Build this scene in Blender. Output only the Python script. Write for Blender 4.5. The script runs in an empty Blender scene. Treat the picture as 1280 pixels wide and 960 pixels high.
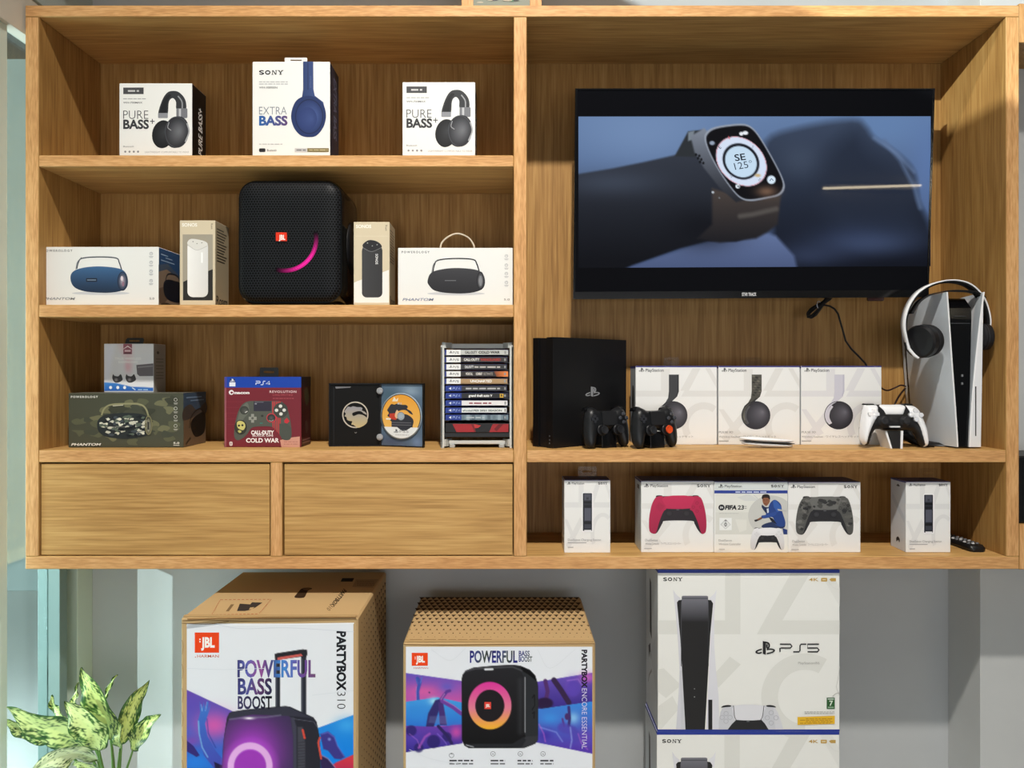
import bpy, math, random
import numpy as np
from mathutils import Vector
from mathutils.geometry import tessellate_polygon, delaunay_2d_cdt

sc = bpy.context.scene
C = sc.collection
random.seed(7)

# ------------------------------------------------------------------ camera, light, exposure
FPX, D0, PX0, PY0, CZ = 924.0, 1.848, 635.0, 467.0, 1.307
cam_data = bpy.data.cameras.new('camera')
cam_data.sensor_width = 36.0
cam_data.lens = FPX / 1280.0 * 36.0
cam_data.shift_x = (640 - PX0) / 1280.0
cam_data.shift_y = -(480 - PY0) / 1280.0
cam_data.clip_start = 0.05
cam = bpy.data.objects.new('camera', cam_data)
C.objects.link(cam)
cam.location = (0, -D0, CZ)
cam.rotation_euler = (math.pi / 2, 0, 0)
sc.camera = cam

sc.view_settings.view_transform = 'Standard'
sc.view_settings.look = 'None'
sc.view_settings.gamma = 1.0
sc.view_settings.use_curve_mapping = False
sc.view_settings.exposure = 0.0

WORLD_COL, WORLD_STR = (0.80, 0.93, 1.0), 0.09
KEY_W, KEY_LOC = 585.0, (0.10, -1.95, CZ + 2.9)
FILL_W, FILL_LOC = 38.0, (0.0, -3.9, 0.95)
SUN_W, SUN_DIR = 4.2, (0.60, 0.72, -0.27)

w = bpy.data.worlds.new('world')
sc.world = w
w.use_nodes = True
bg = w.node_tree.nodes['Background']
bg.inputs[0].default_value = (*WORLD_COL, 1)
bg.inputs[1].default_value = WORLD_STR

def lamp(name, kind, loc, energy, col, aim=None, **kw):
    d = bpy.data.lights.new(name, kind)
    d.energy = energy
    d.color = col
    for k, v in kw.items():
        setattr(d, k, v)
    o = bpy.data.objects.new(name, d)
    C.objects.link(o)
    o.location = loc
    if aim is not None:
        o.rotation_euler = (Vector(aim) - Vector(loc)).to_track_quat('-Z', 'Y').to_euler()
    return o

lamp('ceiling_spot', 'SPOT', KEY_LOC, KEY_W, (1.0, 0.95, 0.87), aim=(0.0, 0.1, 0.62), spot_size=1.25, spot_blend=1.0, shadow_soft_size=0.06)
lamp('front_fill', 'AREA', FILL_LOC, FILL_W, (0.97, 0.98, 1.0), aim=(0, 0.2, 1.0), shape='RECTANGLE', size=3.6, size_y=1.0)  # soft fill added behind the camera to brighten fronts and undersides
lamp('window_daylight', 'AREA', (-2.1, 0.0, 1.0), 88.0, (0.80, 0.93, 1.0), aim=(-1.0, 0.15, 0.75), shape='RECTANGLE', size=1.2, size_y=1.6)
sd = Vector(SUN_DIR)
lamp('sun', 'SUN', (-4, -4, 4), SUN_W, (0.92, 1.0, 0.98), aim=Vector((-4, -4, 4)) + sd, angle=0.01)

# ------------------------------------------------------------------ pixel <-> place helpers
def X(px, y=0.0): return (px - PX0) * (D0 + y) / FPX
def Z(py, y=0.0): return CZ + (PY0 - py) * (D0 + y) / FPX
def lin(c):
    a = np.asarray(c, float) / 255.0
    return np.where(a <= 0.04045, a / 12.92, ((a + 0.055) / 1.055) ** 2.4)

# ------------------------------------------------------------------ materials
def new_mat(name):
    m = bpy.data.materials.new(name)
    m.use_nodes = True
    return m, m.node_tree.nodes, m.node_tree.links, m.node_tree.nodes['Principled BSDF']

def paint(name, rough=0.5, spec=0.5, metal=0.0, coat=0.0):
    m, N, L, b = new_mat(name)
    a = N.new('ShaderNodeAttribute'); a.attribute_name = 'Col'
    L.new(a.outputs['Color'], b.inputs['Base Color'])
    b.inputs['Roughness'].default_value = rough
    b.inputs['Specular IOR Level'].default_value = spec
    b.inputs['Metallic'].default_value = metal
    b.inputs['Coat Weight'].default_value = coat
    return m

def glow(name, strength):
    m, N, L, b = new_mat(name)
    a = N.new('ShaderNodeAttribute'); a.attribute_name = 'Col'
    b.inputs['Base Color'].default_value = (0.004, 0.004, 0.005, 1)
    b.inputs['Roughness'].default_value = 0.015
    b.inputs['Specular IOR Level'].default_value = 0.03
    L.new(a.outputs['Color'], b.inputs['Emission Color'])
    b.inputs['Emission Strength'].default_value = strength
    return m

def wood(name, axis, dark, mid, light, seed=0.0, fine=1.0):
    m, N, L, b = new_mat(name)
    tc = N.new('ShaderNodeTexCoord')
    mp = N.new('ShaderNodeMapping')
    s = [9.0, 9.0, 9.0]; s[axis] = 0.75
    mp.inputs['Scale'].default_value = s
    mp.inputs['Location'].default_value = (seed, seed * 1.7, seed * 0.6)
    L.new(tc.outputs['Object'], mp.inputs['Vector'])
    n1 = N.new('ShaderNodeTexNoise'); n1.inputs['Scale'].default_value = 1.0
    n1.inputs['Detail'].default_value = 3.0; n1.inputs['Distortion'].default_value = 0.5
    L.new(mp.outputs[0], n1.inputs['Vector'])
    mu = N.new('ShaderNodeMath'); mu.operation = 'MULTIPLY'; mu.inputs[1].default_value = 46.0
    L.new(n1.outputs['Fac'], mu.inputs[0])
    si = N.new('ShaderNodeMath'); si.operation = 'SINE'; L.new(mu.outputs[0], si.inputs[0])
    mp2 = N.new('ShaderNodeMapping')
    s2 = [210.0 * fine ** .5] * 3; s2[axis] = 7.0 * fine ** 2
    mp2.inputs['Scale'].default_value = s2
    L.new(tc.outputs['Object'], mp2.inputs['Vector'])
    n2 = N.new('ShaderNodeTexNoise'); n2.inputs['Scale'].default_value = 1.0; n2.inputs['Detail'].default_value = 2.0
    L.new(mp2.outputs[0], n2.inputs['Vector'])
    mp3 = N.new('ShaderNodeMapping')
    s3 = [40.0 * fine] * 3; s3[axis] = 1.6 * fine ** 2
    mp3.inputs['Scale'].default_value = s3
    L.new(tc.outputs['Object'], mp3.inputs['Vector'])
    n3 = N.new('ShaderNodeTexNoise'); n3.inputs['Scale'].default_value = 1.0; n3.inputs['Detail'].default_value = 4.0
    L.new(mp3.outputs[0], n3.inputs['Vector'])
    a1 = N.new('ShaderNodeMath'); a1.operation = 'MULTIPLY_ADD'; a1.inputs[1].default_value = 0.06
    L.new(si.outputs[0], a1.inputs[0]); 
    a2 = N.new('ShaderNodeMath'); a2.operation = 'MULTIPLY_ADD'; a2.inputs[1].default_value = 0.72; a2.inputs[2].default_value = 0.04
    L.new(n2.outputs['Fac'], a2.inputs[0])
    a3 = N.new('ShaderNodeMath'); a3.operation = 'MULTIPLY_ADD'; a3.inputs[1].default_value = 0.18
    L.new(n3.outputs['Fac'], a3.inputs[0]); L.new(a2.outputs[0], a3.inputs[2])
    L.new(a3.outputs[0], a1.inputs[2])
    r = N.new('ShaderNodeValToRGB')
    e = r.color_ramp.elements
    e[0].position = 0.28; e[0].color = (*lin(dark), 1)
    e[1].position = 0.72; e[1].color = (*lin(light), 1)
    k = e.new(0.5); k.color = (*lin(mid), 1)
    L.new(a1.outputs[0], r.inputs['Fac'])
    L.new(r.outputs[0], b.inputs['Base Color'])
    b.inputs['Roughness'].default_value = 0.5
    b.inputs['Specular IOR Level'].default_value = 0.3
    bp = N.new('ShaderNodeBump'); bp.inputs['Strength'].default_value = 0.12; bp.inputs['Distance'].default_value = 0.001
    L.new(n2.outputs['Fac'], bp.inputs['Height']); L.new(bp.outputs[0], b.inputs['Normal'])
    return m

def plaster(name, col, rough=0.75, var=0.05):
    m, N, L, b = new_mat(name)
    tc = N.new('ShaderNodeTexCoord')
    n = N.new('ShaderNodeTexNoise'); n.inputs['Scale'].default_value = 3.0; n.inputs['Detail'].default_value = 5.0
    L.new(tc.outputs['Object'], n.inputs['Vector'])
    r = N.new('ShaderNodeValToRGB')
    c = lin(col)
    r.color_ramp.elements[0].position = 0.3; r.color_ramp.elements[0].color = (*(c * (1 - var)), 1)
    r.color_ramp.elements[1].position = 0.7; r.color_ramp.elements[1].color = (*np.minimum(c * (1 + var), 1), 1)
    L.new(n.outputs['Fac'], r.inputs['Fac']); L.new(r.outputs[0], b.inputs['Base Color'])
    b.inputs['Roughness'].default_value = rough
    return m

def glass(name, tint):
    m = bpy.data.materials.new(name); m.use_nodes = True
    N, L = m.node_tree.nodes, m.node_tree.links
    N.clear()
    out = N.new('ShaderNodeOutputMaterial')
    t = N.new('ShaderNodeBsdfTransparent'); t.inputs[0].default_value = (*tint, 1)
    g = N.new('ShaderNodeBsdfGlossy'); g.inputs['Roughness'].default_value = 0.03
    mx = N.new('ShaderNodeMixShader')
    mx.inputs[0].default_value = 0.10
    L.new(t.outputs[0], mx.inputs[1]); L.new(g.outputs[0], mx.inputs[2])
    L.new(mx.outputs[0], out.inputs[0])
    return m

M = {
    'matte': paint('matte_paint', 0.7, 0.25),
    'card': paint('printed_card', 0.42, 0.35),
    'kraft': paint('kraft_board', 0.85, 0.15),
    'satin': paint('satin_plastic', 0.4, 0.4),
    'gloss': paint('gloss_plastic', 0.15, 0.5),
    'metal': paint('painted_metal', 0.35, 0.5),
    'screen': glow('screen_light', 1.0),
    'led': glow('led_light', 2.2), 'lamp': glow('lamp_light', 200.0),
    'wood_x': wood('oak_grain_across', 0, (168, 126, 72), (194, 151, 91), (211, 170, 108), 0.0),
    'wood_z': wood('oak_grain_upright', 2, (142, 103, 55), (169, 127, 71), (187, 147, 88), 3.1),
    'edge_x': wood('oak_edge_across', 0, (188, 136, 85), (212, 160, 104), (229, 181, 126), 5.0, 2.2),
    'edge_z': wood('oak_edge_upright', 2, (188, 136, 85), (212, 160, 104), (229, 181, 126), 8.0, 2.2),
    'wall': plaster('grey_wall_paint', (184, 187, 189)),
    'floor': plaster('pale_floor_tile', (190, 190, 186), 0.3),
    'pillar': plaster('pillar_paint', (196, 198, 198)),
    'teal': plaster('pale_teal_panel', (172, 184, 182), 0.4),
    'facade': plaster('outside_facade', (142, 158, 158)), 'teal_dark': plaster('grey_teal_panel', (118, 138, 134), 0.4),
    'alu': plaster('beige_aluminium', (176, 170, 152), 0.4, 0.02),
    'alu_light': plaster('pale_aluminium', (206, 220, 210), 0.35, 0.02),
    'beige': plaster('beige_lintel_paint', (205, 198, 184), 0.6),
    'glass': glass('tinted_glass', (0.84, 0.91, 0.90)),
}

# ------------------------------------------------------------------ mesh builder
ORG = {}
def thing(name, label, cat, loc=(0, 0, 0), group=None):
    o = bpy.data.objects.new(name, None)
    o.empty_display_size = 0.05
    C.objects.link(o)
    o.location = loc
    ORG[o.name] = Vector(loc)
    return tag(o, label, cat, group)

def tag(o, label, cat, group=None):
    o['label'] = label; o['category'] = cat
    if group: o['group'] = group
    return o

def struct(o):
    o['kind'] = 'structure'
    return o

class MB:
    def __init__(s):
        s.v, s.f, s.c, s.m, s.s = [], [], [], [], []
    def add(s, verts, faces, col, mi=0, smooth=False):
        """col: one sRGB triple, or one per vertex (N x 3)"""
        b = len(s.v)
        s.v.extend([tuple(p) for p in verts])
        col = np.asarray(col, float)
        one = col.ndim == 1
        lc = lin(col)
        for f in faces:
            s.f.append([b + i for i in f])
            s.c.append([lc] * len(f) if one else [lc[i] for i in f])
            s.m.append(mi); s.s.append(smooth)
    def box(s, x0, x1, y0, y1, z0, z1, col=(200, 200, 200), ch=0.0012, faces=None, mi=0, fmi=None):
        """chamfered box; faces: {'front','back','left','right','top','bottom': colour}"""
        faces = faces or {}; fmi = fmi or {}
        ch = min(ch, (x1 - x0) / 3, (y1 - y0) / 3, (z1 - z0) / 3)
        xs, ys, zs = (x0, x1), (y0, y1), (z0, z1)
        def P(ix, iy, iz, ax):
            p = [xs[ix], ys[iy], zs[iz]]
            for k, i in enumerate((ix, iy, iz)):
                if k != ax: p[k] += ch if i == 0 else -ch
            return tuple(p)
        names = {(0, 0): 'left', (0, 1): 'right', (1, 0): 'front', (1, 1): 'back', (2, 0): 'bottom', (2, 1): 'top'}
        V, idx = [], {}
        for ix in (0, 1):
            for iy in (0, 1):
                for iz in (0, 1):
                    for ax in (0, 1, 2):
                        idx[(ix, iy, iz, ax)] = len(V); V.append(P(ix, iy, iz, ax))
        quads = {0: [(0, 0), (1, 0), (1, 1), (0, 1)], 1: [(0, 0), (1, 0), (1, 1), (0, 1)], 2: [(0, 0), (1, 0), (1, 1), (0, 1)]}
        for ax in (0, 1, 2):
            for side in (0, 1):
                q = []
                for a, b in quads[ax]:
                    t = [a, b]; t.insert(ax, side)
                    q.append(idx[(*t, ax)])
                flip = (side == 0) != (ax == 1)
                if flip: q = q[::-1]
                nm = names[(ax, side)]
                s.add([V[i] for i in q], [(0, 1, 2, 3)], faces.get(nm, col), fmi.get(nm, mi))
        for ax in (0, 1, 2):
            o1, o2 = [k for k in (0, 1, 2) if k != ax]
            for a in (0, 1):
                for b in (0, 1):
                    k0 = [0, 0, 0]; k0[o1] = a; k0[o2] = b
                    k1 = list(k0); k1[ax] = 1
                    q = [idx[(*k0, o1)], idx[(*k1, o1)], idx[(*k1, o2)], idx[(*k0, o2)]]
                    s.add([V[i] for i in q], [(0, 1, 2, 3)], col, mi)
        for ix in (0, 1):
            for iy in (0, 1):
                for iz in (0, 1):
                    s.add([V[idx[(ix, iy, iz, a)]] for a in (0, 1, 2)], [(0, 1, 2)], col, mi)
    def prism(s, pts, z0, z1, col, mi=0, smooth=False, axis=2):
        """extrude a 2D outline along an axis (2: pts are x,y; 1: pts are x,z; 0: pts are y,z)"""
        n = len(pts)
        def P(p, h):
            return (p[0], p[1], h) if axis == 2 else (p[0], h, p[1]) if axis == 1 else (h, p[0], p[1])
        V = [P(p, z0) for p in pts] + [P(p, z1) for p in pts]
        tri = tessellate_polygon([[Vector((p[0], p[1], 0)) for p in pts]])
        F = [tuple(t) for t in tri] + [tuple(i + n for i in t) for t in tri]
        s.add(V, F, col, mi)
        s.add(V, [(i, (i + 1) % n, n + (i + 1) % n, n + i) for i in range(n)], col, mi, smooth)
    def loft(s, rings, col, mi=0, smooth=True, cap=(True, True), closed=True):
        n = len(rings[0]); V = [p for r in rings for p in r]; F = []
        for k in range(len(rings) - 1):
            for i in range(n if closed else n - 1):
                j = (i + 1) % n
                F.append((k * n + i, k * n + j, (k + 1) * n + j, (k + 1) * n + i))
        s.add(V, F, col, mi, smooth)
        if cap[0]: s.add(rings[0], [tuple(range(n))[::-1]], col, mi)
        if cap[1]: s.add(rings[-1], [tuple(range(n))], col, mi)
    def tube(s, path, r, col, n=8, mi=0):
        P = [Vector(p) for p in path]
        R = r if hasattr(r, '__len__') else [r] * len(P)
        up = Vector((0.13, 0.31, 0.94)).normalized()
        rings = []
        for i, p in enumerate(P):
            t = (P[min(i + 1, len(P) - 1)] - P[max(i - 1, 0)]).normalized()
            a = t.cross(up)
            if a.length < 0.05: a = t.cross(Vector((1, 0.2, 0)))
            a.normalize(); b = t.cross(a).normalized()
            rings.append([tuple(p + (a * math.cos(2 * math.pi * k / n) + b * math.sin(2 * math.pi * k / n)) * R[i]) for k in range(n)])
        s.loft(rings, col, mi)
    def disc_lathe(s, c, axis, prof, col, n=24, mi=0, cols=None):
        """lathe: prof = [(radius, height along axis)...]"""
        ax = Vector(axis).normalized()
        a = ax.cross(Vector((0, 0, 1)))
        if a.length < 0.1: a = ax.cross(Vector((0, 1, 0)))
        a.normalize(); b = ax.cross(a)
        rings = [[tuple(Vector(c) + ax * h + (a * math.cos(2 * math.pi * k / n) + b * math.sin(2 * math.pi * k / n)) * max(r, 1e-5)) for k in range(n)] for r, h in prof]
        if cols is None:
            s.loft(rings, col, mi)
        else:
            for i in range(len(rings) - 1):
                s.loft(rings[i:i + 2], cols[i], mi, cap=(i == 0, i == len(rings) - 2))
    def inflate(s, outline, R, tf, tb, step, to3d, col, mi=0):
        """puffed solid from a flat outline; rounded over a border of width R, tf / tb thick to the front / back"""
        B = resample(outline, step)
        A = np.array(B)
        lo, hi = A.min(0), A.max(0)
        gx, gy = np.meshgrid(np.arange(lo[0], hi[0], step), np.arange(lo[1], hi[1], step))
        G = np.stack([gx.ravel(), gy.ravel()], 1)
        sdv = sd_poly(G, A)
        G = G[sdv < -0.55 * step]
        V = [Vector(p) for p in B] + [Vector(p) for p in G]
        n = len(B)
        vs, _, fs, *_ = delaunay_2d_cdt(V, [(i, (i + 1) % n) for i in range(n)], [], 1, 1e-7)
        Q = np.array([(v[0], v[1]) for v in vs])
        d = np.clip(-sd_poly(Q, A), 0, R) / R
        h = np.sqrt(np.clip(1 - (1 - d) ** 2, 0, 1))
        h[h < 0.05] = 0
        s.add([to3d(q[0], q[1], -tf * k) for q, k in zip(Q, h)], [tuple(f) for f in fs], col, mi, True)
        s.add([to3d(q[0], q[1], tb * k) for q, k in zip(Q, h)], [tuple(f)[::-1] for f in fs], col, mi, True)
    def build(s, name, mats, parent=None, base=None):
        me = bpy.data.meshes.new(name)
        if not isinstance(mats, (list, tuple)): mats = [mats]
        V = np.array(s.v, float)
        if parent is not None:
            org = ORG[parent.name]
        elif base is not None:
            org = Vector(base)
        else:
            lo, hi = V.min(0), V.max(0)
            org = Vector(((lo[0] + hi[0]) / 2, (lo[1] + hi[1]) / 2, lo[2]))
        V = V - np.array(org)
        me.from_pydata(V.tolist(), [], s.f)
        for k in mats:
            me.materials.append(M[k] if isinstance(k, str) else k)
        me.polygons.foreach_set('material_index', s.m)
        me.polygons.foreach_set('use_smooth', s.s)
        at = me.color_attributes.new('Col', 'FLOAT_COLOR', 'CORNER')
        cc = np.array([q for f in s.c for q in f], np.float32)
        at.data.foreach_set('color', np.concatenate([cc, np.ones((len(cc), 1), np.float32)], 1).ravel())
        me.update()
        o = bpy.data.objects.new(name, me)
        C.objects.link(o)
        if parent is not None:
            o.parent = parent
            ORG[o.name] = ORG[parent.name]
        else:
            o.location = org
            ORG[o.name] = org
        return o

def resample(pts, step):
    P = [Vector((p[0], p[1])) for p in pts]
    out = []
    for i, a in enumerate(P):
        b = P[(i + 1) % len(P)]
        k = max(1, int(round((b - a).length / step)))
        out += [tuple(a.lerp(b, j / k)) for j in range(k)]
    return out

def sd_poly(G, A):
    """signed distance of points G to the closed polygon A (negative inside)"""
    best = np.full(len(G), 1e18); ins = np.zeros(len(G), bool)
    n = len(A)
    for i in range(n):
        a, b = A[i], A[(i + 1) % n]
        e = b - a; L2 = max(float(e @ e), 1e-18)
        w_ = G - a
        t = np.clip((w_ @ e) / L2, 0, 1)
        q = w_ - t[:, None] * e
        best = np.minimum(best, (q * q).sum(1))
        c = ((a[1] <= G[:, 1]) & (b[1] > G[:, 1])) | ((b[1] <= G[:, 1]) & (a[1] > G[:, 1]))
        if abs(b[1] - a[1]) > 1e-12:
            xi = a[0] + (G[:, 1] - a[1]) / (b[1] - a[1]) * e[0]
            ins ^= c & (G[:, 0] < xi)
    d = np.sqrt(best)
    return np.where(ins, -d, d)

def smooth_closed(pts, k=5):
    P = [np.array(p, float) for p in pts]; n = len(P); out = []
    for i in range(n):
        p0, p1, p2, p3 = P[i - 1], P[i], P[(i + 1) % n], P[(i + 2) % n]
        for j in range(k):
            t = j / k
            out.append(tuple(0.5 * (2 * p1 + (p2 - p0) * t + (2 * p0 - 5 * p1 + 4 * p2 - p3) * t * t + (3 * p1 - p0 - 3 * p2 + p3) * t ** 3)))
    return out

def smooth_open(pts, k=6):
    P = [np.array(p, float) for p in pts]; out = []
    P = [2 * P[0] - P[1]] + P + [2 * P[-1] - P[-2]]
    for i in range(1, len(P) - 2):
        p0, p1, p2, p3 = P[i - 1], P[i], P[i + 1], P[i + 2]
        for j in range(k):
            t = j / k
            out.append(tuple(0.5 * (2 * p1 + (p2 - p0) * t + (2 * p0 - 5 * p1 + 4 * p2 - p3) * t * t + (3 * p1 - p0 - 3 * p2 + p3) * t ** 3)))
    out.append(tuple(P[-2]))
    return out

def rrect(x0, y0, x1, y1, r, n=5):
    out = []
    for cx, cy, a in ((x1 - r, y0 + r, -90), (x1 - r, y1 - r, 0), (x0 + r, y1 - r, 90), (x0 + r, y0 + r, 180)):
        for k in range(n + 1):
            t = math.radians(a + 90 * k / n)
            out.append((cx + r * math.cos(t), cy + r * math.sin(t)))
    return out

# ------------------------------------------------------------------ lettering
_TXT = {}
def text_mesh(s, bold=0.0, spacing=1.0):
    key = (s, bold, spacing)
    if key not in _TXT:
        cu = bpy.data.curves.new('lettering', 'FONT')
        cu.body = s; cu.size = 1.0; cu.offset = bold; cu.space_character = spacing; cu.resolution_u = 3
        o = bpy.data.objects.new('lettering', cu)
        me = o.to_mesh()
        me.calc_loop_triangles()
        V = np.array([v.co[:2] for v in me.vertices]) if len(me.vertices) else np.zeros((0, 2))
        F = [tuple(t.vertices) for t in me.loop_triangles]
        o.to_mesh_clear()
        bpy.data.objects.remove(o); bpy.data.curves.remove(cu)
        _TXT[key] = (V, F)
    return _TXT[key]

CAP = text_mesh('H')[0][:, 1].max()

# ------------------------------------------------------------------ printing on a flat face
class Print:
    """draws flat artwork on one face of a mesh; coordinates (u, v down) are mapped by fn to 3D; every stroke sits a hair above the last"""
    def __init__(s, mb, fn, normal, mi=0, lift=0.00002, tf=None):
        s.mb, s.fn, s.n, s.k, s.mi, s.lift, s.tf = mb, fn, Vector(normal), 1, mi, lift, tf
    def sub(s, fx):
        """the same face with another coordinate frame"""
        t0 = s.tf
        p = Print(s.mb, s.fn, s.n, s.mi, s.lift, (lambda u, v: t0(*fx(u, v))) if t0 else fx); p.root = getattr(s, 'root', s)
        return p
    def P(s, pts):
        r = getattr(s, 'root', s)
        off = s.n * (s.lift * r.k)
        return [tuple(Vector(s.fn(*(s.tf(*p) if s.tf else p))) + off) for p in pts]
    def up(s):
        r = getattr(s, 'root', s); r.k += 1
    def poly(s, pts, col, holes=()):
        loops = [[Vector((p[0], p[1], 0)) for p in L_] for L_ in ([pts] + list(holes))]
        allp = [p for L_ in ([pts] + list(holes)) for p in L_]
        tri = tessellate_polygon(loops)
        c = np.array([col(*p) for p in allp]) if callable(col) else col
        s.mb.add(s.P(allp), [tuple(t) for t in tri], c, s.mi); s.up()
    def blob(s, pts, col, k=5): s.poly(smooth_closed(pts, k), col)
    def rect(s, x0, y0, x1, y1, col): s.poly([(x0, y0), (x1, y0), (x1, y1), (x0, y1)], col)
    def rrect(s, x0, y0, x1, y1, r, col): s.poly(rrect(x0, y0, x1, y1, r), col)
    def epts(s, cx, cy, rx, ry, rot=0, n=30):
        a = math.radians(rot); ca, sa = math.cos(a), math.sin(a)
        return [(cx + rx * math.cos(t) * ca - ry * math.sin(t) * sa, cy + rx * math.cos(t) * sa + ry * math.sin(t) * ca) for t in [2 * math.pi * k / n for k in range(n)]]
    def ell(s, cx, cy, rx, ry, col, rot=0, n=30): s.poly(s.epts(cx, cy, rx, ry, rot, n), col)
    def gell(s, cx, cy, rx, ry, cin, cout, hx=0, hy=0, rot=0, n=30, rings=6, pw=1.0):
        """ellipse with printed gradient from cin (at offset hx,hy) to cout"""
        E = s.epts(0, 0, rx, ry, rot, n); V = []; cols = []
        for q in range(rings + 1):
            t = q / rings
            for e in E:
                V.append((cx + hx * (1 - t) + e[0] * t, cy + hy * (1 - t) + e[1] * t))
                cols.append(np.array(cin) * (1 - t ** pw) + np.array(cout) * t ** pw)
        F = []
        for q in range(rings):
            for i in range(n):
                j = (i + 1) % n
                F.append((q * n + i, q * n + j, (q + 1) * n + j, (q + 1) * n + i))
        s.mb.add(s.P(V), F, np.array(cols), s.mi); s.up()
    def ring(s, cx, cy, rx, ry, w, col, a0=0, a1=360, n=40):
        V, F, cols = [], [], []
        for k in range(n + 1):
            t = math.radians(a0 + (a1 - a0) * k / n)
            V += [(cx + rx * math.cos(t), cy + ry * math.sin(t)), (cx + (rx - w) * math.cos(t), cy + (ry - w) * math.sin(t))]
            c = col(t) if callable(col) else col
            cols += [c, c]
            if k: F.append((2 * k - 2, 2 * k, 2 * k + 1, 2 * k - 1))
        s.mb.add(s.P(V), F, np.array(cols, float), s.mi); s.up()
    def stroke(s, pts, w, col, smooth=True, k=6):
        Q = smooth_open(pts, k) if smooth and len(pts) > 2 else pts
        Q = [Vector(p) for p in Q]; V, F = [], []
        for i, p in enumerate(Q):
            t = (Q[min(i + 1, len(Q) - 1)] - Q[max(i - 1, 0)]).normalized()
            nrm = Vector((-t[1], t[0])) * w / 2
            V += [tuple(p + nrm), tuple(p - nrm)]
            if i: F.append((2 * i - 2, 2 * i, 2 * i + 1, 2 * i - 1))
        s.mb.add(s.P(V), F, col, s.mi); s.up()
    def text(s, t, x, y, h, col, w=None, bold=0.0, rot=0, shear=0.0, align='l', spacing=1.0):
        """baseline start (x, y), cap height h, optionally fitted to width w; rot in degrees clockwise"""
        V, F = text_mesh(t, bold, spacing)
        if not len(V): return
        k = h / CAP
        x0, x1 = V[:, 0].min(), V[:, 0].max()
        kx = w / (x1 - x0) if w else k
        U = np.stack([(V[:, 0] - x0) * kx + shear * V[:, 1] * k, -V[:, 1] * k], 1)
        if align == 'c': U[:, 0] -= (x1 - x0) * kx / 2
        if align == 'r': U[:, 0] -= (x1 - x0) * kx
        a = math.radians(rot); ca, sa = math.cos(a), math.sin(a)
        W = [(x + u[0] * ca - u[1] * sa, y + u[0] * sa + u[1] * ca) for u in U]
        c = np.array([col(*p) for p in W]) if callable(col) else col
        s.mb.add(s.P(W), F, c, s.mi); s.up()
    def canvas(s, cv):
        ny, nx = cv.gx.shape
        V = s.P(list(zip(cv.gx.ravel(), cv.gy.ravel())))
        i = np.arange((ny - 1) * (nx - 1)); r_, c_ = i // (nx - 1), i % (nx - 1)
        a = r_ * nx + c_
        F = np.stack([a, a + 1, a + nx + 1, a + nx], 1).tolist()
        s.mb.add(V, F, np.clip(cv.img.reshape(-1, 3), 0, 255), s.mi); s.up()

class Canvas:
    """soft-edged printed picture held on a fine grid of the face"""
    def __init__(s, x0, y0, x1, y1, step, col):
        nx, ny = int((x1 - x0) / step) + 1, int((y1 - y0) / step) + 1
        s.gx, s.gy = np.meshgrid(np.linspace(x0, x1, nx), np.linspace(y0, y1, ny))
        s.G = np.stack([s.gx.ravel(), s.gy.ravel()], 1)
        s.img = np.zeros((ny, nx, 3)) + np.array(col, float)
    def mix(s, a, col):
        a = a.reshape(s.gx.shape)[..., None]
        c = col(s.gx, s.gy) if callable(col) else np.array(col, float)
        s.img = s.img * (1 - a) + c * a
    def poly(s, pts, col, soft=0.8, alpha=1.0, smooth=False):
        A = np.array(smooth_closed(pts, 4) if smooth else pts, float)
        s.mix(np.clip(0.5 - sd_poly(s.G, A) / soft, 0, 1) * alpha, col)
    def ell(s, cx, cy, rx, ry, col, soft=0.8, alpha=1.0, rot=0):
        a = math.radians(rot)
        dx, dy = s.G[:, 0] - cx, s.G[:, 1] - cy
        u, v = dx * math.cos(a) + dy * math.sin(a), -dx * math.sin(a) + dy * math.cos(a)
        q = np.sqrt((u / rx) ** 2 + (v / ry) ** 2)
        s.mix(np.clip(0.5 - (q - 1) * min(rx, ry) / soft, 0, 1) * alpha, col)
    def ring(s, cx, cy, rx, ry, w, col, soft=0.8, alpha=1.0, rot=0):
        a = math.radians(rot)
        dx, dy = s.G[:, 0] - cx, s.G[:, 1] - cy
        u, v = dx * math.cos(a) + dy * math.sin(a), -dx * math.sin(a) + dy * math.cos(a)
        q = (np.sqrt((u / rx) ** 2 + (v / ry) ** 2) - 1) * min(rx, ry) + w / 2
        s.mix(np.clip(0.5 - (np.abs(q) - w / 2) / soft, 0, 1) * alpha, col)
    def glow(s, cx, cy, rx, ry, col, alpha=1.0):
        q = ((s.G[:, 0] - cx) / rx) ** 2 + ((s.G[:, 1] - cy) / ry) ** 2
        s.mix(np.exp(-q * 1.6) * alpha, col)
    def line(s, pts, w, col, soft=0.8, alpha=1.0):
        P = np.array(pts, float); best = np.full(len(s.G), 1e18)
        for a, b in zip(P[:-1], P[1:]):
            e = b - a; q = s.G - a
            t = np.clip((q @ e) / max(e @ e, 1e-9), 0, 1)
            r = q - t[:, None] * e
            best = np.minimum(best, (r * r).sum(1))
        s.mix(np.clip(0.5 - (np.sqrt(best) - w / 2) / soft, 0, 1) * alpha, col)

def vgrad(y0, y1, c0, c1):
    def f(gx, gy):
        t = np.clip((gy - y0) / (y1 - y0), 0, 1)[..., None]
        return np.array(c0, float) * (1 - t) + np.array(c1, float) * t
    return f
def front(mb, y, mi=0, tf=None): return Print(mb, lambda px, py: (X(px, y), y, Z(py, y)), (0, -1, 0), mi, tf=tf)
def zoomed(x0, y0, k): return lambda u, v: (x0 + u / k, y0 + v / k)

# shelf heights (top faces) and fronts
S1, S2, S3, S4 = Z(194), Z(381), Z(562.5), Z(695.5)
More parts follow.
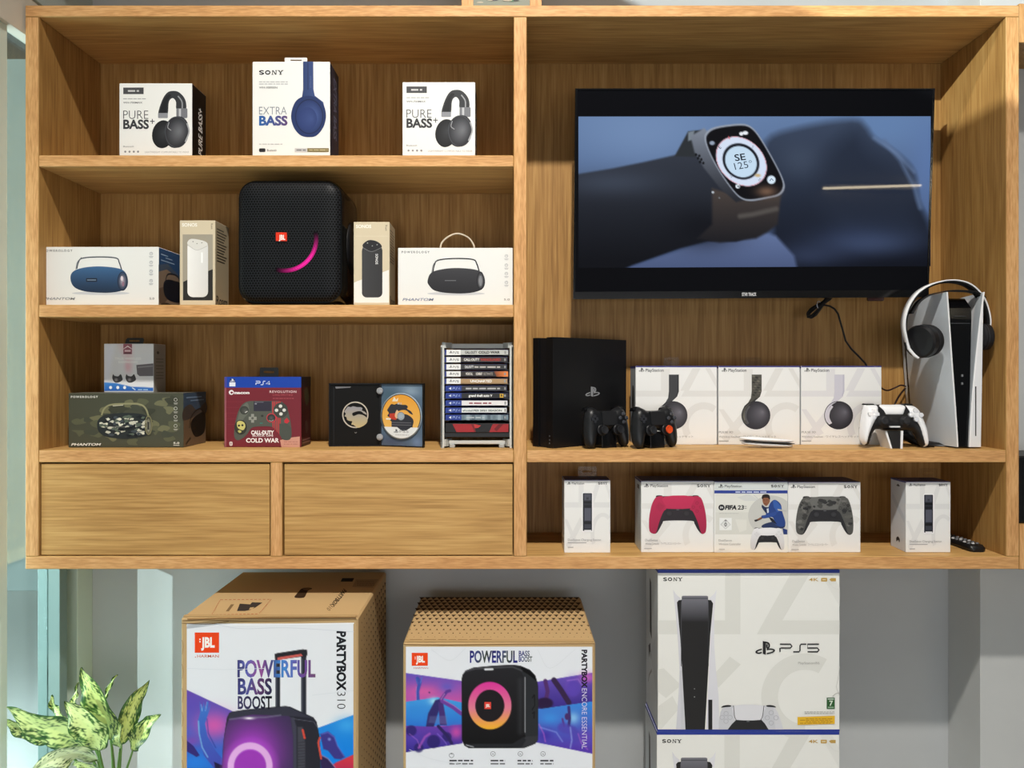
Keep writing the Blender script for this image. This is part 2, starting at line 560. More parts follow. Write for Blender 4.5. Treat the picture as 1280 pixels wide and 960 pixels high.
# ------------------------------------------------------------------ the setting
WY = 0.31                                     # back wall plane
WX = -1.2125                                  # left wall plane
def slab(name, x0, x1, y0, y1, z0, z1, mat, ch=0.001):
    b = MB(); b.box(x0, x1, y0, y1, z0, z1, ch=ch)
    return struct(b.build(name, mat))
slab('floor', -3.2, 4.6, -5.7, WY + 0.12, -0.1, 0.0, 'floor')
slab('wall_back', WX - 0.1, 3.2, WY, WY + 0.12, 0.0, 3.1, 'wall')
slab('wall_rear', -3.2, 4.6, -5.7, -5.6, 0.0, 3.2, 'wall')
slab('baseboard_back', WX, 1.285, WY - 0.012, WY, 0.0, 0.09, 'alu_light')
slab('wall_pillar', 1.285, 3.2, 0.163, WY, 0.0, 3.1, 'pillar')
slab('wall_left', WX - 0.1, WX, -5.6, -0.80, 0.0, 3.1, 'teal')
slab('wall_left_panel', WX - 0.1, WX, -0.80, -0.262, 0.72, 3.1, 'teal')
slab('spot_blocker', WX, 3.2, -0.10, WY, 2.57, 3.1, 'pillar')  # unseen block added to keep the spot off the wall above the cabinet
ZL = Z(20, -0.087)
slab('trim_1', WX - 0.037, WX, -0.262, WY, ZL, Z(0, 0.034), 'beige')
slab('wall_left_upper', WX - 0.1, WX, -0.262, WY, Z(0, 0.034) + 0.008, 3.1, 'teal')
slab('trim_2', WX - 0.1, WX - 0.006, -0.262, WY, Z(0, 0.034), Z(0, 0.034) + 0.008, 'alu')
# glazed side: panes, posts
wf = MB()
wf.box(WX - 0.06, WX, 0.152, 0.186, 0.0, ZL)
o = struct(wf.build('window_1', 'teal_dark'))
for nm, a, b, m in (('mullion', 0.234, WY, 'alu_light'), ('mullion', -0.80, -0.762, 'alu_light'), ('mullion', -0.066, -0.04, 'alu_light')):
    q = MB(); q.box(WX - 0.06, WX - (0.0 if a > 0 else 0.012), a, b, 0.0, ZL if a > -.5 else .72)
    q.build(nm, m, o)
for nm, a, b, xo, m in (('low_pane', -0.762, -0.066, 0.03, 'glass'), ('pane', -0.04, 0.152, 0.03, 'glass'), ('post_panel', 0.186, 0.234, 0.03, 'teal_dark')):  # low_pane is unseen, cut low so sun reaches the plant, not the cabinet
    q = MB(); q.box(WX - xo - 0.006, WX - xo, a, b, 0.0, 0.72 if nm == 'low_pane' else ZL)
    q.build(nm, m, o)
q = MB(); q.box(WX - 0.04, WX - 0.01, -0.262, -0.066, 0.72, ZL)
q.build('post_panel', 'alu_light', o)
# the building outside the glazing
slab('exterior_wall', -5.5, -1.35, 2.6, 2.7, 0.0, 3.2, 'facade')
slab('exterior_ground', -5.5, WX - 0.1, -0.6, 2.6, -0.1, 0.0, 'floor')

# ------------------------------------------------------------------ the oak wall cabinet
cab = thing('wall_cabinet', 'large wall mounted oak cabinet with open shelves, two drawers and a television bay', 'cabinet', (X(653), 0.15, Z(711)))
CB = 0.281                                    # inside face of the back panel
def board(name, x0, x1, z0, z1, axis, y0=0.0, y1=CB, parent=cab):
    b = MB(); b.box(x0, x1, y0, y1, z0, z1, ch=0.0015, fmi={'front': 1})
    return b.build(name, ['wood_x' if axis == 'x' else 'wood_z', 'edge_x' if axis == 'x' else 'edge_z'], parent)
xl0, xl1, xd0, xd1, xr0, xr1 = X(31.5), X(48.5), X(642), X(658.5), X(1257.5), X(1274)
zt1, zt0, zb1, zb0 = Z(6.5), Z(21), S4, Z(711.5)
board('top_panel', xl0, xr1, zt0, zt1, 'x')
board('bottom_panel', xl0, xr1, zb0, zb1, 'x')
board('side_panel', xl0, xl1, zb1, zt0, 'z')
board('side_panel', xr0, xr1, zb1, zt0, 'z')
board('divider', xd0, xd1, zb1, zt0, 'z')
board('shelf', xl1, xd0, Z(208.5), S1, 'x')
board('shelf', xl1, xd0, Z(396.5), S2, 'x')
board('shelf', xl1, xd0, Z(578), S3, 'x')
board('shelf', xd1, xr0, Z(578), S3, 'x')
board('divider', X(338), X(353), zb1, Z(578), 'z')
b = MB(); b.box(xl0, xr1, CB, 0.306, zb0, zt1)
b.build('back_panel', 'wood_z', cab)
def drawer(x0, x1, y0=0.004):
    b = MB(); b.box(x0, x1, y0, y0 + 0.018, Z(694.3), Z(580), ch=0.0012)
    o = b.build('drawer', 'wood_x', cab)
    b = MB(); b.box(x0 + 0.012, x1 - 0.012, y0 + 0.018, 0.255, Z(693), Z(590), ch=0.001)
    b.build('drawer_box', 'wood_x', o)
drawer(X(50), X(336.3)); drawer(X(354.7), X(640.8))

# a second wall unit cut by the right edge of the photograph
lz = MB(); lz.tube([(3.24, -5.575, 2.80), (4.24, -5.575, 2.83)], .011, (255, 236, 200), n=8)
lb = MB(); lb.box(3.22, 4.26, -5.6, -5.583, 2.785, 2.845, (200, 200, 200))
lt = thing('wall_lamp', 'slim lit bar lamp on the rear wall, mirrored in the television', 'lamp', (3.74, -5.59, 2.785))
lz.build('tube', 'lamp', lt); lb.build('mount', 'satin', lt)
nu = thing('wall_shelf_unit', 'second oak wall unit, only its edge showing at the right border', 'shelf', (1.6, 0.08, Z(712)))
for nm, z0, z1 in (('top_panel', Z(53), Z(4)), ('bottom_panel', Z(712), Z(655))):
    b = MB(); b.box(1.2785, 1.95, 0.001, 0.161, z0, z1, fmi={'front': 1}); b.build(nm, ['wood_z', 'edge_z'], nu)
b = MB(); b.box(1.93, 1.95, 0.001, 0.161, Z(655), Z(53)); b.build('side_panel', 'wood_z', nu)
b = MB()
b.box(1.2815, 1.62, 0.006, 0.15, Z(655), Z(570.5), (14, 14, 16), ch=0.004)
b.box(1.29, 1.61, 0.004, 0.006, Z(651), Z(575), (6, 6, 7), ch=0.0008)
tag(b.build('speaker_box', 'satin'), 'black item cut off by the right border, on the second wall unit', 'speaker')

# ------------------------------------------------------------------ cartons
WHITE = (236, 236, 233)
def carton(x0, x1, yt, y, dep, base, col=WHITE, faces=None, ch=0.0012, mb=None):
    """closed card box whose front face spans the photo columns x0..x1; returns mesh builder, front printer, extents"""
    mb = mb or MB()
    e = (X(x0, y), X(x1, y), y, y + dep, base, Z(yt, y))
    mb.box(*e, col=col, ch=ch, faces=faces)
    return mb, front(mb, y), e
def side_print(mb, e, which):
    """(u, v) in 0..1 on a side face: u from the front edge to the back, v down"""
    x0, x1, y0, y1, z0, z1 = e
    if which == 'right': return Print(mb, lambda u, v: (x1, y0 + u * (y1 - y0), z1 - v * (z1 - z0)), (1, 0, 0))
    if which == 'left': return Print(mb, lambda u, v: (x0, y0 + u * (y1 - y0), z1 - v * (z1 - z0)), (-1, 0, 0))
    return Print(mb, lambda u, v: (x0 + u * (x1 - x0), y0 + v * (y1 - y0), z1), (0, 0, 1))
def hang_tab(parent, pts, y, col, slot, th=0.0012, mat='satin'):
    mb = MB()
    P_ = [(X(a, y), Z(b, y)) for a, b in pts]
    H = [(X(a, y), Z(b, y)) for a, b in slot]
    allp = P_ + H
    tri = tessellate_polygon([[Vector((p[0], p[1], 0)) for p in P_], [Vector((p[0], p[1], 0)) for p in H]])
    for yy in (y, y + th):
        mb.add([(p[0], yy, p[1]) for p in allp], [tuple(t) for t in tri], col)
    for L_ in (P_, H):
        n = len(L_)
        V = [(p[0], y, p[1]) for p in L_] + [(p[0], y + th, p[1]) for p in L_]
        mb.add(V, [(i, (i + 1) % n, n + (i + 1) % n, n + i) for i in range(n)], col)
    return mb.build('hang_tab', mat, parent)
def rrpts(x0, y0, x1, y1, r): return rrect(x0, y0, x1, y1, r, 3)
def base_of(e): return ((e[0] + e[1]) / 2, (e[2] + e[3]) / 2, e[4])

def ps_mark(p, x, y, h, col):
    """upright P over a lying S, height h, centred at x, foot at y"""
    k = h / 50.0
    f = lambda u, v: (x + (u - 36) * k, y + (v - 52) * k)
    q = p.sub(f)
    q.poly([(27, 1), (38, 4), (38, 52), (27, 48)], col)
    q.stroke([(36, 6), (46, 9), (50, 16), (48, 25), (42, 26), (42, 13)], 6, col)
    q.stroke([(24, 31), (10, 36), (3, 42), (12, 46), (24, 43)], 5, col)
    q.stroke([(41, 33), (56, 31), (68, 35), (62, 42), (41, 48)], 5, col)
def sony(p, x0, x1, yb, h, col):
    """wide slab-serif wordmark"""
    w = x1 - x0; c = w / 4.2; t = h * 0.22
    cx = [x0 + c * 0.5, x0 + c * 1.55, x0 + c * 2.65, x0 + c * 3.7]
    yt = yb - h
    p.stroke([(cx[0] + c * .36, yt + h * .2), (cx[0], yt + t * .4), (cx[0] - c * .33, yt + h * .28), (cx[0], yb - h * .5), (cx[0] + c * .36, yb - h * .26), (cx[0], yb - t * .4), (cx[0] - c * .36, yb - h * .2)], t * 1.1, col)
    p.ring(cx[1], (yt + yb) / 2, c * .46, h / 2, t * 1.2, col)
    n = cx[2]
    p.rect(n - c * .36, yt, n - c * .24, yb, col); p.rect(n + c * .24, yt, n + c * .36, yb, col)
    p.poly([(n - c * .36, yt), (n - c * .16, yt), (n + c * .36, yb), (n + c * .16, yb)], col)
    p.rect(n - c * .46, yb - t * .6, n - c * .14, yb, col); p.rect(n + c * .14, yt, n + c * .46, yt + t * .6, col)
    q = cx[3]
    p.poly([(q - c * .42, yt), (q - c * .2, yt), (q + c * .06, yb - h * .5), (q - c * .1, yb - h * .42)], col)
    p.poly([(q + c * .42, yt), (q + c * .24, yt), (q - c * .08, yb - h * .5), (q + c * .06, yb - h * .42)], col)
    p.rect(q - c * .1, yb - h * .52, q + c * .1, yb, col)
    p.rect(q - c * .48, yt, q - c * .14, yt + t * .6, col); p.rect(q + c * .14, yt, q + c * .48, yt + t * .6, col); p.rect(q - c * .22, yb - t * .6, q + c * .22, yb, col)
def pstation(p, x, yb, h, col, w=None):
    p.text('PlayStation', x, yb, h, col, w=w, bold=0.006)
def ps5_word(p, x0, x1, y0, y1, col, wt, four=False):
    u = (x1 - x0) / 3.0; m = (y0 + y1) / 2
    for i, k in enumerate('PS4' if four else 'PS5'):
        a, b = x0 + u * i + (u * 0.12 if i else 0), x0 + u * (i + 1)
        if k == 'P': P_ = [(a, y1), (a, m + wt * .3), (a + wt, m), (b - u * .2, m), (b - u * .08, m - (m - y0) * .45), (b - u * .2, y0), (a, y0)]
        elif k == 'S': P_ = [(b + u * .02, y0), (a + u * .5, y0), (a + u * .42, y0 + (m - y0) * .4), (a + u * .42, y1 - (y1 - m) * .4), (a + u * .34, y1), (a - u * .1, y1)]
        elif k == '5': P_ = [(b, y0), (a, y0), (a, m), (b - u * .12, m), (b, m + (y1 - m) * .5), (b - u * .12, y1), (a, y1)]
        else: P_ = [(b - u * .15, y1), (b - u * .15, y0), (a, y1 - (y1 - y0) * .25), (b, y1 - (y1 - y0) * .25)]
        p.stroke(P_, wt, col, smooth=False)
def jbl(p, x0, y0, x1, y1, txt=True):
    p.poly([(x0, y0), (x1, y0), (x1, y1), (x0, y1)], (240, 72, 28))
    if txt:
        w, h = x1 - x0, y1 - y0
        p.text('JBL', x0 + w * .26, y0 + h * .72, h * .46, (250, 245, 240), w=w * .56, bold=0.045)
        for k in (.30, .42): p.rect(x0 + w * .19, y0 + h * k, x0 + w * .245, y0 + h * (k + .07), (250, 245, 240))
def fine_lines(p, x0, x1, ys, h, col, gap=True):
    """rows too small to read, kept as fine broken rules"""
    rnd = random.Random(int(x0 * 7 + ys[0] * 3))
    r = getattr(p, 'root', p); k0 = r.k
    for y in ys:
        u = x0
        while u < x1:
            l = rnd.uniform(2.2, 6.0) * h
            r.k = k0; p.rect(u, y, min(u + l, x1), y + h, col)
            u += l + h * 0.9

# --- headphone cartons with the words PURE BASS+
def pure_bass_box(name_label, dx, dy, y):
    t = zoomed(0, 0, 3.765)
    tf = lambda u, v: (u / 3.765 + dx, v / 3.765 + dy)
    x0, x1, yt = 149 + dx, 240 + dx, 104 + dy
    mb, _, e = carton(x0, x1, yt, y, 0.088, S1, faces={'right': (10, 10, 11), 'top': (30, 30, 32), 'back': (20, 20, 20), 'left': (228, 228, 226)})
    p = front(mb, y, tf=tf)
    K = (58, 58, 62)
    p.rect(580, 412, 676, 443, (72, 72, 76)); fine_lines(p, 602, 654, [424], 8, (200, 200, 200))
    fine_lines(p, 580, 690, [463], 4, (170, 170, 172)); p.text('WH-700MAX', 580, 487, 8, (80, 80, 84), w=90, bold=.01)
    p.text('PURE', 580, 560, 40, (64, 64, 68), w=118, bold=-0.012); p.text('BASS', 580, 605, 40, (52, 52, 56), w=121, bold=.035)
    p.rect(706, 569, 728, 573, K); p.rect(715, 560, 719, 583, K)
    # printed headphones: far cup, band, sliders, near cup
    p.blob([(745, 545), (760, 480), (785, 438), (815, 428), (845, 436), (872, 470), (874, 515), (832, 515), (828, 478), (812, 462), (795, 480), (786, 545)], (52, 54, 58))
    p.blob([(752, 540), (766, 482), (790, 446), (806, 450), (790, 475), (780, 540)], (30, 31, 34))
    p.stroke([(838, 452), (856, 478), (858, 512)], 6, (150, 152, 156))
    p.rrect(744, 532, 790, 556, 4, (142, 144, 150)); p.rrect(830, 510, 882, 556, 5, (118, 120, 126)); p.rect(842, 512, 852, 554, (190, 192, 196))
    p.gell(766, 632, 50, 66, (58, 60, 64), (24, 25, 28), 10, -10, rot=8)
    p.gell(832, 622, 56, 76, (108, 110, 116), (36, 37, 42), 12, -4, rot=14, pw=1.3)
    p.ring(832, 622, 56, 74, 4, (70, 72, 78)); p.stroke([(880, 580), (890, 620), (872, 668)], 6, (170, 172, 176))
    p.stroke([(796, 575), (790, 600), (806, 614)], 4, (150, 152, 156))
    p.text('Bluetooth', 580, 693, 7, (120, 120, 124), w=50); 
    for k in range(4): p.ell(590 + k * 20, 714, 5, 5, (140, 140, 144), n=10)
    p.text('LIGHTWEIGHT COMFORTABLE TO WEAR', 682, 720, 8, (168, 168, 170), w=208)
    q = side_print(mb, e, 'right')
    q.text('PURE BASS+', 0.72, 0.86, 0.26, (225, 225, 225), rot=-90, w=0.62, bold=.02, shear=0.05)
    tag(mb.build('headphone_box', 'card', base=base_of(e)), name_label, 'box', 'white headphone cartons on the top shelf')
pure_bass_box('white headphone box at the left end of the top shelf, black side showing', 0, 0, 0.045)
pure_bass_box('white headphone box at the right end of the top shelf, nearest the upright divider', 354.0, -1.4, 0.035)

# --- tall headphone carton with the navy headphones
T = thing('headphone_box', 'tall white box showing one navy headphone, middle of the top shelf', 'box', (X(364), .09, S1))
mb, _, e = carton(315.5, 412.5, 77, 0.05, 0.098, S1, faces={'right': (34, 40, 62), 'top': (225, 225, 225)})
p = front(mb, 0.05, tf=zoomed(300, 40, 3.765))
sony(p, 87, 205, 201, 21, (30, 30, 32))
fine_lines(p, 90, 225, [233, 243], 4, (176, 178, 182)); p.text('WH-XB900N', 90, 266, 9, (90, 92, 96), w=86, bold=.01)
bl = lambda u, v: (36 + 60 * (u - 90) / 134, 96 - 28 * (u - 90) / 134, 168 - 50 * (u - 90) / 134)
p.text('EXTRA', 90, 389, 37, (110, 118, 132), w=130, bold=-0.012); p.text('BASS', 90, 438, 41, bl, w=134, bold=.04)
p.poly([(297, 139), (345, 139), (346, 270), (352, 300), (392, 330), (404, 380), (300, 400), (262, 350), (292, 305), (297, 270)], lambda u, v: (44 + (u - 297) * .3, 62 + (u - 297) * .3, 108 + (u - 297) * .35))
p.rect(318, 142, 322, 272, (36, 48, 86)); p.text('EXTRA BASS', 336, 262, 7, (90, 104, 150), rot=-90)
p.blob([(322, 300), (378, 322), (404, 378), (396, 440), (362, 486), (322, 495), (282, 484), (250, 442), (241, 385), (266, 322)], (38, 54, 100))
p.gell(326, 400, 62, 76, (72, 92, 146), (40, 56, 104), 26, -10)
p.ring(326, 398, 66, 82, 4, (28, 38, 72)); p.gell(318, 408, 44, 54, (60, 78, 130), (44, 60, 112), 20, 0)
fine_lines(p, 90, 200, [526], 4, (190, 190, 192))
p.rrect(90, 548, 120, 565, 5, (40, 40, 44)); p.text('Bluetooth', 128, 562, 10, (90, 90, 94), w=44)
p.rect(258, 547, 316, 565, (196, 196, 198)); fine_lines(p, 266, 310, [553], 6, (120, 120, 122)); p.rect(317, 547, 418, 565, (128, 116, 76)); fine_lines(p, 326, 412, [553], 5, (186, 176, 140))
q = side_print(mb, e, 'right'); q.text('EXTRA BASS', 0.4, 0.1, 0.34, (104, 112, 142), rot=90, w=0.62, bold=.02)
mb.build('carton', 'card', T)
hang_tab(T, rrpts(355.8, 72, 384, 79, 1.2), 0.053, (228, 228, 226), rrpts(363, 74.6, 377, 76, 0.5), mat='card')

# ------------------------------------------------------------------ second shelf
def phantom_body(p, f, col0, col1, badge):
    pts = [f(*q) for q in ((88, 347), (92, 339), (105, 334.5), (125, 333), (148, 335.5), (157, 341), (160, 352), (157, 361), (145, 365), (128, 366), (105, 364), (92, 358))]
    ys = [q[1] for q in pts]; a, b = min(ys), max(ys)
    p.blob(pts, lambda u, v: tuple(np.array(col0) * (1 - (v - a) / (b - a)) + np.array(col1) * ((v - a) / (b - a))))
def icons(p, x, ys, col):
    for y in ys:
        p.ring(x, y, 2.1, 2.1, .5, col, n=14); p.stroke([(x - 1, y), (x, y - 1), (x + 1, y + .6)], .5, col, smooth=False)
        p.rect(x - 2.6, y + 3.4, x + 2.6, y + 3.9, col); p.rect(x - 2, y + 4.6, x + 2, y + 5.1, col)

mb, p, e = carton(51, 198.3, 308.6, 0.03, 0.128, S2, faces={'right': (44, 78, 120)})
p.text('POWEROLOGY', 54.5, 314.6, 2.6, (70, 72, 76), w=36, bold=.02, spacing=1.5)
p.ell(126, 366.5, 36, 2.2, (206, 209, 214))
p.stroke([(96, 336), (98, 328), (103, 322.8), (124, 321.2), (145, 322.6), (149, 328), (152, 337)], 1.5, (74, 78, 88)); p.stroke([(94.8, 337), (96.6, 328), (102, 321.6)], .8, (120, 124, 132))
phantom_body(p, lambda a, b: (a, b), (64, 104, 148), (30, 46, 70), None)
p.rrect(107.5, 347.6, 121.5, 352.4, .8, (30, 40, 58)); p.rect(109, 349.4, 120, 350.6, (120, 136, 156))
p.gell(153.2, 351.5, 5.2, 10, (196, 180, 190), (52, 62, 84), 0, -1); p.ring(153.2, 351.5, 6.6, 12, 1.4, (36, 48, 70)); p.ell(152.4, 348, 1.6, 3, (226, 214, 220)); p.ell(154, 355, 1.4, 3, (150, 110, 130))
icons(p, 189, (317, 328, 339, 351), (160, 164, 170))
p.text('PHANTOM', 55, 374.8, 3, (150, 154, 160), w=38, shear=.4, bold=.015); p.text('5.0', 187, 374.5, 2.6, (110, 112, 116), w=6)
q = side_print(mb, e, 'right')
q.poly([(0, .38), (.35, .3), (1, .46), (1, 1), (0, 1)], (130, 112, 96)); q.poly([(0, .3), (.4, .24), (1, .42), (1, .46), (.35, .34), (0, .42)], (70, 84, 104))
q.poly([(0, .7), (.3, .64), (.5, .8), (.2, .96), (0, .94)], (92, 76, 64)); q.blob([(.2, .62), (.35, .52), (.7, .5), (1, .54), (1, .84), (.6, .88), (.28, .82)], (20, 26, 38)); q.stroke([(.28, .58), (.4, .42), (.8, .4), (.98, .5)], .03, (40, 44, 52))
for k, (a, b) in enumerate(((.1, .1), (.3, .14), (.1, .2), (.4, .2))): q.rect(a, b, a + .3, b + .016, (150, 176, 204))
q.blob([(.1, .95), (.4, .92), (.7, .97), (.5, 1), (.2, 1)], (60, 48, 40))
tag(mb.build('speaker_box', 'card', base=base_of(e)), 'wide white box picturing a navy blue handled speaker, left end of the second shelf', 'box', 'wide portable speaker cartons')

T = thing('speaker_box', 'wide white box picturing a black handled speaker, with a cord loop on top', 'box', (X(569), .09, S2))
mb, p, e = carton(497.5, 641, 309.8, 0.03, 0.125, S2)
p.text('POWEROLOGY', 502, 316.4, 2.6, (84, 86, 90), w=35, bold=.02, spacing=1.5)
p.ell(570, 367, 36, 2.2, (204, 206, 210))
p.stroke([(541, 341), (543, 331), (548, 325.2), (569, 323.2), (591, 324.4), (596, 330), (599.5, 341)], 1.6, (46, 46, 50)); p.stroke([(539.6, 341), (541.6, 331), (547, 324.6)], .7, (110, 112, 116))
P_ = [(534.5, 351), (539, 341), (553, 336.5), (573, 335), (596, 337.5), (604.5, 344), (606, 355), (601, 362.5), (585, 366.5), (562, 366.5), (544, 363.5), (536.5, 357)]
p.blob(P_, lambda u, v: (62 - (v - 335) * .8, 62 - (v - 335) * .8, 66 - (v - 335) * .8)); p.rect(556, 350.2, 570, 351.2, (110, 110, 114))
p.gell(600.6, 351, 3.6, 9, (190, 192, 196), (60, 60, 64)); p.ring(600.6, 351, 4.8, 11.5, 1.2, (34, 34, 38)); p.rect(599.6, 345, 601.8, 357, (130, 132, 138))
icons(p, 633, (320, 331.5, 342, 353), (172, 174, 178))
p.text('PHANTOM', 503, 376, 3.2, (130, 142, 170), w=38, shear=.4, bold=.015); p.text('5.0', 630, 375.6, 2.4, (120, 122, 126), w=7)
mb.build('carton', 'card', T)
cord = MB(); y = 0.09
cord.tube([(X(a, y), y, Z(b, y)) for a, b in smooth_open([(550, 313), (552, 304), (560, 296), (572, 292), (584, 296), (591, 304), (593.6, 313)])], 0.0022, (205, 192, 170))
cord.build('cord_loop', 'matte', T)

def sonos_box(name_label, x0, x1, yt, y, white):
    KR = (214, 200, 172)
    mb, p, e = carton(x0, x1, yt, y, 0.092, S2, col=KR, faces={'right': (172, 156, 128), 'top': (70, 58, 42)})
    p.text('SONOS', x0 + 3, yt + 7.6, 4, (246, 242, 232), w=19, bold=.03)
    p.text('Roam', x1 - 5.4, yt + 4, 2.6, (90, 82, 68), rot=90, w=7)
    if white:
        p.rect(x0 + 3.8, yt + 17.5, x1 - 3, yt + 100, (164, 156, 140)); p.poly([(x0 + 4.5, yt + 77), (x0 + 16, yt + 71), (x1 - 3, yt + 61), (x1 - 3, yt + 100), (x0 + 4.5, yt + 100)], (44, 42, 40))
        a, b = x0 + 9.8, x0 + 35.6
        p.poly(rrect(a, yt + 26, b, yt + 96, 7), lambda u, v: (244 - (u - a) * .9, 243 - (u - a) * .9, 240 - (u - a) * .9)); p.poly(rrect(a, yt + 56, b, yt + 96, 7), lambda u, v: (244 - (u - a) * .9, 243 - (u - a) * .9, 240 - (u - a) * .9))
        p.blob([(a + .6, yt + 26), (a + 6, yt + 23), (a + 20, yt + 25.5), (b - .6, yt + 29), (b - 3, yt + 33), (a + 12, yt + 36), (a + 1, yt + 31)], (224, 222, 216)); p.stroke([(a + .6, yt + 31), (a + 12, yt + 37), (b - 1, yt + 32)], .8, (196, 194, 188))
        for u, v in ((7, 26.5), (12, 29), (18, 28)): p.ell(a + u, yt + v, .8, .6, (130, 128, 124), n=10)
        p.stroke([(b - 7.6, yt + 40), (b - 7.6, yt + 53)], 2, (252, 252, 250))
    else:
        p.poly([(x0 + 4.6, yt + 74), (x1 - 9, yt + 63), (x1 - 1, yt + 60), (x1 - 1, yt + 101), (x0 + .6, yt + 101), (x0 + .6, yt + 76)], (240, 238, 232)); p.rect(x0 + 2, yt + 17.5, x1 - 2, yt + 18, (226, 214, 190))
        a, b = x0 + 10.4, x0 + 36
        p.poly(rrect(a, yt + 30, b, yt + 94.5, 6), lambda u, v: (66 - (u - a) * .5, 66 - (u - a) * .5, 68 - (u - a) * .5))
        p.blob([(a + .6, yt + 30), (a + 8, yt + 23), (a + 19, yt + 24.5), (b - .6, yt + 31), (b - 8, yt + 36), (a + 10, yt + 36.5)], (44, 44, 47)); p.stroke([(a + .8, yt + 32), (a + 12, yt + 37), (b - 1, yt + 32)], .7, (120, 120, 122))
        for u, v in ((7, 26.5), (13, 30), (19, 28.5)): p.ell(a + u, yt + v, .8, .6, (170, 170, 170), n=10)
        p.text('SONOS', b - 8.6, yt + 40, 3, (232, 232, 232), rot=90, w=13, bold=.02)
    q = side_print(mb, e, 'right'); c = (70, 62, 50)
    for k in range(12): q.rect(.12, .08 + k * .034, .12 + .5 + .28 * ((k * 7) % 4) / 4, .094 + k * .034, c)
    q.text('Roam', .08, .975, .1, (38, 34, 28), w=.8, bold=.015)
    tag(mb.build('speaker_box', 'card', base=base_of(e)), name_label, 'box', 'narrow cream speaker cartons')
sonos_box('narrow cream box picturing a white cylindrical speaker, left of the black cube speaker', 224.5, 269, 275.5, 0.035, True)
sonos_box('narrow cream box picturing a black cylindrical speaker, right of the black cube speaker', 442, 487, 277.4, 0.035, False)

